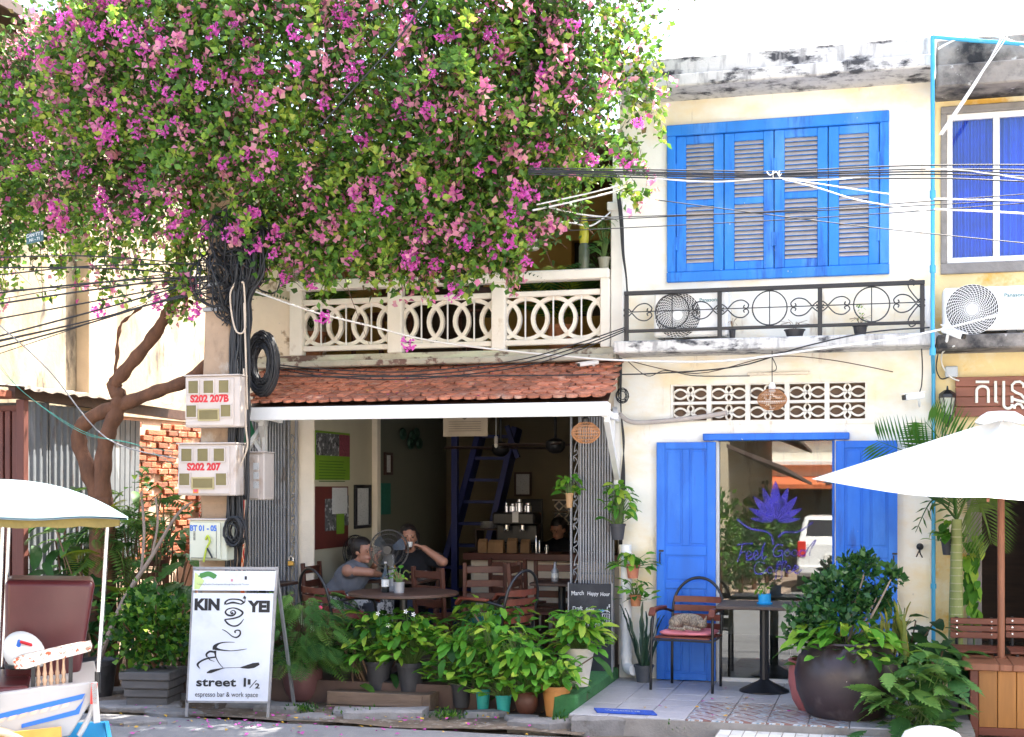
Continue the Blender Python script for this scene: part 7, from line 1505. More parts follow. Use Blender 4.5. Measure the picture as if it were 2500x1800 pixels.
for px,py in ((923,1498),(948,1527),(991,1493),(1010,1500)): 
    q=MB(); c_=P(px,py,-1.6)
    for k in range(5): a=2*math.pi*k/5; q.face([c_,c_+Vector((math.cos(a-.35)*.014,-.004,math.sin(a-.35)*.014)),c_+Vector((math.cos(a)*.022,-.006,math.sin(a)*.022)),c_+Vector((math.cos(a+.35)*.014,-.004,math.sin(a+.35)*.014))])
    q.tube([c_,c_+Vector((.01,.05,-.15))],.002,4,m=1); q.build('white_flower',[M['white'],mat('green_stem',(.10,.17,.04))],o)
o,c=potted(993,1692,.15,.12,.24,GPOT,'grey plastic pot of leafy plant on the timber box, farther from the a-board'); leaves(o,c,92,.42,.29,PH,(.15,1.0),(.85,1.2),True,'leaf',.45)
o,c=potted(1120,1730,.05,.085,.2,GPOT,'small dark pot of leafy plant beside the timber box'); leaves(o,c,84,.46,.30,PH,(.1,1.0),(.8,1.15),True,'leaf',.5)
o,c=potted(1175,1736,.05,.06,.17,TEAL,'teal pot of leafy plant, slimmer one with leaves drooping over its rim'); leaves(o,c,60,.54,.26,PH,(.1,1.05),(.8,1.1),True,'leaf',.5)
o,c=potted(1225,1742,.05,.065,.14,TEAL,'teal pot of leafy plant beside the brown glazed pot'); leaves(o,c,64,.57,.27,PH,(.05,1.05),(.8,1.1),True,'leaf',.5)
o,c=potted(1280,1748,.05,.09,.18,BROWN,'round brown glazed pot of leafy plant',2); leaves(o,c,64,.44,.27,PH,(.15,1.05),(.8,1.1),True,'leaf',.5)
o,c=potted(1352,1752,.05,.115,.235,ORANGE,'orange clay pot of leafy plant before the green carpet'); leaves(o,c,70,.24,.26,PH,(.15,1.05),(.7,1.0),True,'leaf',.5)
o,c=potted(1398,1738,.05,.045,.13,GPOT,'little dark pot half hidden beside the orange pot'); leaves(o,c,6,.12,.08,PH,(.2,1),(.5,.7))
o,c=potted(1190,1700,.08,.13,.26,GPOT,'taller leafy plant rising behind the teal pots'); leaves(o,c,120,.52,.46,PH,(.35,1.05),(.85,1.15),True,'leaf',.4)
# tall white pot on the carpet step
c=Vector((X(1413,-1.25),-1.25,FZ+.012)); o=empty('potted_plant',c,'tall white tapering pot of leafy plant on the green carpet','potted plant'); MB().lathe([(.075,0),(.125,.3),(.128,.31),(.118,.31),(.112,.28)],24,c).build('pot',WPOT,o,smooth=40); MB().lathe([(.112,.275),(.002,.285)],20,c).build('soil',M['soil'],o); leaves(o,c+ZH*.28,100,.32,.25,PH,(.1,1.05),(.85,1.15),True,'leaf',.4)
# square grey planter with round-leaf bush
def leafcloud(name,pts,size,m,parent=None,fold=.3,jit=.35,dirs=None,rnd=None,asp=.62):
    """pts (N,3) -> one mesh of folded diamond leaves with a per-leaf tone, random unless given"""
    pts=np.asarray(pts,float); N=len(pts); d=np.random.normal(size=(N,3)) if dirs is None else np.asarray(dirs,float)+np.random.normal(size=(N,3))*jit
    d/=np.linalg.norm(d,axis=1,keepdims=True)+1e-9; r=np.random.normal(size=(N,3)); s=np.cross(d,r); s/=np.linalg.norm(s,axis=1,keepdims=True)+1e-9; u=np.cross(s,d)
    L=(size*np.random.uniform(.65,1.25,N))[:,None]; w=L*asp/2
    V=np.stack([pts,pts+d*L*.42+s*w+u*w*fold,pts+d*L,pts+d*L*.42-s*w+u*w*fold],1).reshape(-1,3)
    i=np.arange(N)*4; F=np.stack([np.stack([i,i+1,i+2],1),np.stack([i,i+2,i+3],1)],1).reshape(-1,3)
    og=np.array(wl(parent)) if parent else np.array([V[:,0].mean(),V[:,1].mean(),V[:,2].min()]); V=V-og
    me=bpy.data.meshes.new(name); me.vertices.add(len(V)); me.vertices.foreach_set('co',V.ravel()); me.loops.add(len(F)*3); me.loops.foreach_set('vertex_index',F.ravel().astype(np.int32)); me.polygons.add(len(F)); me.polygons.foreach_set('loop_start',np.arange(0,len(F)*3,3,dtype=np.int32))
    me.update(calc_edges=True); a=me.attributes.new('rnd','FLOAT','FACE'); rv=np.random.random(N) if rnd is None else rnd; a.data.foreach_set('value',np.repeat(rv,2).astype(np.float32)); me.materials.append(m)
    o=bpy.data.objects.new(name,me); COL.objects.link(o); WL[o.name]=Vector(og)
    if parent: o.parent=parent
    else: o.location=og
    o['kind']='stuff'; return o
def blob(c,rx,ry,rz,n,shell=.55):
    v=np.random.normal(size=(n,3)); v/=np.linalg.norm(v,axis=1,keepdims=True); r=shell+(1-shell)*np.random.random((n,1))**.6; lump=1+.22*np.sin(v[:,:1]*5+v[:,2:]*4)+.12*np.sin(v[:,1:2]*9); return np.array(c)+v*r*lump*np.array([rx,ry,rz]),v
sq=G(345,1728,.04); o=empty('potted_plant',sq,'grey square planter with bright round-leaved bush','potted plant'); q=MB()
for k in range(4):
    z0=k*.07; e=.17+k*.014; q.cobox(Vector((sq.x,sq.y+.2,.05+z0+.034)),Vector((e,.03,0)),Vector((-.03,e,0)),ZH*.0335,.008)
q.build('planter',mat('grey_timber_planter',(.10,.095,.095),.85,.2,7,.3,40,stretch=(.5,3,3)),o)
cc_=sq+Vector((.0,.2,.62)); pts,v=blob(cc_,.34,.28,.33,1500,.35); leafcloud('foliage',pts,.062,LS,o,.25,.5,v*.6+np.array([0,-.25,.3]),asp=.85)
q=MB()
for k in range(14): a=random.uniform(0,6.28); q.tube([sq+Vector((0,.2,.3)),sq+Vector((.12*math.cos(a),.2+.1*math.sin(a),.5)),sq+Vector((.26*math.cos(a),.2+.22*math.sin(a),.62+random.uniform(0,.25)))],[.008,.006,.003],5)
q.build('stem',M['bark'],o)
for k in range(60):
    p=Vector(pts[random.randrange(len(pts))]); p.y-=.05; link('leaf',random.choice(HT),o,orient(p-wl(o),(random.uniform(-1,1),-.6,random.uniform(-.2,.6)),random.uniform(-.5,.5),random.uniform(.5,.75)))
# dark ribbed pot with branchy plant behind the carriage
c=Vector((X(238,-1.6),-1.6,.03)); o=empty('potted_plant',c,'dark ribbed pot with thin leaning branch beside the grey planter','potted plant'); pot(o,c,.17,.32,GPOT,0); q=MB()
q.tube(spline([c+ZH*.28,P(300,1470,-1.55),P(370,1360,-1.5),P(430,1260,-1.45),P(470,1225,-1.4)],5),[.026-.0009*i for i in range(21)],7); q.tube(spline([P(345,1395,-1.52),P(352,1300,-1.5),P(345,1200,-1.45)],5),.012,6); q.tube(spline([P(370,1360,-1.5),P(385,1280,-1.5),P(380,1215,-1.5)],5),.01,6); q.build('branch',mat('pale_bark',(.26,.20,.16),.9,.2,10,.4,40),o)
for px,py,n in ((280,1490,16),(345,1165,14),(300,1440,10),(390,1190,8)):
    for k in range(n): p=P(px+random.uniform(-35,35),py+random.uniform(-28,28),-1.5); a=random.uniform(0,6.28); link('leaf',random.choice(HT),o,orient(p-wl(o),(math.cos(a),math.sin(a),random.uniform(-.4,.4)),0,random.uniform(.7,1.1)))
# alley plants
def bushthing(px,py,Y,n,rx,rz,meshes,label,s=(.9,1.4),name='shrub',m=None):
    c=Vector((X(px,Y),Y,.03)); o=empty(name,c,label,'plant'); top=P(px,py,Y); st=MB()
    for k in range(n):
        p=top+Vector((random.gauss(0,rx*.55),random.uniform(-.25,.25),random.gauss(0,rz*.55))); p.z=max(p.z,.1); a=random.uniform(0,6.28); link('leaf',random.choice(meshes),o,orient(p-wl(o),(math.cos(a),-abs(math.sin(a)),random.uniform(-.6,.4)),random.uniform(-.4,.4),random.uniform(*s)))
        if k%4==0: st.tube(spline([c+Vector((random.uniform(-.05,.05),0,0)),(c+p)/2+Vector((random.uniform(-.08,.08),0,0)),p],3),[.008]*7,4)
    st.build('stem',mat('brown_stem',(.16,.10,.06),.8,.2,9),o); return o
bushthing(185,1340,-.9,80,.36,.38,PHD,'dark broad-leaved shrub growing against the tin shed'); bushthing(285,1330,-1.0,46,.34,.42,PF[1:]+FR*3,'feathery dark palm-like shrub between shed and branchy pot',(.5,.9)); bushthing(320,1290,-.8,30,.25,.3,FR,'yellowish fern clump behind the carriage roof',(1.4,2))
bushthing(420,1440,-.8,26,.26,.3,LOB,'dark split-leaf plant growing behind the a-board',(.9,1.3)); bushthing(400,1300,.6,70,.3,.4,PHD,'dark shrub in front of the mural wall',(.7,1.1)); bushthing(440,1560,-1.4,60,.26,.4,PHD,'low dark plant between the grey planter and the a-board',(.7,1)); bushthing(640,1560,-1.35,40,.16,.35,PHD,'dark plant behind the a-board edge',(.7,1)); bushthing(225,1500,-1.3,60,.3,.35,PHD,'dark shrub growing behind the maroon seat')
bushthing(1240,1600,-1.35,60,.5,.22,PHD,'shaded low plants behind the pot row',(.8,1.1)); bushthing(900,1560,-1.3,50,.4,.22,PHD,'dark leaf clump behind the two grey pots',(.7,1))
# snake plants
def snake(c,n,meshes,r,h,m,label,lean=.22):
    o=empty('snake_plant',c,label,'potted plant'); pot(o,c,r,h,m,0); base=wl(o)
    for i in range(n): a=random.uniform(0,6.28); d=Vector((math.cos(a)*lean,math.sin(a)*lean*.8,1)); p=Vector(c)+Vector((math.cos(a)*r*.5,math.sin(a)*r*.5,h*.85)); link('leaf',random.choice(meshes),o,orient(p-base,d,random.uniform(-1.2,1.2),random.uniform(.8,1.25)))
    return o
snake(Vector((X(1572,-.24),-.24,PZ+.005)),15,SW,.085,.15,pm('stone_grey_pot',(.075,.08,.09)),'snake plant in grey pot beside the drain pipe',.3)
# pots on the wall above it and bamboo pot on the gate
def wallpot(px,py,Y,r,h,m,n,meshes,label,up=(.2,1.2),spread=.16,hh=.25,s=(.6,.9)):
    c=P(px,py,Y); o=empty('wall_pot',c,label,'potted plant','pots hung on the wall'); pot(o,c,r,h,m,0,16); MB().tube([c+Vector((0,r,h*.8)),(c.x,-.01,c.z+h*.9)],.006,6).build('hook',M['black'],o); leaves(o,c+ZH*h*.8,n,hh,spread,meshes,up,s,True,'leaf',.3); return o
wallpot(1508,1318,-.2,.07,.14,GPOT,46,PH,'grey pot with lush plant hung high on the corner wall',(.2,1.2),.17,.32); wallpot(1545,1412,-.2,.062,.12,pm('salmon_pot',(.55,.20,.12)),30,PH,'salmon pink pot hung on the corner wall, between the other two',(0,.9),.16,.14); wallpot(1552,1480,-.2,.055,.1,M['terra'],22,PH,'small terracotta pot hung lowest on the corner wall',(-.2,.9),.16,.16)
wallpot(1390,1240,-.2,.035,.13,mat('bamboo',(.45,.26,.12),.6,.15,9),24,HT,'bamboo tube pot with trailing plant hung on the grey gate',(.2,1.2),.13,.16,(.6,.9))
# little pots on tables
c=Vector((X(1868,t5.y),t5.y-.05,PZ+.73)); o=empty('potted_plant',c,'bright blue little pot with seedling on the black porch table','potted plant'); BLUEP=pm('bright_blue_pot',(.01,.30,.62)); MB().lathe([(.062,0),(.066,.012),(.05,.014),(.052,.085),(.047,.085),(.045,.07)],20,c).build('pot',BLUEP,o,smooth=40); leaves(o,c+ZH*.07,9,.09,.07,HT,(.4,1.1),(.4,.6))
c=Vector((X(974,-1.3),-1.3,zt_)); o=empty('potted_plant',c,'tin can with yellow-green cutting on the round table','potted plant'); MB().lathe([(.042,0),(.046,.09),(.042,.09),(.04,.06)],18,c).build('pot',M['steel'],o,smooth=40); leaves(o,c+ZH*.06,12,.13,.09,HT,(.4,1.1),(.4,.6))
# ---------------- big dark jar with mixed planting
jc=G(2065,1788,PZ-.06)+Vector((0,.36,0)); jr,jh=.385,.62; jo=empty('jar_planter',jc,'huge dark glazed jar spilling shrubs beside the patterned tiles','potted plant'); JM=mat('dark_glaze',(.035,.022,.024),.38,.3,3,.1,12,stains=[((.12,.10,.10),.55,.75,3,(1,1,1)),((.55,.5,.45),.735,.75,40,(1,1,.6))]); pot(jo,jc,jr,jh,JM,2,40)
tj=jc+ZH*jh*.92; shc=Vector((X(2055,jc.y),jc.y,Zp(2055,1450,jc.y)))
P1=[blob(P(px,py,jc.y+dy),rx,rx,rz,n,.2) for px,py,dy,rx,rz,n in ((1985,1495,-.05,.16,.13,300),(2050,1430,0,.2,.14,380),(2115,1385,.05,.12,.13,200),(2040,1500,-.1,.2,.10,280),(2140,1465,.1,.13,.12,220),(2182,1410,.15,.07,.08,80),(1952,1540,-.05,.10,.08,120),(2010,1560,.1,.18,.1,220),(1995,1440,.1,.1,.08,120),(2090,1470,.0,.12,.1,160),(2075,1375,.1,.07,.07,70))]
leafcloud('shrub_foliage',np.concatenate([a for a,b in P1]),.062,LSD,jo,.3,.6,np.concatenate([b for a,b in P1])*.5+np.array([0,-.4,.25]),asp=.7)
q=MB()
for px,py in ((1985,1480),(2045,1430),(2110,1400),(2140,1460),(1960,1545),(2080,1450),(2175,1415)): q.tube(spline([tj+Vector((random.uniform(-.12,.08),0,-.03)),tj.lerp(P(px,py,jc.y),.5)+Vector((random.uniform(-.04,.04),-.04,0)),P(px,py,jc.y)],5),[.014-.0009*i for i in range(11)],6)
q.build('shrub_stem',mat('pale_bark',(.26,.20,.16)),jo)
leaves(jo,tj-ZH*.02,80,.26,.40,PH,(-.15,.9),(.9,1.4),True,'leaf',.6)
for i in range(16): a=random.uniform(0,6.28); p=P(2175,1600,jc.y+.05)+Vector((random.uniform(-.1,.12),random.uniform(-.08,.08),random.uniform(-.05,.05))); link('leaf',random.choice(SWY),jo,orient(p-wl(jo),(math.cos(a)*.25,math.sin(a)*.2,1),random.uniform(-1,1),random.uniform(.8,1.1)))
c=G(1968,1748,PZ+.005)+Vector((0.05,.3,0)); o=empty('potted_plant',c,'pink clay pot tucked behind the huge dark jar','potted plant'); pot(o,c,.2,.38,PINK,1); leaves(o,c+ZH*.3,10,.15,.15,PHD)
# fern bed in front of the yellow house
fb=empty('fern',(X(2250,-1.75),-1.75,.01),'sprawling lobed-leaf fern bed between the jar and the plank box','plant'); st=MB(); base=wl(fb)
for i in range(150):
    px=random.uniform(2100,2330); py=random.uniform(1580,1800)
    if py<1600+abs(px-2270)*.25 and random.random()<.7: continue
    if px<2140 and py<1680: continue
    Y=-1.75+random.uniform(-.35,.3); p=P(px,py,Y); p.z=max(.06,p.z); a=random.uniform(math.pi*1.0,math.pi*2.0); link('leaf',random.choice(LOB),fb,orient(p-base,(math.cos(a)*.9,math.sin(a)*.8,random.uniform(-.35,.5)),random.uniform(-.5,.5),random.uniform(.55,.9)))
    if i%2: st.tube([base+Vector((random.uniform(-.3,.3),random.uniform(-.15,.15),0)),(base+p)/2+Vector((0,0,.1)),p],[.006,.005,.003],4)
st.build('stem',mat('green_stem',(.10,.17,.04)),fb)
bushthing(2195,1570,-.9,46,.3,.3,PHD,'dark mixed foliage behind the huge jar at the cream wall',(.9,1.3)); bushthing(2280,1610,-1.0,40,.22,.2,PHD,'dark leafy clump in front of the slatted chair',(.8,1.2))
# ---------------- palm by the blue pipe, and the vine post
pmx=Vector((X(2332,-.45),-.45,PZ)); pa=empty('palm',pmx,'young areca palm with ringed green stem before the yellow wall','palm'); ct0=P(2336,1268,-.45); M['palmstem']=mat('palm_stem',(.22,.26,.08),.5,.2,4,.1,30)
q=MB(); q.tube([pmx,pmx.lerp(ct0,.5),ct0],[.06,.055,.04],14); q.build('trunk',M['palmstem'],pa,smooth=50)
for k in range(16): p=pmx.lerp(ct0,.3+k*.043); MB().lathe([(.058-.0008*k,-.004),(.06-.0008*k,0),(.058-.0008*k,.004)],14,p).build('ring',mat('pale_ring',(.36,.36,.22),.6),pa)
def bigfrond(p0,p1,p2,n,w,droop,m,par,dens=.012):
    q=MB(); sp=spline([p0,p1,p2],10); q.tube(sp,[.012*(1-.8*i/(len(sp)-1)) for i in range(len(sp))],5)
    for i in range(n):
        t=.12+.88*i/n; k=min(len(sp)-2,int(t*(len(sp)-1))); fr_=t*(len(sp)-1)-k; a=sp[k].lerp(sp[k+1],fr_); tg_=(sp[k+1]-sp[k]).normalized(); sd_=tg_.cross(YH); sd_.normalize(); L=w*math.sin(math.pi*(.15+.8*t))**.6
        for s in (-1,1):
            d=(sd_*s+tg_*.75+YH*random.uniform(-.15,.15)).normalized(); b=a+d*L-ZH*droop*L; h=tg_*dens; q.face([a-h*.6,a+d*L*.5-ZH*droop*L*.2-h,b,a+d*L*.5-ZH*droop*L*.2+h])
    o=q.build('frond',m,par); return o
LPm=leafmat('palm_frond',[(.03,.12,.01),(.06,.17,.012)],.35,.35,True)
bigfrond(ct0,P(2300,1150,-.5),P(2140,1075,-.75),34,.42,.05,LPm,pa); bigfrond(ct0,P(2380,1200,-.45),P(2420,1330,-.4),30,.34,.3,LP,pa); bigfrond(ct0,P(2320,1120,-.5),P(2260,1030,-.6),30,.4,.02,LPm,pa); bigfrond(ct0,P(2280,1220,-.5),P(2235,1300,-.55),8,.1,.3,LP,pa)
vp=Vector((X(2372,-.25),-.25,PZ)); vi=empty('climbing_vine',vp,'heart-leaved vine climbing the grey door post','vine'); q=MB(); q.tube(spline([vp,P(2380,1500,-.22),P(2372,1400,-.2),P(2385,1300,-.2)],5),.008,5); q.build('stem',mat('green_stem',(.10,.17,.04)),vi)
for k in range(80):
    py=random.uniform(1300,1520); p=P(2372+random.uniform(-16,18)*(1.4 if py<1350 else .9),py,-.28+random.uniform(-.06,.04)); link('leaf',random.choice(HT),vi,orient(p-wl(vi),(random.uniform(-.6,.6),-.5,-.7),random.uniform(-.4,.4),random.uniform(.7,1.1)))
wallpot(2318,1355,-.35,.07,.13,GPOT,22,HT,'dark pot with heart-shaped leaves hung behind the palm stem',(.1,1.1),.16,.16,(.8,1.1))
# ---------------- balcony plants
for px,Y,n,lab in ((760,.25,9,'potted palm behind the balcony balustrade near the pole'),(1370,.35,14,'potted palm behind the balcony balustrade near the white pier')):
    c=Vector((X(px,Y),Y,zb1)); o=empty('balcony_palm',c,lab,'potted plant'); pot(o,c,.14,.26,M['terra'],0)
    for k in range(n): a=k*2.4; link('frond',random.choice(PF),o,orient(c+ZH*.3-wl(o),(math.cos(a),math.sin(a)*.7,random.uniform(.5,1.4)),0,random.uniform(.9,1.3)))
zh=CZp(673,YB)+.0
c=Vector((X(1426,YB),YB+.0,zh)); o=empty('gourd',c,'long yellow-green gourd standing in a bottle on the balcony rail','plant'); MB().lathe([(.045,0),(.05,.02),(.05,.2),(.035,.24)],14,c).build('bottle',mat('green_bottle',(.10,.12,.08),.2),o,smooth=40); MB().lathe([(.03,.2),(.045,.27),(.042,.4),(.02,.47),(.004,.5)],14,c).build('gourd_fruit',mat('gourd_skin',(.45,.42,.04),.4,.2,9),o,smooth=True); leaves(o,c+ZH*.45,4,.2,.06,HT,(.3,1),(.3,.4))
c=Vector((X(1475,YB),YB,zh)); o=empty('potted_plant',c,'grey-green pot with wispy plant on the balcony rail by the white pier','potted plant'); pot(o,c,.055,.1,pm('sage_pot',(.28,.27,.20)),0,16); leaves(o,c+ZH*.08,34,.34,.09,FR,(.1,1.1),(.3,.5),True,'frond')
for px,py,lab in ((1300,612,'white hanging pot under the blossoms beside the ochre wall'),(1010,600,'white hanging pot dangling among the leaves above the balustrade')):
    c=P(px,py,.05); o=empty('hanging_pot',c,lab,'potted plant','white hanging pots'); MB().lathe([(.045,0),(.06,.01),(.07,.1),(.066,.1),(.06,.03)],18,c).build('pot',WPOT,o,smooth=40)
    for s in (-1,1): MB().tube([c+Vector((s*.066,0,.1)),c+Vector((0,0,.4)),(c.x,c.y,zroof)],.0025,4).build('hanger',M['cable'],o)
    leaves(o,c+ZH*.06,16,.05,.1,HT,(-1,1.4),(.35,.55))
for px,rz in ((1180,.5),(930,-.4)): o=copy_tree(LD); place(o,(X(px,.7),.7,zb1),rz); tag(o,'wooden chair behind the balcony balustrade','chair','balcony chairs')
# small pots on the blue balcony ledge
for px,r,h,lab in ((1940,.085,.07,'low dark bowl of dry twigs on the balcony slab behind the railing'),(2100,.06,.09,'small dark pot with wilted reddish plant behind the railing'),(1788,.03,.1,'little dark pot beside the air conditioner on the balcony slab')):
    c=Vector((X(px,-.3),-.3,zslab1)); o=empty('ledge_pot',c,lab,'potted plant'); pot(o,c,r,h,GPOT,0,16); q=MB()
    for k in range(9): a=random.uniform(0,6.28); q.tube([c+ZH*h*.85,c+Vector((.5*r*math.cos(a),.5*r*math.sin(a),h+.06)),c+Vector((r*1.5*math.cos(a),r*1.2*math.sin(a),h+random.uniform(.02,.1)))],.002,4)
    q.build('twig',mat('dry_twig',(.22,.14,.08),.9),o)
    if px==2100:
        for k in range(26): p=c+Vector((random.uniform(-.03,.03),random.uniform(-.03,.03),h+random.uniform(0,.18))); link('leaf',random.choice(HT),o,orient(p-wl(o),(random.uniform(-1,1),random.uniform(-1,1),-.3),0,.25))
# weeds at the kerb
for i,(px,py,n) in enumerate(((1385,1775,40),(745,1742,40),(1090,1758,40),(880,1752,14),(1650,1788,30),(1395,1760,20))):
    c=G(px,py,.03); pts=np.array(c)+np.random.normal(size=(n*4,3))*np.array([.07,.03,.02])+np.array([0,0,.03]); o=leafcloud('weed',pts,.035,LS,None,.2,.4,np.tile([0,-.2,1.],(n*4,1)),asp=.4); tag(o,'tuft of green weeds at the road edge','weeds',kind='stuff')
fp=MB()
for i in range(230):
    px=random.uniform(230,1450); c=G(px,random.gauss(1762,14) if random.random()<.8 else random.uniform(1700,1800),.03); c.z=.018 if c.y<YK else .05; s=random.uniform(.008,.022); a=random.uniform(0,6)
    fp.face([c+Vector((math.cos(a+k)*s,math.sin(a+k)*s,random.uniform(.0,.018))) for k in (0,1.6,3.1,4.7)],0 if random.random()<.7 else 1)
for i in range(26):
    c=G(random.uniform(1560,1950),random.uniform(1670,1750),PZ+.012); s=random.uniform(.01,.02); a=random.uniform(0,6); fp.face([c+Vector((math.cos(a+k)*s,math.sin(a+k)*s,random.uniform(.0,.01))) for k in (0,1.6,3.1,4.7)],random.choice((0,1)))
tag(fp.build('fallen_petals',[M['petal'],M['yleaf']]),'fallen pink petals and yellow leaves along the road edge','petals',kind='stuff')

# ================================================================== bougainvillea
bo=empty('bougainvillea',(X(250,-1.1),-1.1,.03),'huge bougainvillea tree with magenta blossoms covering the upper storey','tree'); YT=-1.1
base=Vector((X(252,YT),YT,.0))
def limb(pts,r0,r1,name='limb',Ys=None):
    p=[P(a,b,(Ys[i] if Ys else YT)) for i,(a,b) in enumerate(pts)]; sp=spline(p,6); n=len(sp); return MB().tube([q_+Vector((random.uniform(-.008,.008),random.uniform(-.008,.008),0)) for q_ in sp],[r0+(r1-r0)*i/(n-1)+.006*math.sin(i*1.3) for i in range(n)],12).build(name,M['bark'],bo,smooth=True)
q=MB(); sp=spline([base,P(250,1420,YT),P(248,1215,YT)],6); q.tube(sp,[.14-.003*i for i in range(len(sp))],14); q.build('trunk',M['bark'],bo,smooth=True)
limb([(245,1235),(215,1150),(192,1065),(228,1018),(300,988),(380,957),(450,932),(520,880)],.075,.05); limb([(250,1235),(252,1130),(265,1055),(288,1000),(290,968),(279,942),(305,905),(352,850),(402,780),(432,715),(442,640),(452,540),(500,420),(600,300)],.08,.035)
limb([(280,930),(286,860),(292,800),(320,770),(360,740)],.02,.008); limb([(452,540),(560,440),(760,330),(960,240)],.03,.015,'limb',[-1.1,-1.0,-.9,-.9]); limb([(500,420),(420,300),(300,200),(180,120)],.03,.012); limb([(600,300),(800,160),(1050,90),(1300,60)],.03,.012,'limb',[-1.1,-.9,-.7,-.6]); limb([(960,240),(1150,260),(1330,300),(1450,280)],.02,.008,'limb',[-.9,-.8,-.8,-.8])
poly=[(-120,150),(0,120),(60,80),(150,50),(210,0),(260,-80),(800,-160),(1560,-160),(1600,0),(1560,60),(1530,130),(1510,210),(1535,290),(1500,370),(1440,405),(1380,440),(1390,500),(1340,560),(1290,590),(1235,595),(1180,630),(1100,645),(1010,630),(930,640),(860,630),(800,660),(740,650),(690,640),(620,600),(560,590),(500,620),(420,600),(330,570),(250,540),(150,570),(60,610),(-120,640)]
def inside(x,y,pl=poly):
    c=False; j=len(pl)-1
    for i in range(len(pl)):
        if (pl[i][1]>y)!=(pl[j][1]>y) and x<(pl[j][0]-pl[i][0])*(y-pl[i][1])/(pl[j][1]-pl[i][1])+pl[i][0]: c=not c
        j=i
    return c
def front(px,py):  # bulging front surface of the crown
    e=min(1,max(0,(px+200)/500))*min(1,max(0,(1650-px)/500)); return -1.15-.75*e*min(1,max(.15,(700-py)/420))-.30*mnoise.noise((px*.006,py*.006,1.7))-.15*mnoise.noise((px*.016,py*.016,4.))
LPTS=[];LDIR=[];LR=[];FP=[];FD=[];TW=MB();spots=[]
n_cl=0
while n_cl<3100:
    px=random.uniform(-120,1600); py=random.uniform(-160,680)
    if not inside(px,py): continue
    dn=1
    if px<480 and py>420: dn=.9 if py<540 else .6
    if px>1400: dn=.45-.2*(px>1500)
    if py<140 and 700<px<1150: dn=.7
    if random.random()>dn: continue
    n_cl+=1; yf=front(px,py); dep=random.random()**1.6*1.1; Y=min(-.18 if 640<px<1500 and py>350 else .1,yf+dep); c=np.array(P(px,py,Y)); n=random.randint(20,34) if dep<.4 else random.randint(14,24)
    v=np.random.normal(size=(n,3))*np.array([.13,.11,.11]); LPTS.append(c+v); LDIR.append(np.tile([0,-.55,.12],(n,1))+v*2.5)
    tone=.49+.5*mnoise.noise((px*.008,py*.008,7.))+.16*random.uniform(-1,1)-.25*min(1,dep); LR.append(np.clip(tone+np.random.normal(size=n)*.17,0,1))  # depth term puts shade into the colour of leaves deep in the crown
    fd=.46+.45*mnoise.noise((px*.0065,py*.0065,11.))+(.28 if px<420 and py<330 else 0)+(.10 if px>1050 else 0)
    if random.random()<fd and dep<.45: 
        m_=random.randint(3,9); v=np.random.normal(size=(m_,3))*np.array([.07,.05,.07]); FP.append(c+np.array([0,-.10,0])+v); FD.append(v*6+np.array([0,-.7,.2])); spots.append((px,py,yf))
    if random.random()<.75:
        a=Vector(c); b=a+Vector((random.gauss(0,.22),random.gauss(0,.12),random.gauss(-.05,.2))); TW.tube([a,(a+b)/2+Vector((random.gauss(0,.03),0,random.gauss(0,.03))),b],[.004,.003,.0018],3)
# trailing shoots below the crown
trail=[(random.uniform(0,470),random.uniform(540,620),random.uniform(40,190)) for i in range(34)]+[(random.uniform(620,1260),random.uniform(600,640),random.uniform(10,95)) for i in range(70)]+[(random.uniform(1330,1540),random.uniform(330,470),random.uniform(10,60)) for i in range(16)]+[(random.uniform(1500,1590),random.uniform(0,220),random.uniform(60,160)) for i in range(16)]+[(random.uniform(420,470),random.uniform(640,700),random.uniform(40,120)) for i in range(8)]
tips=[]
for px,py,L in trail:
    Y=front(px,py)*.9-.05; a=P(px,py,Y); e=P(px+random.uniform(-25,30)+(25 if px>1480 else 0),py+L,Y-random.uniform(0,.12)); sp=spline([a,a.lerp(e,.5)+Vector((random.gauss(0,.04),-.05,random.gauss(0,.02))),e],4); TW.tube(sp,[.004-.0003*i for i in range(len(sp))],4)
    for k,p in enumerate(sp):
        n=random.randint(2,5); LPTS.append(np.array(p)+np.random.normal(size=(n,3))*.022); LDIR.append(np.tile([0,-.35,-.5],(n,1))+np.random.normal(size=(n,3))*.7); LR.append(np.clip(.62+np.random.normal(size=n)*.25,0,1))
    if random.random()<.45: tips.append(sp[-1] if random.random()<.5 else sp[len(sp)//2])
for i in range(330):   # arching sprays
    while True:
        px=random.uniform(-60,1560); py=random.uniform(-100,610)
        if inside(px,py): break
    a=P(px,py,front(px,py)+.04); sx_=random.uniform(-1,1); L=random.uniform(.25,.6); d0=Vector((sx_*.8,-.55,random.uniform(.1,.7))); p=a.copy(); sp=[a.copy()]; fl_=random.random()<.3; v_=d0.normalized()
    for k in range(8): p=p+v_*L/8; v_=(v_+Vector((0,0,-.28))).normalized(); sp.append(p.copy())
    TW.tube(sp,[.0045-.0004*k for k in range(9)],4); t_=random.uniform(.35,.85)
    for k in range(1,9):
        n=4; side=v_.cross(ZH); dd=np.array([[(-1)**j*.9*random.uniform(.5,1),-.35,random.uniform(-.1,.7)] for j in range(n)])
        if fl_ and k>4: m_=random.randint(3,6); w_=np.random.normal(size=(m_,3))*.026; FP.append(np.array(sp[k])+w_); FD.append(w_*12+np.array([0,-.6,.2]))
        else: LPTS.append(np.array(sp[k])+np.random.normal(size=(n,3))*.008); LDIR.append(dd); LR.append(np.clip(t_+np.random.normal(size=n)*.12,0,1))
LB=leafmat('bougainvillea_leaf',[(.07,.05,.022),(.04,.095,.02),(.07,.175,.03),(.135,.28,.035),(.27,.41,.05),(.44,.50,.08)],.42,.42)
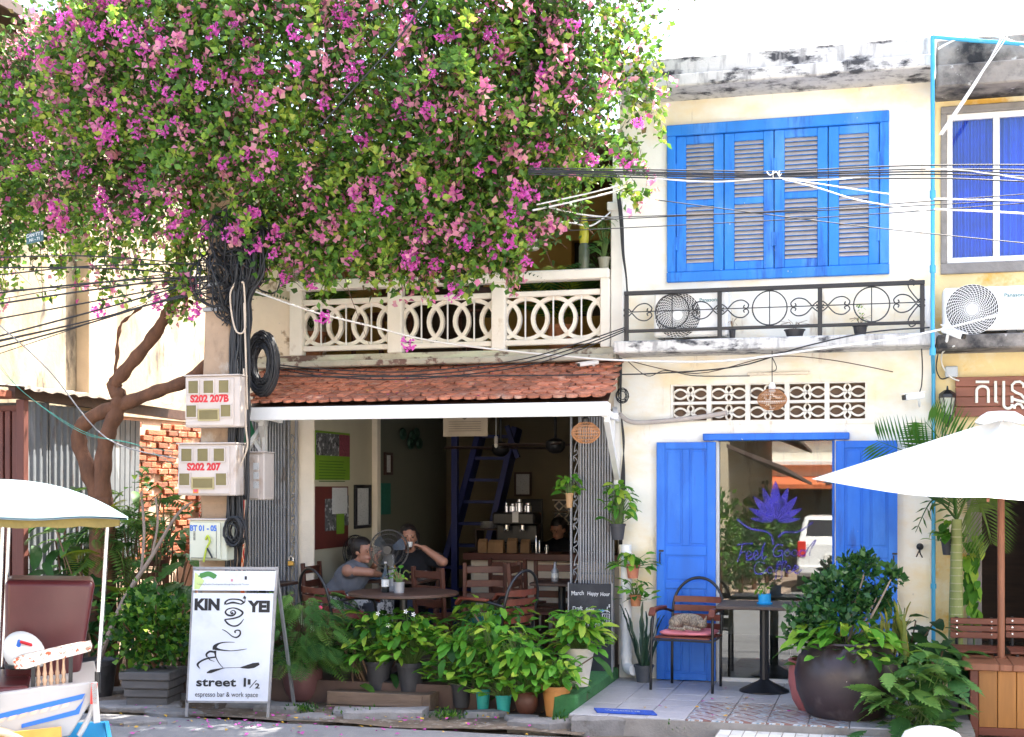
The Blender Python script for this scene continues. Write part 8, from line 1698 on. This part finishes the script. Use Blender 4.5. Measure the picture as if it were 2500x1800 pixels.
lf=leafcloud('leaves',np.concatenate(LPTS),.068,LB,bo,.3,.65,np.concatenate(LDIR),np.concatenate(LR),.66)
for p in tips: v=np.random.normal(size=(9,3))*.045; FP.append(np.array(p)+v); FD.append(v*8+np.array([0,-.6,-.1]))
BR=leafmat('bougainvillea_bract',[(.50,.09,.27),(.66,.16,.36),(.76,.28,.42),(.78,.38,.40),(.78,.46,.36)],.45,.6)
leafcloud('blossoms',np.concatenate(FP),.058,BR,bo,.4,.6,np.concatenate(FD),np.clip(np.random.normal(size=sum(len(a) for a in FP))*.25+.5,0,1),.85)
tw=TW.build('twigs',mat('twig_bark',(.12,.055,.035),.9,.2,9),bo); tw['kind']='stuff'
# large blossom heads, each a part
def head_mesh(n,r,seed):
    rng=np.random.RandomState(seed); v=rng.normal(size=(n,3)); v/=np.linalg.norm(v,axis=1,keepdims=True); V=[];F=[]
    for i in range(n):
        c=v[i]*r*np.array([1.25,.7,.85])*rng.uniform(.4,1); 
        for k in range(3):
            d=v[i]*.5+rng.normal(size=3)*.8; d/=np.linalg.norm(d); s=np.cross(d,rng.normal(size=3)); s/=np.linalg.norm(s); u=np.cross(s,d); L=rng.uniform(.026,.042); b=len(V); V+=[c,c+d*L*.45+s*L*.42+u*L*.15,c+d*L,c+d*L*.45-s*L*.42+u*L*.15]; F+=[(b,b+1,b+2),(b,b+2,b+3)]
    me=bpy.data.meshes.new('blossom_head'); me.from_pydata([tuple(x) for x in V],[],F); a=me.attributes.new('rnd','FLOAT','FACE'); a.data.foreach_set('value',np.repeat(np.clip(rng.normal(size=n*3)*.12+.38,0,1),2).astype(np.float32)); me.materials.append(BRH); return me
BRH=leafmat('blossom_head_bract',[(.62,.06,.44),(.78,.13,.56),(.86,.24,.62),(.88,.40,.66)],.4,.6)
HM=[head_mesh(22,.075,i) for i in range(3)]+[head_mesh(38,.12,9+i) for i in range(2)]
big=[(830,28),(720,165),(860,180),(575,205),(935,500),(885,350),(330,310),(345,425),(355,455),(140,510),(150,525),(575,560),(670,570),(695,675),(760,690),(793,773),(998,840),(1000,630),(1285,640),(1010,640),(860,625),(1240,590),(1030,570),(545,395),(330,450),(455,520),(250,500),(420,235),(40,400),(80,410),(160,50),(100,130),(310,80),(260,60),(60,120),(190,170),(130,160),(1440,390),(1530,395),(1555,300),(1265,465),(1290,480),(390,730),(385,745),(240,762),(430,560),(1110,710),(1200,85),(1400,60),(520,75),(1330,180),(460,690),(475,760),(620,600),(500,560),(720,80),(980,260),(1090,480),(870,470),(1170,420),(640,250),(480,160),(205,420),(1250,520),(1140,590),(1060,650),(1200,620)]
extra=[s_ for s_ in spots if s_[0]<620][:45]+random.sample(spots,min(45,len(spots)))
for i,(px,py) in enumerate(big+[(a,b) for a,b,_ in extra]):
    Y=front(px,py)-.16 if py<650 else -1.35; k=random.randrange(5) if i<len(big) else random.randrange(3); link('blossom_head',HM[k],bo,Matrix.Translation(P(px,py,Y)-wl(bo)) @ Euler((random.uniform(-.4,.4),random.uniform(0,6),random.uniform(-.4,.4))).to_matrix().to_4x4() @ Matrix.Scale(random.uniform(.6,1.0) if i<len(big) else random.uniform(.5,.8),4))
# ================================================================== side street seen in the shop window's reflection
def mirror_house(name,label,x0,x1,y0,y1,h,wallm,roofm,awn=None,eave=0):
    o=empty(name,((x0+x1)/2,(y0+y1)/2,0),label,'building'); MB().box(x0,x1,y0,y1,0,h).build('wall',wallm,o)
    if awn:
        q=MB(); z=2.9; q.add([(x0,y1+.02,z),(x1,y1+.02,z),(x1,y1+1.3,z-.28),(x0,y1+1.3,z-.28),(x0,y1+1.3,z-.4),(x1,y1+1.3,z-.4)],[(0,1,2,3),(3,2,5,4)]); q.build('awning',awn,o)
        q=MB(); q.box(x0+.3,x1-.3,y1,y1+.03,.1,2.5); q.build('shop_opening',M['black'],o)
        for k in range(7): a=x0+.3+k*(x1-x0-.6)/7; MB().box(a+.1,a+(x1-x0-.6)/7-.1,y1,y1+.04,4.5,5.9).build('window',mat('window_grey',(.35,.36,.36),.3),o)
        MB().cbox(x0,x1,y1,y1+.35,3.2,3.35,.02).build('ledge',M['white'],o); MB().cbox(x0,x1,y1,y1+.25,4.1,4.25,.02).build('ledge',M['white'],o)
    if eave: 
        for z in eave: MB().add([(x1-.02,y0,z),(x1-.02,y1,z),(x1+1.1,y1,z-.45),(x1+1.1,y0,z-.45),(x1-.02,y0,z-.08),(x1-.02,y1,z-.08),(x1+1.1,y1,z-.53),(x1+1.1,y0,z-.53)],[(0,3,2,1),(4,5,6,7),(3,7,6,2),(1,2,6,5)]).build('eave_roof',roofm,o)
    return o
cw=mat('pale_render',(.78,.74,.64),.9,.05,3)
mirror_house('white_shophouse','white shophouse with orange awning reflected in the shop glass',-6.6,3.5,-36,-29,7.2,cw,M['tile'],mat('orange_awning',(.60,.16,.06),.8))
mirror_house('tiled_house','house with dark tiled eaves along the reflected side street',-13,-3.0,-27,-15.5,6.0,mat('beige_render',(.5,.42,.3),.9),mat('eave_dark',(.10,.07,.06),.9),None,(3.1,4.0))
mirror_house('corner_house','plain cream corner house across the street from the yellow house',3.2,12,-27,-15.5,6.2,cw,M['tile'],None,())
tag(MB().box(-3.0,-1.9,-29,-13,.0,.1).build('side_pavement',mat('pink_paving',(.36,.27,.21),.9,.15,3)),kind='structure')
for i,(x,y,h) in enumerate(((-2.7,-15.2,1.3),(-2.6,-17,1.9),(-2.5,-19,1.5),(-2.6,-21.5,2.2),(-2.4,-24,1.7),(-3.0,-14.2,2.0))):
    o=empty('street_bush',(x,y,.1),'leafy bush on the pavement reflected in the shop glass','plant','bushes of the reflected street'); pts,v=blob((x,y,.1+h*.6),.45,.5,h*.45,700,.3); leafcloud('foliage',pts,.12,LS if i%2 else LSD,o,.3,.6,v); MB().tube([(x,y,.1),(x,y,.1+h*.5)],.05,6).build('trunk',M['bark'],o)
# parked white estate car, seen from behind in the glass
cx_,cy_=-.93,-20; cr=empty('parked_car',(cx_,cy_,0),'white estate car parked in the reflected side street','car'); cp=mat('car_white',(.75,.76,.77),.2,.02,3)
sec=[(0,.36,.86),(.06,.34,.95),(.25,.32,1.02),(.28,.32,1.05)]; q=MB()
prof=[(-2.1,.45),(-2.15,.75),(-2.0,1.0),(-1.1,1.1),(-.4,1.62),(.2,1.70),(1.7,1.66),(1.9,1.5),(2.12,1.05),(2.15,.5),(2.0,.35),(-1.9,.35)]
vs=[]
for s,(w) in ((-1,.85),(1,.85)):
    for y,z in prof: vs.append((cx_+s*(w-(.14 if z>1.2 else 0)),cy_+y,z))
k=len(prof); q.add(vs,[tuple(range(k)),tuple(range(2*k-1,k-1,-1))]+[(i,k+i,k+(i+1)%k,(i+1)%k) for i in range(k)]); o=q.build('body',cp,cr); bv=o.modifiers.new('b','BEVEL'); bv.width=.06; bv.segments=3
q=MB(); q.add([(cx_-.66,cy_+2.0,1.18),(cx_+.66,cy_+2.0,1.18),(cx_+.6,cy_+1.86,1.58),(cx_-.6,cy_+1.86,1.58)],[(0,1,2,3)]); q.v=[(a,b+.05,c) for a,b,c in q.v]; q.build('rear_window',M['glassdark'],cr)
for s in (-1,1):
    MB().cbox(cx_+s*.74-.09,cx_+s*.74+.09,cy_+2.08,cy_+2.16,.78,1.12,.02).build('tail_light',mat('tail_red',(.6,.03,.02)),cr)
    for y in (-1.35,1.35): MB().tube([(cx_+s*.86,cy_+y,.32),(cx_+s*.68,cy_+y,.32)],.32,20).build('wheel',MATS['tyre_rubber'],cr)
MB().cbox(cx_-.26,cx_+.26,cy_+2.14,cy_+2.17,.72,.84,.005).build('number_plate',M['white'],cr); MB().cbox(cx_-.8,cx_+.8,cy_+2.1,cy_+2.22,.42,.6,.03).build('bumper',cp,cr)
